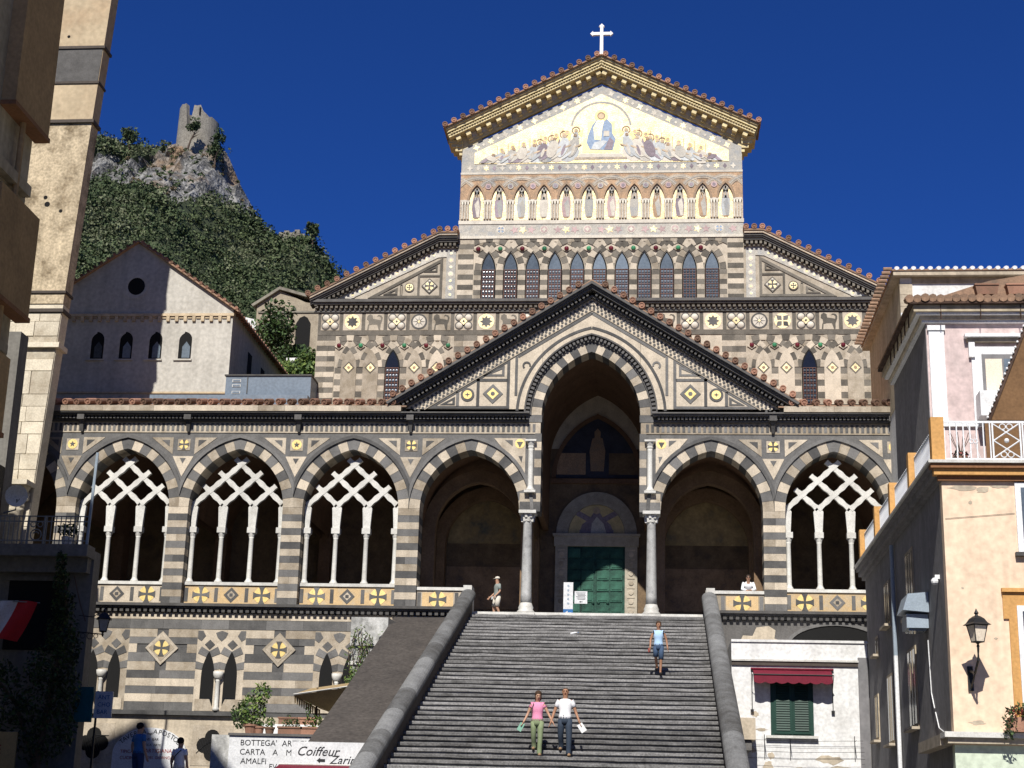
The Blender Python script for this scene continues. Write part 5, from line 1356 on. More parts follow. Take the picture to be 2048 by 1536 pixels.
wb, A = newthing('weathered_boarding', 'stained brown boarded shed on the arcade roof beside the tall white house', 'shed', (12, 3, 9))
random.seed(14)
for i in range(9):
    x = 11.5+i*.14; A(B(x, x+.132, 3.0+random.uniform(-.03,.03), 3.3, 9.2, 12.35+random.uniform(-.2,.1)-(.0 if i < 6 else .4)), 'board', 'dark_wood')
A(MB().tube([(12.25,2.9,12.6),(12.25,2.9,9.2)], .06, 6), 'drain_pipe', 'rust_iron'); A(MB().prism([(12.45,9.4),(12.62,9.4),(12.55,11.2),(12.42,11.9),(12.48,10.6)], 2.9, 2.96), 'peeled_strip', 'white_trim')
A(MB().tube([(11.45,2.9,12.75),(11.95,2.9,12.45)], .05, 6), 'pipe_end', 'white_trim')

# ------------------------------------------------------------------ left: shaded house fronts
e, A = newthing('ochre_house', 'tall shaded ochre house with projecting bays along the left edge', 'house', (-15, -40, -9.7))
P = [(-30,-9.75),(-11.3,-9.75),(-11.3,13.0),(-12.2,14.5),(-12.8,15.6),(-17.1,20.9),(-19.4,25.1),(-21,24.2),(-30,22.5)]
A(MB().prism(P, -95, -28.4), 'wall', 'shade_plaster')
# projecting shutter bays and boxes on the flank
def bay(y0, y1, z0, z1, x, mat='bay_wood'):
    o = A(B(-11.3, x, y0, y1, z0, z1), 'bay', mat); A(B(-11.3, x+.03, y0-.04, y1+.04, z0-.1, z0), 'bay_floor', 'brown_trim', o); return o
bay(-30.2, -28.3, 6.85, 13, -10.98)
bay(-30.3, -28.2, 2.65, 4.95, -11.0)
bay(-31.5, -28.9, -.1, 1.5, -10.98)
bay(-31.5, -28.6, -9, -1.2, -11.0)
A(B(-11.3, -11.1, -60, -28.6, 5.3, 5.55), 'string_course', 'shade_plaster'); A(B(-11.3, -11.2, -60, -28.6, 1.7, 1.9), 'string_course', 'shade_plaster')
A(MB().tube([(-11.15,-28.4,8.6),(-11.15,-28.9,8.35),(-11.15,-29.3,7.9),(-11.15,-29.35,-9)], .07, 8), 'drain_pipe', 'bay_wood')
for (y0, y1, z0, z1) in ((-31.5,-30.6,4.5,7.5),(-31.5,-30.5,-1,2.5),(-28.3,-27.9,-3.4,-.6)): A(B(-11.3, -11.25, y0, y1, z0, z1), 'window', 'glass_dark')
# balcony house in shadow
e, A = newthing('balcony_house', 'shaded plaster house with an iron balcony below the bell tower', 'house', (-19, -7, -9.7))
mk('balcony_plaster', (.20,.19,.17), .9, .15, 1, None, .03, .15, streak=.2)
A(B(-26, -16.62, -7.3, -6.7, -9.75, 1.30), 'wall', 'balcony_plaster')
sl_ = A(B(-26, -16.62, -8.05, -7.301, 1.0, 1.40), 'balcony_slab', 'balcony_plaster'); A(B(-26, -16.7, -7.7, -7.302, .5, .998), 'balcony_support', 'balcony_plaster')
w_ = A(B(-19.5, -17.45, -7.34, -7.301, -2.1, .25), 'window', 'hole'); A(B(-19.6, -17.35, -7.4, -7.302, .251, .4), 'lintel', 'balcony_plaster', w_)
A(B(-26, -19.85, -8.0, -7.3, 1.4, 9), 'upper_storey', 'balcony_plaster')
bl, A = newthing('balcony_railing', 'grey iron balcony railing with a round scroll panel above the flag', 'railing', (-18.2, -8, 1.4))
mk('grey_iron', (.22,.24,.25), .5, .1, 5, None, 0, 0)
for z in (1.52, 2.18, 2.36): A(B(-19.85, -16.66, -8.02, -7.99, z-.018, z+.018), 'rail', 'grey_iron')
bar2 = B(-.014, .014, -.014, .014, 1.40, 2.36).mesh('bar', 'grey_iron')
x = -19.8
while x < -16.7:
    if not -18.75 < x < -18.25: instE('bar', bar2, bl, (x, -8.0, 0))
    x += .165
for x in (-18.78, -18.22): instE('bar', bar2, bl, (x, -8.0, 0), sc=(2,2,1))
A(ring(-18.5, 1.72, .19, .022, -8.0), 'scroll', 'grey_iron'); A(ring(-18.5, 1.72, .1, .02, -8.0, 8, .3, 2.8), 'scroll', 'grey_iron')
for s in (-1, 1): A(ring(-18.5+s*.12, 2.08, .09, .02, -8.0), 'scroll', 'grey_iron')
A(MB().tube([(-16.68,-8.0,1.3),(-16.62,-8.0,4.6)], .05, 6), 'corner_post', 'blue_iron')
sd, A = newthing('satellite_dish', 'pale oval satellite dish on a bent arm at the balcony corner', 'dish', (-19.3, -7.9, 2.6))
m = MB(); m.smooth = True; m.lathe([(.0001,.08),(.2,.05),(.36,-.03),(.38,-.04),(.36,-.01),(.2,.08),(.0001,.11)], (0,0,0), 18, 'y'); m.xf(Matrix.Translation((-19.3,-8.1,3.05)) @ Matrix.Rotation(.5, 4, 'Z') @ Matrix.Rotation(.3, 4, 'X'))
A(m, 'reflector', 'white_trim'); A(MB().tube([(-19.3,-8.0,2.95),(-19.35,-7.9,2.6),(-19.8,-7.8,2.5)], .03, 6), 'mount', 'grey_iron'); A(MB().tube([(-19.25,-8.15,2.8),(-19.0,-8.5,2.85)], .012, 5), 'feed_arm', 'grey_iron')
fg, A = newthing('tricolour_flag', 'green, white and red flag draped in the shade under the balcony', 'flag', (-18.8, -8.3, -.6))
mk('flag_green', (.01,.16,.06), .8, .1, 3, None, 0, 0); mk('flag_white', (.7,.7,.72), .8, .1, 3, None, 0, 0); mk('flag_red', (.5,.02,.025), .8, .1, 3, None, 0, 0)
for k, (x0, x1, mt) in enumerate(((-20.05,-19.40,'flag_green'),(-19.40,-18.72,'flag_white'),(-18.72,-18.02,'flag_red'))):
    m = MB(); n = 8; v = []
    for i in range(n+1):
        x = x0+(x1-x0)*i/n
        for j in range(6): v.append((x-.09*j-.02*j*j*.3, -8.35+.07*math.sin(x*7+j*.5), -.62-.26*j-.04*(x+18)+.03*math.sin(x*5)))
    m.add(v, [(i*6+j, i*6+j+1, i*6+j+7, i*6+j+6) for i in range(n) for j in range(5)]); m.sm = [True]*len(m.f); A(m, 'stripe', mt)
A(MB().tube([(-20.1,-8.35,-.55),(-17.95,-8.35,-.65)], .02, 6), 'pole', 'grey_iron')
# ------------------------------------------------------------------ hill with castle ruin
mk('scrub_ground', (.045,.058,.028), .95, .5, .06, (.03,.04,.02), 0, .4)
def hill_mat():
    m = mk('hill_rock', (.25,.245,.23), .95, .5, .16, (.08,.08,.076), 0, .8, fine=2.5)
    n = m.node_tree.nodes; l = m.node_tree.links; b = n['Principled BSDF']
    tc = n.new('ShaderNodeTexCoord'); v = n.new('ShaderNodeTexVoronoi'); v.inputs['Scale'].default_value = .22; v.feature = 'DISTANCE_TO_EDGE'
    nz = n.new('ShaderNodeTexNoise'); nz.inputs['Scale'].default_value = .5; nz.inputs['Detail'].default_value = 5
    mx = n.new('ShaderNodeMixRGB'); mx.inputs[0].default_value = .25
    l.new(tc.outputs['Object'], nz.inputs['Vector']); l.new(tc.outputs['Object'], mx.inputs[1]); l.new(nz.outputs['Color'], mx.inputs[2])
    mp = n.new('ShaderNodeVectorMath'); mp.operation = 'MULTIPLY_ADD'; mp.inputs[1].default_value = (8,8,8); l.new(nz.outputs['Color'], mp.inputs[0]); l.new(tc.outputs['Object'], mp.inputs[2])
    l.new(mp.outputs[0], v.inputs['Vector'])
    bp = n.new('ShaderNodeBump'); bp.inputs['Strength'].default_value = .9; bp.inputs['Distance'].default_value = 1.2
    l.new(v.outputs['Distance'], bp.inputs['Height']); l.new(bp.outputs[0], b.inputs['Normal'])
    # warm ochre stains
    n4 = n.new('ShaderNodeTexNoise'); n4.inputs['Scale'].default_value = .09; n4.inputs['Detail'].default_value = 4; l.new(tc.outputs['Object'], n4.inputs['Vector'])
    mr = n.new('ShaderNodeMapRange'); mr.inputs['From Min'].default_value = .55; mr.inputs['From Max'].default_value = .68; l.new(n4.outputs['Fac'], mr.inputs['Value'])
    m2 = n.new('ShaderNodeMixRGB'); m2.inputs[2].default_value = (.26,.18,.11,1)
    src = b.inputs['Base Color'].links[0].from_socket; l.new(mr.outputs[0], m2.inputs[0]); l.new(src, m2.inputs[1])
    cr = n.new('ShaderNodeMapRange'); cr.inputs['From Max'].default_value = .16; cr.inputs['To Min'].default_value = .3; l.new(v.outputs['Distance'], cr.inputs['Value'])
    m3 = n.new('ShaderNodeMixRGB'); m3.blend_type = 'MULTIPLY'; m3.inputs[0].default_value = .85; l.new(m2.outputs[0], m3.inputs[1]); l.new(cr.outputs[0], m3.inputs[2]); l.new(m3.outputs[0], b.inputs['Base Color'])
hill_mat()
from mathutils import noise
HS = [(-420,150),(-200,172),(-160,166),(-141,161.5),(-131,161),(-125,160),(-119,159.5),(-108.5,159.5),(-105,157),(-102.7,152),(-98.5,144.5),(-95.5,139),(-92.7,136),(-89,133.5),(-86,134),(-82,134),(-78,130),(-74.4,124),(-69,116),(-60,106),(-40,86),(0,60),(120,40),(400,30)]
def H(x):
    for (a, za), (b, zb) in zip(HS, HS[1:]):
        if a <= x <= b: return za+(zb-za)*(x-a)/(b-a)
    return HS[0][1] if x < HS[0][0] else HS[-1][1]
ROCK = [(-140.5,153.5),(-134,155),(-126,153.5),(-121,159),(-108,161),(-102,153),(-93,140),(-91,134),(-96,138.5),(-103,139.5),(-106,130.5),(-109.5,131.5),(-112,136),(-117,138),(-121,140),(-127,142.5),(-131.5,143.0),(-140.5,143)]
def inside(x, z, P=ROCK):
    r = False
    for i in range(len(P)):
        (a, b), (c, d) = P[i], P[i-1]
        if (b > z) != (d > z) and x < (c-a)*(z-b)/(d-b)+a: r = not r
    return r
def hill_p(x, t):
    h = H(x); z0 = 16
    if t <= 1:
        y = 60+240*t**.85; z = z0+(h-z0)*(t**1.35)
        k = noise.noise((x*.05, z*.05, 3))*5+noise.noise((x*.15, z*.12, 8))*2.2
        if inside(x, z): k += abs(noise.noise((x*.22, z*.07, 1)))*6.5+noise.noise((x*.5, z*.35, 5))*2
        return Vector((x, y+k*1.2, z+(noise.noise((x*.3, 1.7, 0))*1.1 if t > .93 else 0)))
    return Vector((x, 300+(t-1)*200, h-(t-1)*60))
xs = [-420,-320,-240,-190,-165]+[-152+i*.9 for i in range(104)]+[-54,-40,-20,10,60,150,400]
ts = [i/16*.6 for i in range(16)]+[.6+.4*i/44 for i in range(45)]+[1.15,1.6,2.4]
V = [hill_p(x, t) for x in xs for t in ts]; nT = len(ts)
m = MB(); F = []; 
for i in range(len(xs)-1):
    for j in range(nT-1):
        a = i*nT+j; c = (V[a]+V[a+nT+1])/2
        F.append(((a, a+nT, a+nT+1, a+1), 1 if inside(c.x, c.z) and ts[j] <= 1 else 0))
m.v = [tuple(p) for p in V]
for f, k in F: m.cur = k; m.face(f)
m.obj('hill', ['scrub_ground', 'hill_rock'], kind='structure')
mk('scrub_a', (.085,.112,.046), .8, .5, .25, (.045,.06,.028), 0, 0); mk('scrub_b', (.14,.155,.085), .8, .4, .25, (.08,.09,.05), 0, 0); mk('scrub_c', (.05,.075,.03), .8, .4, .25, None, 0, 0); mk('scrub_dry', (.14,.10,.05), .8, .4, .25, None, 0, 0)
random.seed(11)
m = MB(); cnt = 0
while cnt < 11500:
    x = random.uniform(-152, -58); t = 1-random.random()*.7
    p = hill_p(x, t)
    rk = inside(p.x, p.z)
    if rk and random.random() > .16: continue
    r = random.uniform(.9, 2.3)*(.5 if rk else 1)
    r *= 1 if noise.noise((x*.06, p.z*.06, 0)) > -.1 else .7
    pz = noise.noise((x*.045, p.z*.06, 4)); kk = random.choice((1,1,0,1) if pz > .12 else (2,2,0,2) if pz < -.15 else (0,0,1,2)) if not rk else random.choice((0,2,3)); n_ = 22
    for i in range(n_):
        q = Vector((random.gauss(0,1), random.gauss(0,1), random.gauss(0,1))).normalized()*random.uniform(.55,1)*r
        c = p+Vector((q.x, q.y-.3, abs(q.z)*.85)); u = Vector((random.gauss(0,1), random.gauss(0,1), random.gauss(0,1))).normalized(); w_ = u.cross(q).normalized(); s = random.uniform(.2,.38)
        m.cur = kk if random.random() < .8 else random.randrange(3)
        m.add([c-u*s, c+w_*s*.7, c+u*s, c-w_*s*.7], [(0,1,2,3)])
    cnt += 1
for i in range(420):     # larger crowns standing out of the scrub, and along the skyline
    x = random.uniform(-152, -58); t = 1-random.random()*.62 if i > 110 else random.uniform(.93, .995)
    p = hill_p(x, t)
    if inside(p.x, p.z): continue
    r = random.uniform(1.8, 3.4); kk = random.choice((0,1,2,2,0)); hh_ = r*random.uniform(.9,1.5)
    for j in range(90):
        q = Vector((random.gauss(0,1), random.gauss(0,1), random.gauss(0,1))).normalized()*random.uniform(.6,1.05)
        q = Vector((q.x*r, q.y*r, q.z*hh_)); c = p+Vector((q.x, q.y-1, abs(q.z)+.3)); u = Vector((random.gauss(0,1), random.gauss(0,1), random.gauss(0,1))).normalized(); w_ = u.cross(q).normalized(); s = random.uniform(.24,.45)
        m.cur = kk if random.random() < .85 else random.randrange(3)
        m.add([c-u*s, c+w_*s*.7, c+u*s, c-w_*s*.7], [(0,1,2,3)])
m.obj('hillside_scrub', ['scrub_a', 'scrub_b', 'scrub_c', 'scrub_dry'], kind='stuff')
def tree(name, label, base, h, r, n, size, mats, lean=0, cat='tree', group=None, lobes=7, trunk=.12, squash=.8):
    e = thing(name, label, cat, base, 0, group)
    m = MB(); top = Vector((lean, 0, h*.62)); m.tube([(0,0,-.5),(lean*.4,0,h*.3),top], [trunk, trunk*.8, trunk*.5], 6)
    for k in range(5):
        a = random.uniform(0, 6.28); m.tube([top*(.55+.09*k), top*(.55+.09*k)+Vector((math.cos(a)*r*.6, math.sin(a)*r*.6, h*.18))], [trunk*.45, trunk*.15], 5)
    m.obj('trunk', 'bark', e)
    m = MB()
    for k in range(lobes):
        a = random.uniform(0, 6.28); d = random.uniform(0, .62)*r; zz = h*(.55+.4*random.random())
        rr = r*random.uniform(.35,.6); leaves(m, (lean+d*math.cos(a), d*math.sin(a), zz), (rr, rr, rr*squash), n//lobes, size, len(mats))
    m.obj('crown', mats, e); return e
tree('pine_tree', 'leaning pine growing out of the rock in front of the ruined tower', hill_p(-113.2, .985)+Vector((0,-3,.0)), 6.8, 2.6, 500, .38, ['scrub_c','scrub_a'], 1.5, lobes=6, trunk=.25)
tree('cypress_tree', 'dark upright tree just right of the ruined tower', hill_p(-105.2, .965)+Vector((0,-2,-3.5)), 11.5, 2.5, 900, .42, ['scrub_c'], 0, lobes=10, trunk=.3, squash=1.6)
tree('broad_tree', 'rounded dark tree on the ridge left of the ruined tower', hill_p(-129.5, .985)+Vector((0,-2,-1)), 6, 3.6, 700, .42, ['scrub_c','scrub_a'], 0, lobes=8, trunk=.3)
tree('broad_tree', 'lower bushy tree on the slope right of the second ruin', hill_p(-80.5, .985)+Vector((0,-2,-.5)), 6, 2.5, 500, .42, ['scrub_c','scrub_a'], 0, lobes=7, trunk=.3)
# ruined tower: broken cylinder with a notch
mk('ruin_stone', (.24,.22,.18), .95, .3, .35, (.16,.145,.12), .05, .6, fine=2)
rn = thing('ruined_tower', 'broken round stone watchtower on top of the rocky hill', 'tower', (-113.8, 303, 155))
m = MB(); n = 40; R1, R2 = 5.1, 3.9; v = []
random.seed(2)
def topz(a):    # a: angle, camera side is -pi/2
    x = math.cos(a)
    z = 15.6 if x < -.35 else (9.6 if x < -.12 else (15.0 if x < .45 else 13.0-2.2*(x-.45)))
    return z+random.uniform(-.35,.35)
hs = []
for i in range(n+1):
    a = 2*PI*i/n; hs.append(topz(a))
hs[-1] = hs[0]
for i in range(n+1):
    a = 2*PI*i/n; c, s_ = math.cos(a), math.sin(a)
    v += [(R1*1.06*c, R1*1.06*s_, 0), (R1*c, R1*s_, hs[i]), (R2*c, R2*s_, hs[i]-.2), (R2*c, R2*s_, 0)]
m.add(v, [(4*i+k, 4*i+4+k, 4*i+5+k, 4*i+1+k) for i in range(n) for k in range(3)])
m.obj('wall', 'ruin_stone', rn)
MB().box(1.4, 1.75, -5.2, -4.4, 12.2, 14.2).obj('slit', 'hole', rn)
r2, A = newthing('ruined_wall', 'pale broken castle wall on the lower shoulder of the hill', 'ruin', (-88, 302, 133))
for i in range(5): A(B(-90.5+i*1.3, -89.25+i*1.3, 301, 302.5, 130, 136.2+[.3,.7,.2,.9,-.2][i]), 'merlon', 'ruin_stone')
# small house with arch on the slope, garden shrubs
mk('cottage_stone', (.36,.31,.235), .95, .3, 1.2, (.24,.20,.15), .03, .3)
e, A = newthing('arched_cottage', 'small old stone building with an arched opening on the green slope', 'building', (-18.3, 26, 17))
A(MB().prism([(-20.3,17),(-16.4,17),(-16.4,21.4),(-17.5,21.6),(-19.0,22.3),(-20.3,21.4)], 25, 29), 'wall', 'cottage_stone')
A(MB().prism([(-17.95,18.6),(-17.1,18.6),(-17.1,20.3),(-17.3,20.65),(-17.5,20.76),(-17.75,20.65),(-17.95,20.3)], 24.97, 25.02), 'arched_opening', 'hole')
A(MB().prism([(-20.5,21.3),(-19.0,22.32),(-16.3,21.55),(-16.3,21.7),(-19.0,22.5),(-20.6,21.42)], 24.8, 29.2), 'roof', 'ruin_stone'); A(B(-20.2, -16.4, 24.93, 25.0, 20.95, 21.05), 'string_course', 'ruin_stone')
A(MB().prism([(-22.5,17),(-20.4,17),(-20.4,21.4),(-22.5,21.9)], 28, 30), 'annex', 'whitewash')
random.seed(17)
for i, (px, py, pz, r, lab, mts) in enumerate(((-18.5,22,18.9,1.6,'large dark garden shrub below the small arched building',['leaf_green','leaf_dark']),(-15.9,18,14.8,1.0,'bright green shrub beside the striped church corner',['leaf_bright','leaf_green']),(-16.6,20,16.2,1.2,'mid green shrub between chapel roof and church',['leaf_green','leaf_bright']),(-14.3,15,13.0,.8,'yellow green shrub above the grey metal housing',['leaf_bright','leaf_green']),(-17.3,22,17.2,1.1,'dark shrub behind the chapel eaves',['leaf_dark','leaf_green']))):
    e = thing('garden_shrub', lab, 'shrub', (px, py, pz-r))
    MB().tube([(0,0,-6),(0,0,r*.3),(.2,0,r)], [.09,.07,.04], 5).obj('stem', 'bark', e)
    m = MB()
    for k in range(7): leaves(m, (random.uniform(-.5,.5)*r, random.uniform(-.5,.5)*r, r+random.uniform(-.45,.5)*r), (r*.6,r*.6,r*.55), 300, .14, 2)
    m.obj('foliage', mts, e)
tz_ = MB(); tz_.box(-24, -12.8, 12, 60, 8, 13.2); tz_.box(-24, -15, 19, 60, 13.2, 15.5); tz_.box(-26, -15.5, 23, 60, 15.5, 17.3); tz_.obj('garden_terrace', 'scrub_ground', None, kind='structure')
gw, A = newthing('garden_wall', 'short whitewashed wall among the shrubs above the chapel', 'wall', (-16, 21, 16))
A(B(-17.3, -15.6, 20.6, 20.8, 15.5, 16.9), 'wall_body', 'whitewash')

# unseen valley slopes round the square, added to cut skylight in the shade
m = MB(); random.seed(9)
for a0, a1, hh in ((22, 150, 105), (-155, -30, 100)):
    n = 26; v = []
    for i in range(n+1):
        a = math.radians(a0+(a1-a0)*i/n); e_ = min(1, .35+min(i, n-i)/4)
        for r_, z_ in ((45, -9.9), (90, hh*.42*e_), (150, hh*e_*(.9+.2*random.random())), (210, hh*.8*e_), (260, -10)):
            v.append((math.sin(a)*r_, -25+math.cos(a)*r_, z_))
    m.add(v, [(i*5+k, i*5+k+1, i*5+k+6, i*5+k+5) for i in range(n) for k in range(4)])
m.obj('sky_blocking_slopes', 'scrub_ground', None, kind='structure')
# ------------------------------------------------------------------ signs, plants and small things
mk('board_white', (.66,.67,.68), .6, .08, 2, (.55,.56,.57), 0, .05); mk('ink', (.02,.02,.022), .6, .1, 3, None, 0, 0); mk('ink_red', (.30,.02,.02), .6, .1, 3, None, 0, 0); mk('ink_blue', (.03,.14,.36), .6, .1, 3, None, 0, 0); mk('teal_paint', (.012,.12,.13), .6, .2, 2, None, 0, 0)
def text(s, par, loc, size, mat='ink', rot=(PI/2,0,0), shear=0., name='lettering', ext=.004, align='LEFT'):
    cu = bpy.data.curves.new(name, 'FONT'); cu.body = s; cu.size = size; cu.extrude = ext; cu.shear = shear; cu.align_x = align; cu.materials.append(MATS[mat]); cu.resolution_u = 3
    t_ = bpy.data.objects.new(name+'_src', cu); COL.objects.link(t_)
    me = bpy.data.meshes.new_from_object(t_.evaluated_get(bpy.context.evaluated_depsgraph_get())); bpy.data.objects.remove(t_)
    o = bpy.data.objects.new(name, me); COL.objects.link(o); o.location = loc; o.rotation_euler = rot
    if par: o.parent = par; o.matrix_parent_inverse = Matrix.Translation(-Vector(par.location))
    return o
sg, A = newthing('shop_sign', 'long white shop board lettered BOTTEGA ARTIGIANA under the terracotta planters', 'sign', (-10, -6, -5.3))
bd_ = A(B(-11.76, -8.2, -6.1, -6.0, -6.3, -4.66), 'board', 'board_white'); A(B(-11.8, -8.15, -6.16, -5.98, -4.70, -4.62), 'frame', 'moulding_dark')
for s_, x, z, sz in (("BOTTEGA'", -11.38, -5.02, .27), ("ARTIGIANA", -9.95, -5.02, .27), ("CARTA", -11.38, -5.32, .27), ("A", -10.25, -5.32, .27), ("MANO", -9.8, -5.32, .27), ("AMALFI", -11.33, -5.62, .27), ("EVA  CA", -10.35, -5.78, .25)): text(s_, sg, (x, -6.106, z), sz)
tr_, A = newthing('terrace_block', 'rough terrace wall carrying the planters behind the shop board', 'wall', (-10, -4, -6))
A(B(-12.4, -7.4, -5.99, -.5, -9.75, -4.68), 'wall_body', 'old_whitewash')
c2, A = newthing('hairdresser_sign', 'white board lettered Coiffeur Zarin with an arrow at the slope foot', 'sign', (-6.6, -14.4, -5.8))
A(B(-7.72, -5.2, -14.46, -14.38, -6.3, -5.36), 'board', 'board_white')
text('Coiffeur', c2, (-7.58, -14.466, -5.74), .36, shear=.35); text('Zarin', c2, (-6.62, -14.466, -5.96), .34, shear=.35)
A(MB().prism([(-6.98,-5.87),(-6.88,-5.79),(-6.88,-5.83),(-6.74,-5.83),(-6.74,-5.91),(-6.88,-5.91),(-6.88,-5.95)], -14.466, -14.46), 'arrow', 'ink')
rs_, A = newthing('scalloped_awning', 'edge of a dark red scalloped shop awning under the Coiffeur board', 'awning', (-7, -14.8, -6.2))
m = MB(); xs_ = [-8.0+.05*i for i in range(56)]
m.add([(x, -14.7, -6.02) for x in xs_]+[(x, -15.1, -6.12) for x in xs_]+[(x, -15.12, -6.24-.06*abs(math.sin(i*PI/6))) for i, x in enumerate(xs_)], [(i, i+1, i+57, i+56) for i in range(55)]+[(i+56, i+57, i+113, i+112) for i in range(55)])
A(m, 'cloth', 'red_cloth'); A(MB().tube([(-8,-14.7,-6.0),(-5.25,-14.7,-6.0)], .03, 6), 'bar', 'marble')
# tavern sign: an arched board with letters set round the arc
tv, A = newthing('tavern_sign', 'arched white board lettered TAVERNA degli APOSTOLI on the shaded lower wall', 'sign', (-16.4, -.2, -5))
arc = [( -16.38+1.42*math.cos(t), -5.1+1.0*math.sin(t)) for t in [PI*i/20 for i in range(21)]]
A(MB().prism([(-14.96,-5.75)]+arc+[(-17.8,-5.75)], -.12, -.02), 'board', 'board_white')
def arctext(s_, a0, a1, rx, rz_, size, mat='ink'):
    for i, chx in enumerate(s_):
        t = math.radians(a0+(a1-a0)*(i+.5)/len(s_)); x = -16.38+rx*math.cos(t); z = -5.1+rz_*math.sin(t)
        text(chx, tv, (x, -.126, z), size, mat, (PI/2, -(math.atan2(rz_*math.cos(t), -rx*math.sin(t))+PI) if True else 0, 0), align='CENTER')
arctext('TAVERNA', 152, 98, 1.22, .78, .25); arctext('APOSTOLI', 86, 20, 1.22, .78, .25)
text('degli', tv, (-16.52, -.126, -4.36), .12); text('WINE  BAR', tv, (-16.75, -.126, -4.58), .14); text('ANTICA  ARTE', tv, (-16.75, -.126, -4.78), .12, 'ink'); text('ARTIGIANA', tv, (-16.55, -.126, -5.02), .2, 'ink_red'); text('DAL 1950' if False else 'TIPICA', tv, (-17.5, -.126, -5.05), .17, 'ink_red'); text('CUCINA', tv, (-17.5, -.126, -5.28), .17, 'ink_red'); text('DEL GIORNO', tv, (-16.45, -.126, -5.25), .15, 'ink_red')
ts, A = newthing('teal_sign', 'small white notice with faint blue letters beside a teal panel in the shade', 'sign', (-15.9, -8, -3.8))
A(B(-16.15, -15.55, -7.2, -7.12, -4.3, -3.42), 'board', 'board_white'); A(B(-16.75, -16.16, -7.4, -7.3, -4.45, -3.3), 'side_panel', 'teal_paint')
for k, s_ in enumerate(('ANT', 'CHO', 'BAR')): text(s_, ts, (-16.05, -7.206, -3.68-.24*k), .2, 'ink_blue')
A(MB().tube([(-16.1,-7.1,-3.4),(-16.1,-7.1,-9.7)], .04, 6), 'post', 'black_iron')
es, A = newthing('arched_shop_sign', 'dim yellow board ending in the letters TE behind the vine', 'sign', (-19, -8.6, -5.6))
mk('board_yellow', (.45,.32,.14), .7, .15, 2, None, 0, 0)
A(B(-20.2, -18.1, -8.66, -8.58, -6.6, -4.9), 'board', 'board_yellow'); text('TE', es, (-19.05, -8.666, -5.6), .42, 'ink_red')
A(B(-18.9, -18.5, -8.64, -8.4, -9.7, -6.6), 'support', 'board_yellow')
# lanterns
def lantern(name, label, loc, sc, wall, mat_glass='lamp_glass'):
    e, A = newthing(name, label, 'lantern', loc)
    x, y, z = loc
    def fr(r0, z0, r1, z1): 
        return [(-r0,-r0,z0),(r0,-r0,z0),(r0,r0,z0),(-r0,r0,z0),(-r1,-r1,z1),(r1,-r1,z1),(r1,r1,z1),(-r1,r1,z1)]
    Q = [(0,1,5,4),(1,2,6,5),(2,3,7,6),(3,0,4,7),(4,5,6,7),(3,2,1,0)]
    M_ = Matrix.Translation(loc) @ Matrix.Rotation(.35, 4, 'Z') @ Matrix.Scale(sc, 4)
    A(MB().add(fr(.13, -.38, .22, .12), Q).xf(M_), 'glass_body', mat_glass)
    m = MB()
    for a in (-1, 1):
        for b in (-1, 1): m.tube([(a*.135, b*.135, -.40), (a*.23, b*.23, .13)], .016, 4)
    for zz, r_ in ((-.39, .14), (.12, .235)):
        for a in (-1, 1): m.box(-r_, r_, a*r_-.015, a*r_+.015, zz-.015, zz+.015); m.box(a*r_-.015, a*r_+.015, -r_, r_, zz-.015, zz+.015)
    A(m.xf(M_), 'frame', 'black_iron')
    m = MB(); m.add(fr(.32, .13, .24, .20), Q); m.add(fr(.24, .20, .17, .33), Q); m.add(fr(.17, .33, .08, .41), Q); m.lathe([(.07,.41),(.04,.46),(.08,.5),(.05,.55),(.02,.62),(.0001,.66)], (0,0,0), 8)
    A(m.xf(M_), 'cap', 'black_iron')
    m = MB(); m.lathe([(.0001,-.62),(.03,-.6),(.05,-.52),(.03,-.46),(.10,-.40)], (0,0,0), 8); A(m.xf(M_), 'foot', 'black_iron')
    return e, A
e, A = lantern('street_lantern', 'black iron lantern with cream glass on the sunny cream house wall', (9.72, -23.3, -3.12), .72, None)
A(MB().tube([(9.72,-23.3,-3.54),(9.72,-23.25,-3.8),(9.7,-22.9,-4.05),(9.68,-22.45,-3.95)], .03, 6), 'bracket', 'black_iron'); A(MB().tube([(9.7,-22.9,-4.05),(9.69,-22.7,-4.2),(9.68,-22.45,-4.35)], .02, 6), 'scroll', 'black_iron'); A(B(9.62, 9.74, -22.46, -22.40, -4.4, -3.85), 'wall_plate', 'black_iron')
e, A = lantern('street_lantern', 'grey iron lantern on a scrolled bracket in front of the striped lower wall', (-15.82, -8, -1.22), .78, None, 'glass')
A(MB().tube([(-16.7,-8,-1.55),(-15.82,-8,-1.62)], .02, 6), 'bracket', 'black_iron')
for cx_, r_ in ((-16.05,.07),(-16.25,.1),(-16.5,.08)): A(ring(cx_, -1.68, r_, .012, -8), 'scroll', 'black_iron')
A(MB().tube([(-16.7,-8,-1.0),(-16.2,-8,-1.05),(-16.0,-8,-.9)], .015, 5), 'bracket_arm', 'black_iron')
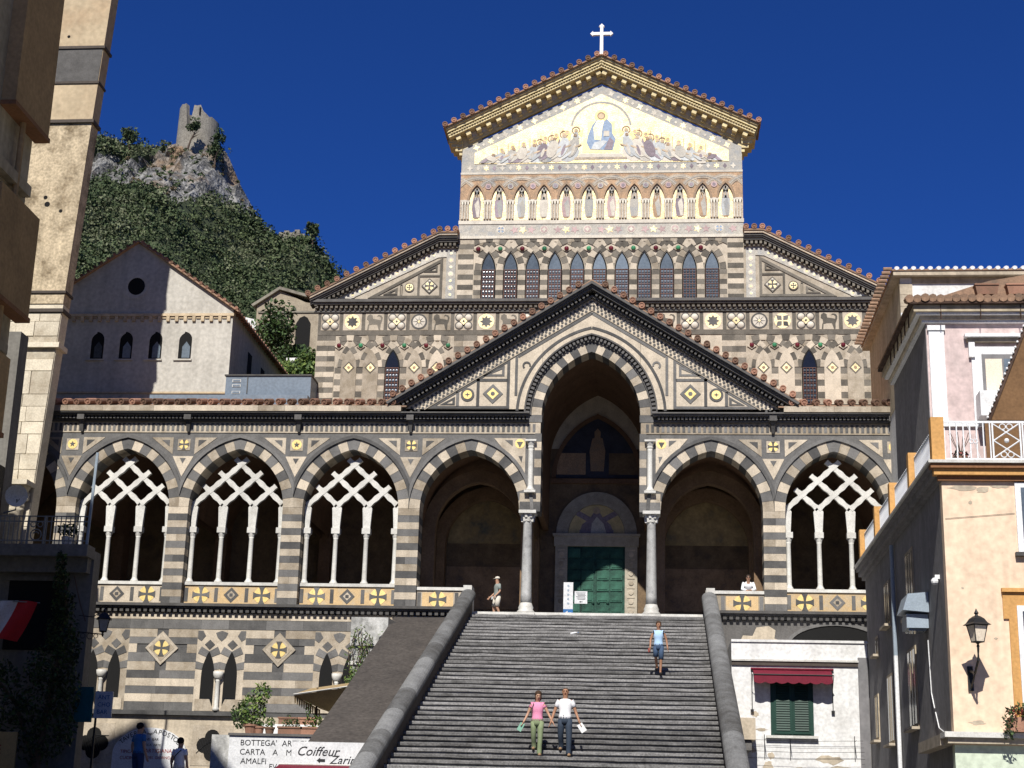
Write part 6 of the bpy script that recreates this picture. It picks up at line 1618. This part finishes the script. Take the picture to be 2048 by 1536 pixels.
# planters on the terrace
random.seed(41)
def pot(label, x, z, r, h, mats, n, fr, fs, box=None, y=-5.7, name='potted_plant'):
    e, A = newthing(name, label, 'potted plant', (x, y, z))
    m = MB()
    if box: m.box(x-box, x+box, y-.16, y+.16, z, z+h); m.box(x-box-.03, x+box+.03, y-.19, y+.19, z+h-.05, z+h+.005)
    else: m.lathe([(r*.7,0),(r*.95,h*.8),(r*1.08,h*.8),(r*1.08,h),(r*.9,h),(r*.85,h*.9),(.0001,h*.9)], (x,y,z), 14)
    A(m, 'pot', 'terracotta')
    m = MB(); leaves(m, (x, y, z+h+fr[2]*.75), fr, n, fs, len(mats)); A(m, 'foliage', mats); return e, A
e, A = pot('tall bright green shrub in a terracotta pot at the terrace corner', -11.15, -4.66, .24, .36, ['leaf_bright','leaf_green'], 520, (.5,.42,.62), .075)
A(MB().tube([(-11.15,-5.7,-4.35),(-11.1,-5.7,-3.9),(-11.0,-5.7,-3.4)], [.03,.025,.012], 5), 'stem', 'bark')
m = MB(); leaves(m, (-10.85,-5.7,-3.25), (.34,.3,.4), 230, .07, 2); A(m, 'foliage', ['leaf_bright','leaf_green']); m = MB(); leaves(m, (-11.55,-5.5,-4.0), (.4,.3,.5), 300, .07, 2); A(m, 'foliage', ['leaf_dark','leaf_green'])
pot('small terracotta pot with grey leaves next to the tall shrub', -10.86, -4.66, .17, .3, ['leaf_green','leaf_dark'], 90, (.16,.14,.12), .05)
pot('small terracotta pot with fresh green leaves, second from the shrub', -10.5, -4.66, .17, .28, ['leaf_bright','leaf_green'], 120, (.17,.15,.2), .05)
pot('moulded terracotta trough with grey green herbs on the terrace', -9.78, -4.66, .2, .3, ['leaf_green','leaf_dark'], 170, (.36,.14,.16), .05, .4)
pot('moulded terracotta trough with spiky green leaves by the slope', -8.98, -4.66, .2, .3, ['leaf_bright','leaf_dark'], 200, (.38,.14,.24), .06, .4)
pot('plain terracotta trough on the wall ledge behind the shrub', -10.45, -4.12, .2, .26, ['leaf_green'], 20, (.1,.1,.06), .04, .32, -3.2)
pot('terracotta trough with a thin upright plant behind the awning pole', -9.75, -4.12, .2, .26, ['leaf_green','leaf_dark'], 110, (.12,.1,.5), .05, .3, -3.2)
e, A = newthing('ledge_shelf', 'whitewashed ledge holding two terracotta troughs behind the pots', 'shelf', (-10, -3.2, -4.3))
A(B(-11.6, -8.4, -3.6, -2.9, -4.6, -4.125), 'shelf_body', 'whitewash')
# beige fringed parasol seen from below
pa, A = newthing('fringed_awning', 'brown canvas awning with a fringed edge beside the left slope', 'awning', (-8.7, -5.5, -3.4))
m = MB(); m.add([(-9.6,-6.3,-3.34),(-7.75,-6.3,-3.04),(-7.75,-4.8,-2.75),(-9.35,-4.8,-3.0)], [(0,1,2,3)]); m.add([(-9.6,-6.3,-3.31),(-7.75,-6.3,-3.01),(-7.75,-4.8,-2.72),(-9.35,-4.8,-2.97)], [(3,2,1,0)])
mk('awning_canvas', (.34,.25,.13), .9, .15, 2, None, 0, 0); A(m, 'cloth', 'awning_canvas')
m = MB()
for i in range(12):
    x = -9.6+i*.052; z = -3.34-.03*i; m.add([(x,-6.3+i*.12,z+.0),(x+.055,-6.3+(i+1)*.12,z-.03),(x+.05,-6.3+(i+1)*.12,z-.25),(x+.028,-6.3+i*.12+.06,z-.30)], [(0,1,2,3)])
A(m, 'fringe', 'awning_canvas', kind='stuff'); A(MB().add([(-9.6,-6.3,-3.35),(-9.0,-4.9,-3.66),(-8.3,-5.2,-3.9),(-7.75,-6.3,-3.05)], [(0,1,2,3)]), 'valance', 'awning_canvas')
A(MB().tube([(-9.0,-5.4,-4.66),(-9.0,-5.4,-3.0)], .035, 6), 'pole', 'dark_wood'); A(MB().tube([(-9.62,-6.32,-3.32),(-7.75,-6.32,-3.02)], .02, 5), 'edge_bar', 'marble')
# climbing plant on the pier and slope edge
cp, A = newthing('climbing_plant', 'sparse climbing plant on the white pier beside the dark slope', 'plant', (-8.6, -1.5, -2))
m = MB(); s2 = MB()
for k in range(9):
    x = -8.9+.12*k; z = -3.2+.3*random.random(); pth = [(x, -1.42, z)]
    for i in range(7): x += random.uniform(-.1,.16); z += random.uniform(.2,.48); pth.append((x, -1.44, min(z,.1)))
    s2.tube(pth, .012, 4)
    for q in pth[1:]: leaves(m, q, (.16,.05,.16), 7, .06, 2)
for k in range(6): leaves(m, (-8.75+.05*k, -1.6, -2.9+.16*k), (.2,.15,.25), 40, .07, 2)
A(s2, 'stem', 'bark'); A(m, 'foliage', ['leaf_green','leaf_bright'])
# great vine on the balcony house
vn, A = newthing('vine', 'huge dark vine climbing the shaded balcony house beside the flag', 'vine', (-17.2, -8.4, -6))
m = MB()
for (x, z, rx, rz_, n) in ((-17.35,.75,.16,.4,120),(-17.25,.1,.26,.5,200),(-17.1,-.7,.42,.55,300),(-17.05,-1.6,.6,.7,420),(-17.3,-2.7,.95,.8,600),(-16.75,-2.1,.45,.7,300),(-17.6,-3.8,1.0,.9,620),(-16.75,-3.6,.6,.9,420),(-17.4,-5.1,.9,.9,520),(-19.2,-3.1,.9,.6,380),(-18.6,-4.2,.7,.7,320),(-16.6,-4.8,.4,.6,200)): leaves(m, (x, -8.45, z), (rx, .35, rz_), n, .085, 2)
A(m, 'foliage', ['leaf_dark','leaf_green'])
m = MB(); m.tube([(-17.4,-8.3,-9.7),(-17.5,-8.3,-6),(-17.2,-8.3,-3),(-17.0,-8.3,-1),(-17.35,-8.3,1.0)], [.14,.12,.09,.06,.03], 7); m.tube([(-17.5,-8.3,-6),(-18.4,-8.3,-4),(-19.3,-8.3,-3)], [.08,.06,.03], 6); m.tube([(-16.95,-8.1,.3),(-16.7,-8.0,-.6),(-16.45,-8.0,-1.2)], .02, 5); A(m, 'stem', 'bark')
bp_, A = newthing('balcony_plant', 'pale leafed plant in a pot on the shaded iron balcony', 'potted plant', (-17.6, -7.7, 1.4))
m = MB(); m.lathe([(.15,0),(.2,.3)], (-17.5,-7.7,1.4), 10); A(m, 'pot', 'whitewash'); m = MB(); leaves(m, (-17.5,-7.7,1.95), (.35,.25,.3), 170, .08, 2); A(m, 'foliage', ['leaf_green','leaf_dark'])
# flower box of the cream house
fb2, A = newthing('window_planter', 'terracotta window planter with red and green trailing flowers on the cream house', 'planter', (10.7, -22.8, -5.2))
A(B(10.42, 11.8, -22.85, -22.5, -5.32, -5.0), 'trough', 'terracotta'); m = MB(); leaves(m, (10.75,-22.8,-4.88), (.42,.2,.2), 300, .05, 3); leaves(m, (10.4,-22.85,-5.2), (.18,.15,.35), 130, .05, 2); A(m, 'foliage', ['leaf_green','leaf_dark','leaf_red'])
# signs on the landing, litter
st, A = newthing('direction_stand', 'tall narrow white stand with a blue arrow panel in front of the bronze door', 'sign stand', (-.84, 1.5, .43))
A(B(-1.03, -.66, 1.47, 1.53, .80, 1.84), 'panel', 'board_white'); A(B(-1.03, -.66, 1.468, 1.532, .46, .798), 'blue_panel', 'ink_blue'); A(B(-1.0, -.69, 1.4, 1.6, .43, .459), 'foot', 'moulding_dark')
A(MB().prism([(-.98,.64),(-.86,.74),(-.86,.67),(-.71,.67),(-.71,.61),(-.86,.61),(-.86,.54)], 1.46, 1.467), 'arrow', 'board_white')
for k in range(5): A(MB().prism(disc(-.845, 1.70-.17*k, .045, 10), 1.464, 1.47), 'pictogram', 'blue_iron')
nb, A = newthing('notice_board', 'square white notice on a stand in front of the bronze door', 'sign stand', (-.35, 1.5, .43))
A(B(-.60, -.11, 1.48, 1.52, 1.02, 1.5), 'panel', 'board_white'); A(MB().tube([(-.35,1.55,.43),(-.35,1.55,1.4)], .02, 6), 'post', 'black_iron'); A(B(-.5, -.2, 1.45, 1.65, .43, .46), 'foot', 'black_iron')
for k in range(6): A(B(-.54+.03*(k % 3), -.17-.02*(k % 2), 1.474, 1.479, 1.43-.05*k, 1.445-.05*k), 'text_line', 'ink')
A(MB().prism([(-.42,1.09),(-.36,1.13),(-.36,1.1),(-.29,1.1),(-.29,1.08),(-.36,1.08),(-.36,1.05)], 1.474, 1.479), 'arrow', 'ink')
bt, A = newthing('plastic_bottle', 'empty white plastic bottle lying high on the stairs', 'bottle', (-.26, -4.55, -.93))
m = MB(); m.smooth = True; m.lathe([(.0001,0),(.035,.0),(.035,.17),(.015,.23),(.015,.26),(.0001,.26)], (0,0,0), 8, 'x'); m.xf(Matrix.Translation((-.42,-4.45,-.91)) @ Matrix.Rotation(-.25, 4, 'Y') @ Matrix.Rotation(.3, 4, 'Z')); A(m, 'body', 'white_trim'); A(MB().lathe([(.018,0),(.018,.03)], (-.17,-4.37,-.86), 6, 'x'), 'bottle_cap', 'ink_blue')
pf = MB(); pf.box(-18, -10.4, -26, -6.5, -9.74, -6.9); pf.box(-10.39, -7.4, -26, -14.6, -9.74, -7.2); pf.obj('terrace_pavement', 'paving', None, kind='structure')
# ------------------------------------------------------------------ people
mk('skin', (.46,.27,.18), .6, .1, 6, None, 0, 0); mk('skin_tan', (.36,.19,.115), .6, .1, 6, None, 0, 0)
for nm, c in (('cloth_white',(.78,.78,.80)),('cloth_pink',(.72,.27,.42)),('cloth_olive',(.22,.27,.15)),('denim',(.035,.05,.075)),('cloth_blue',(.40,.58,.80)),('denim_light',(.05,.085,.15)),('cloth_grey',(.24,.27,.25)),('cloth_cream',(.62,.58,.50)),('hair_dark',(.02,.013,.01)),('hair_brown',(.05,.028,.016)),('shoe',(.03,.025,.022)),('shoe_tan',(.28,.18,.1)),('cloth_navy',(.03,.05,.12)),('paper',(.75,.76,.74)),('paper_green',(.22,.42,.32))): mk(nm, c, .85, .12, 6, None, 0, .05)
DG = None
def skin_mesh(nodes, edges, mat, name, par, sub=2):
    names = list(nodes); idx = {n: i for i, n in enumerate(names)}
    me = bpy.data.meshes.new(name+'_src'); me.from_pydata([nodes[n][0] for n in names], [(idx[a], idx[b]) for a, b in edges], []); me.update()
    ob = bpy.data.objects.new(name+'_src', me); COL.objects.link(ob)
    sk = ob.modifiers.new('s', 'SKIN'); sk.use_smooth_shade = True
    for i, n in enumerate(names):
        r = nodes[n][1]; d = me.skin_vertices[0].data[i]; d.radius = r if isinstance(r, tuple) else (r, r); d.use_root = (i == 0)
    ss = ob.modifiers.new('u', 'SUBSURF'); ss.levels = sub; ss.render_levels = sub
    dg = bpy.context.evaluated_depsgraph_get()
    out = bpy.data.meshes.new_from_object(ob.evaluated_get(dg)); out.name = name; out.materials.clear(); out.materials.append(MATS[mat])
    bpy.data.objects.remove(ob)
    for p in out.polygons: p.use_smooth = True
    o = bpy.data.objects.new(name, out); COL.objects.link(o)
    if par: o.parent = par
    return o
V3 = Vector
def person(label, loc, rz, h, J, skin='skin', top='cloth_white', sleeve=.55, bottom='denim', leg=1.0, hair='hair_dark', hairstyle='short', shoe='shoe', slim=1., bust=0., look=(0,0), group=None, glasses=False, cap=None):
    e = thing('person', label, 'person', loc, rz, group); e.scale = (h/1.75,)*3
    D = dict(pel=(0,0,.95), wai=(0,.0,1.10), che=(0,.01,1.30), nec=(0,.01,1.47), hb=(0,-.005,1.555), hm=(0,-.015,1.63), ht=(0,-.005,1.70),
             shL=(-.165,.01,1.405), elL=(-.24,.03,1.13), wrL=(-.25,-.06,.89), shR=(.165,.01,1.405), elR=(.24,.03,1.13), wrR=(.25,-.06,.89),
             hiL=(-.09,0,.90), knL=(-.10,-.03,.50), anL=(-.10,.03,.09), hiR=(.09,0,.90), knR=(.10,-.03,.50), anR=(.10,.03,.09))
    D.update(J)
    D = {k: V3(v) for k, v in D.items()}
    s = slim
    N = dict(pel=(D['pel'], (.125*s,.095*s)), wai=(D['wai'], (.11*s,.08*s)), che=(D['che'], (.135*s,.09*s)), nec=(D['nec'], .058), hb=(D['hb'], (.072,.086)), hm=(D['hm'], (.086,.108)), ht=(D['ht']+V3((0,0,.012)), (.07,.088)))
    E = [('pel','wai'),('wai','che'),('che','nec'),('nec','hb'),('hb','hm'),('hm','ht')]
    for S_ in 'LR':
        sg = -1 if S_ == 'L' else 1
        N['sh'+S_] = (D['sh'+S_], .058*s); N['el'+S_] = (D['el'+S_], .040*s); N['wr'+S_] = (D['wr'+S_], .027)
        E += [('che','sh'+S_),('sh'+S_,'el'+S_),('el'+S_,'wr'+S_)]
        a = (D['wr'+S_]-D['el'+S_]).normalized(); side = V3((0,-1,0)); side = (side-a*side.dot(a)).normalized(); nrm = a.cross(side)
        pm = D['wr'+S_]+a*.06; N['pa'+S_] = (pm, (.032,.018)); E.append(('wr'+S_,'pa'+S_))
        for k in range(4):
            off = side*(.027-.018*k); ln = (.075,.085,.08,.062)[k]
            p1 = pm+a*.03+off; p2 = p1+a*ln*.5-nrm*sg*.004; p3 = p1+a*ln-nrm*sg*.02
            N['f%d1'%k+S_] = (p1, .009); N['f%d2'%k+S_] = (p2, .0085); N['f%d3'%k+S_] = (p3, .007); E += [('pa'+S_,'f%d1'%k+S_),('f%d1'%k+S_,'f%d2'%k+S_),('f%d2'%k+S_,'f%d3'%k+S_)]
        t1 = D['wr'+S_]+a*.035+side*.035; N['t1'+S_] = (t1, .011); N['t2'+S_] = (t1+a*.035+side*.02, .009); E += [('wr'+S_,'t1'+S_),('t1'+S_,'t2'+S_)]
        N['hi'+S_] = (D['hi'+S_], .088*s); N['kn'+S_] = (D['kn'+S_], .058*s); N['ca'+S_] = (D['kn'+S_].lerp(D['an'+S_], .35)+V3((0,.015,0)), .053*s); N['an'+S_] = (D['an'+S_], .036)
        N['to'+S_] = (D['an'+S_]+V3((sg*.03,-.13,-.05)), (.036,.028))
        E += [('pel','hi'+S_),('hi'+S_,'kn'+S_),('kn'+S_,'ca'+S_),('ca'+S_,'an'+S_),('an'+S_,'to'+S_)]
    skin_mesh(N, E, skin, 'body', e)
    # garments: lofted shells that follow the limbs
    def loft(m, rings, n=14, fold=.0):
        v = []
        for k, (c, rx, ry) in enumerate(rings):
            t = (rings[min(k+1, len(rings)-1)][0]-rings[max(k-1, 0)][0]).normalized()
            ax = V3((1,0,0)); ax = (ax-t*ax.dot(t)).normalized() if abs(t.x) < .85 else V3((0,1,0)).cross(t).normalized(); ay = t.cross(ax)
            for i in range(n):
                th = 2*PI*i/n; w_ = 1+random.uniform(-fold, fold)
                v.append(V3(c)+ax*rx*math.cos(th)*w_+ay*ry*math.sin(th)*w_)
        f = [(k*n+i, k*n+(i+1)%n, (k+1)*n+(i+1)%n, (k+1)*n+i) for k in range(len(rings)-1) for i in range(n)]
        m.add(v, f+[tuple(range(n))[::-1], tuple((len(rings)-1)*n+i for i in range(n))])
    pe, wa, cc, ne = D['pel'], D['wai'], D['che'], D['nec']
    m = MB(); m.smooth = True
    shl = (D['shL']+D['shR'])/2
    loft(m, [(pe+V3((0,0,.0)), .172*s, .132*s), (pe.lerp(wa,.5), .165*s, .125*s), (wa, .148*s, .112*s), (wa.lerp(cc,.5), .16*s, .122*s+bust*.4), (cc+V3((0,-bust,0)), .182*s, .132*s+bust), (cc.lerp(shl,.6), .192*s, .122*s), (shl+V3((0,0,.018)), .172*s, .096*s), (shl.lerp(ne,.55)+V3((0,0,.012)), .095*s, .078*s), (ne+V3((0,0,-.012)), .064, .062)], 16, .022)
    for S_ in 'LR':
        a_, b_, c_ = D['sh'+S_], D['el'+S_], D['wr'+S_]
        inn = a_.lerp(shl, .35)
        if sleeve > 0:
            if sleeve <= 1: loft(m, [(inn, .062, .066), (a_, .062*s, .070*s), (a_.lerp(b_, sleeve*.5), .062*s, .064*s), (a_.lerp(b_, sleeve), .062*s, .062*s)], 10, .03)
            else: loft(m, [(inn, .062, .066), (a_, .076*s, .08*s), (a_.lerp(b_, .5), .066*s, .066*s), (b_, .058*s, .058*s), (b_.lerp(c_, sleeve-1), .046*s, .046*s)], 10, .05)
    m.obj('shirt', top, e)
    m = MB(); m.smooth = True
    loft(m, [(wa.lerp(pe,.35), .145*s, .112*s), (pe+V3((0,0,.04)), .168*s, .128*s), (pe+V3((0,0,-.05)), .176*s, .135*s), (pe+V3((0,0,-.13)), .150*s, .11*s)], 14, .01)
    for S_ in 'LR':
        h_, k_, a_ = D['hi'+S_], D['kn'+S_], D['an'+S_]
        if leg >= 1: loft(m, [(h_+V3((0,0,.03)), .098*s, .115*s), (h_.lerp(k_,.4), .092*s, .098*s), (k_, .072*s, .076*s), (k_.lerp(a_,.5), .068*s, .07*s), (a_.lerp(k_,.06), .066, .07), (a_+V3((0,0,-.03)), .07, .078)], 12, .035)
        else: loft(m, [(h_+V3((0,0,.03)), .098*s, .115*s), (h_.lerp(k_,.45), .095*s, .1*s), (h_.lerp(k_, leg*1.85), .09*s, .09*s)], 12, .035)
    m.obj('trousers' if leg >= 1 else 'shorts', bottom, e)
    m = MB(); loft(m, [(wa.lerp(pe,.30), .150*s, .117*s), (wa.lerp(pe,.52), .160*s, .124*s)], 14); m.obj('belt', 'shoe', e)
    for S_ in 'LR':
        sg = -1 if S_ == 'L' else 1
        m = MB(); m.smooth = True; a = D['an'+S_]
        m.ball((a.x+sg*.018, a.y-.065, a.z-.045), .058, 8, (.85,2.0,.8)); m.obj('shoe', shoe, e)
    # head details
    hd = D['hm']; R_ = Matrix.Rotation(look[0], 4, 'Z') @ Matrix.Rotation(look[1], 4, 'X')
    def hp(x, y, z): return hd+R_.to_3x3() @ V3((x,y,z))
    def sm(nm, mat, lst):
        for c, r, q in lst:
            m = MB(); m.smooth = True; m.ball((0,0,0), r, 7, q); m.xf(Matrix.Translation(hp(*c)) @ R_); m.obj(nm, mat, e)
    sm('nose', skin, [((0,-.096,-.015), .018, (.8,1.1,1.5))]); sm('ear', skin, [((-.077,.005,-.01), .025, (.4,.8,1.2)), ((.077,.005,-.01), .025, (.4,.8,1.2))])
    sm('eye', 'hair_dark', [((-.031,-.082,.018), .012, (1.3,.6,.8)), ((.031,-.082,.018), .012, (1.3,.6,.8))]); sm('mouth', 'ink_red', [((0,-.086,-.052), .014, (1.7,.5,.45))]); sm('eyebrow', hair, [((-.031,-.087,.036), .012, (1.7,.5,.4)), ((.031,-.087,.036), .012, (1.7,.5,.4))])
    m = MB(); m.smooth = True
    if hairstyle == 'long': m.ball((0,.038,.04), .108, 10, (.92,.98,.95)); m.ball((0,.075,-.09), .075, 8, (1.15,.7,1.7)); m.ball((-.07,.0,-.05), .04, 7, (.6,.9,2)); m.ball((.07,.0,-.05), .04, 7, (.6,.9,2))
    elif hairstyle == 'bun': m.ball((0,.036,.04), .106, 10, (.92,.98,.95)); m.ball((0,.09,.08), .05, 8)
    elif hairstyle == 'bald': m.ball((0,.045,.012), .1, 10, (.95,.85,.85))
    else: m.ball((0,.034,.036), .106, 10, (.92,.98,.95))
    m.xf(Matrix.Translation(hd) @ R_); m.obj('hair', hair, e)
    if cap:
        m = MB(); m.smooth = True; m.lathe([(.108,0),(.108,.035),(.088,.08),(.0001,.115)], (0,0,.03), 14); m.smooth = False; m.prism([(-.06,0),(.06,0),(.055,-.01),(-.055,-.01)], 0, .01)
        m.add([(-.075,-.06,.035),(.075,-.06,.035),(.05,-.18,.02),(-.05,-.18,.02),(-.075,-.06,.045),(.075,-.06,.045),(.05,-.18,.028),(-.05,-.18,.028)], [(0,1,2,3),(7,6,5,4),(2,1,5,6),(3,2,6,7),(0,3,7,4)])
        m.xf(Matrix.Translation(hd) @ R_ @ Matrix.Translation((0,.012,.0))); m.obj('cap', cap, e)
    if glasses:
        m = MB()
        for sx_ in (-1, 1): m.box(sx_*.034-.027, sx_*.034+.027, -.104, -.092, .0, .036)
        m.box(-.08, .08, -.1, -.092, .026, .034); m.xf(Matrix.Translation(hd) @ R_); m.obj('sunglasses', 'ink', e)
    return e, D
def held(e, nm, c, size, mat, rot):
    m = MB(); m.box(-size[0]/2, size[0]/2, -size[1]/2, size[1]/2, -size[2], .03); m.xf(Matrix.Translation(c) @ Matrix.Rotation(rot[0], 4, 'Y') @ Matrix.Rotation(rot[1], 4, 'X')); return m.obj(nm, mat, e)
def tagh(o, lab, cat): return tag(o, lab, cat)
# couple walking down hand in hand: front feet on the lower step, back feet one step up
ST = .174
e, D = person('woman in a pink top and green trousers walking down hand in hand', (-.52, -17.86, -5.818), 0, 1.66,
    dict(anL=(-.09,.26,.27), knL=(-.10,.02,.58), anR=(.07,.0,.09), knR=(.09,-.05,.50), wrR=(.42,-.07,.93), elR=(.30,-.0,1.15), wrL=(-.36,-.07,.93), elL=(-.26,.03,1.15), hm=(.02,-.045,1.625), hb=(.005,-.02,1.55), ht=(.025,-.04,1.695)),
    top='cloth_pink', sleeve=.35, bottom='cloth_olive', hair='hair_brown', hairstyle='long', shoe='shoe_tan', slim=.94, bust=.015, look=(.2,.28))
held(e, 'green_leaflet', (-.40,-.10,.85), (.13,.02,.20), 'paper_green', (.5,0))
skin_mesh(dict(a=(V3((-.10,-.11,1.40)), .012), b=(V3((-.15,-.13,1.25)), .012), c=(V3((-.17,-.06,1.05)), .012), d=(V3((-.13,.05,1.44)), .012)), [('d','a'),('a','b'),('b','c')], 'bark', 'bag_strap', e)
e, D = person('man in a white T-shirt and dark jeans walking down hand in hand', (.20, -17.86, -5.818), 0, 1.78,
    dict(anL=(-.10,.26,.26), knL=(-.11,.02,.58), anR=(.10,.0,.09), knR=(.11,-.05,.50), wrL=(-.35,-.08,.87), elL=(-.28,.0,1.12), wrR=(.36,-.06,.90), elR=(.27,.02,1.13)),
    skin='skin_tan', top='cloth_white', sleeve=.55, bottom='denim', hair='hair_brown', hairstyle='bald', shoe='shoe_tan', look=(0,.12))
held(e, 'folded_map', (.39,-.10,.80), (.15,.02,.2), 'paper', (-.6,0))
e, D = person('woman in a pale blue top and denim shorts descending near the right parapet', (2.62, -9.98, -2.864), 0, 1.66,
    dict(anL=(-.05,.28,.27), knL=(-.09,.03,.58), anR=(.06,-.02,.09), knR=(.08,-.06,.50), wrL=(-.27,-.1,.90), elL=(-.26,.02,1.14), wrR=(.29,-.02,.91), elR=(.26,.04,1.14), hm=(.01,-.02,1.63)),
    skin='skin_tan', top='cloth_blue', sleeve=.12, bottom='denim_light', leg=.52, hair='hair_brown', hairstyle='bun', shoe='shoe', slim=.93, bust=.015, look=(.3,.05))
for sx_ in (-1, 1): skin_mesh(dict(a=(V3((sx_*.17,-.03,1.45)), .022), b=(V3((sx_*.15,-.1,1.34)), .02), c=(V3((sx_*.15,.09,1.38)), .02)), [('c','a'),('a','b')], 'ink', 'rucksack_strap', e)
held(e, 'purse', (-.30,-.12,.83), (.08,.04,.1), 'leaf_red', (0,0))
e, D = person('man in a cap, grey shirt and light shorts standing on the landing', (-3.66, 2.0, .43), -1.15, 1.68,
    dict(wrL=(-.22,-.22,.93), elL=(-.25,.0,1.13), wrR=(.21,-.16,.92), elR=(.24,.04,1.13), anL=(-.10,-.1,.09), knL=(-.1,-.1,.5), anR=(.10,.12,.09)),
    top='cloth_grey', sleeve=.75, bottom='cloth_cream', leg=.5, hair='hair_brown', shoe='shoe_tan', cap='cloth_cream', slim=1.1, glasses=True)
held(e, 'paper_sheet', (.2,-.28,.86), (.2,.02,.08), 'paper', (0,0))
e, D = person('person in a white shirt and sunglasses leaning on the right balustrade', (6.02, .86, .43), 0, 1.72,
    dict(pel=(0,.12,.92), wai=(0,.08,1.07), che=(0,-.04,1.26), nec=(0,-.13,1.41), hb=(0,-.16,1.49), hm=(0,-.18,1.565), ht=(0,-.175,1.635), shL=(-.18,-.08,1.35), shR=(.18,-.08,1.35), elL=(-.24,-.28,1.10), elR=(.24,-.28,1.10), wrL=(-.03,-.42,1.02), wrR=(.04,-.44,1.04), hiL=(-.09,.12,.88), hiR=(.09,.12,.88), knL=(-.1,.05,.49), knR=(.1,.1,.49), anL=(-.1,.1,.09), anR=(.1,.18,.09)),
    top='cloth_white', sleeve=1.7, bottom='denim', hair='hair_dark', glasses=True)
e, D = person('man in a blue shirt standing in deep shade before the tavern board', (-11.0, -18, -6.9), 2.6, 1.72, {}, top='ink_blue', sleeve=.55, bottom='cloth_navy')
e, D = person('person in a pale top with a shoulder strap standing in deep shade', (-9.88, -18, -7.2), 2.9, 1.66, {}, top='cloth_white', sleeve=.5, bottom='cloth_cream', hairstyle='short')
skin_mesh(dict(a=(V3((-.12,.14,1.42)), .014), b=(V3((.05,.17,1.25)), .014), c=(V3((.16,.1,1.05)), .014)), [('a','b'),('b','c')], 'ink', 'bag_strap', e)
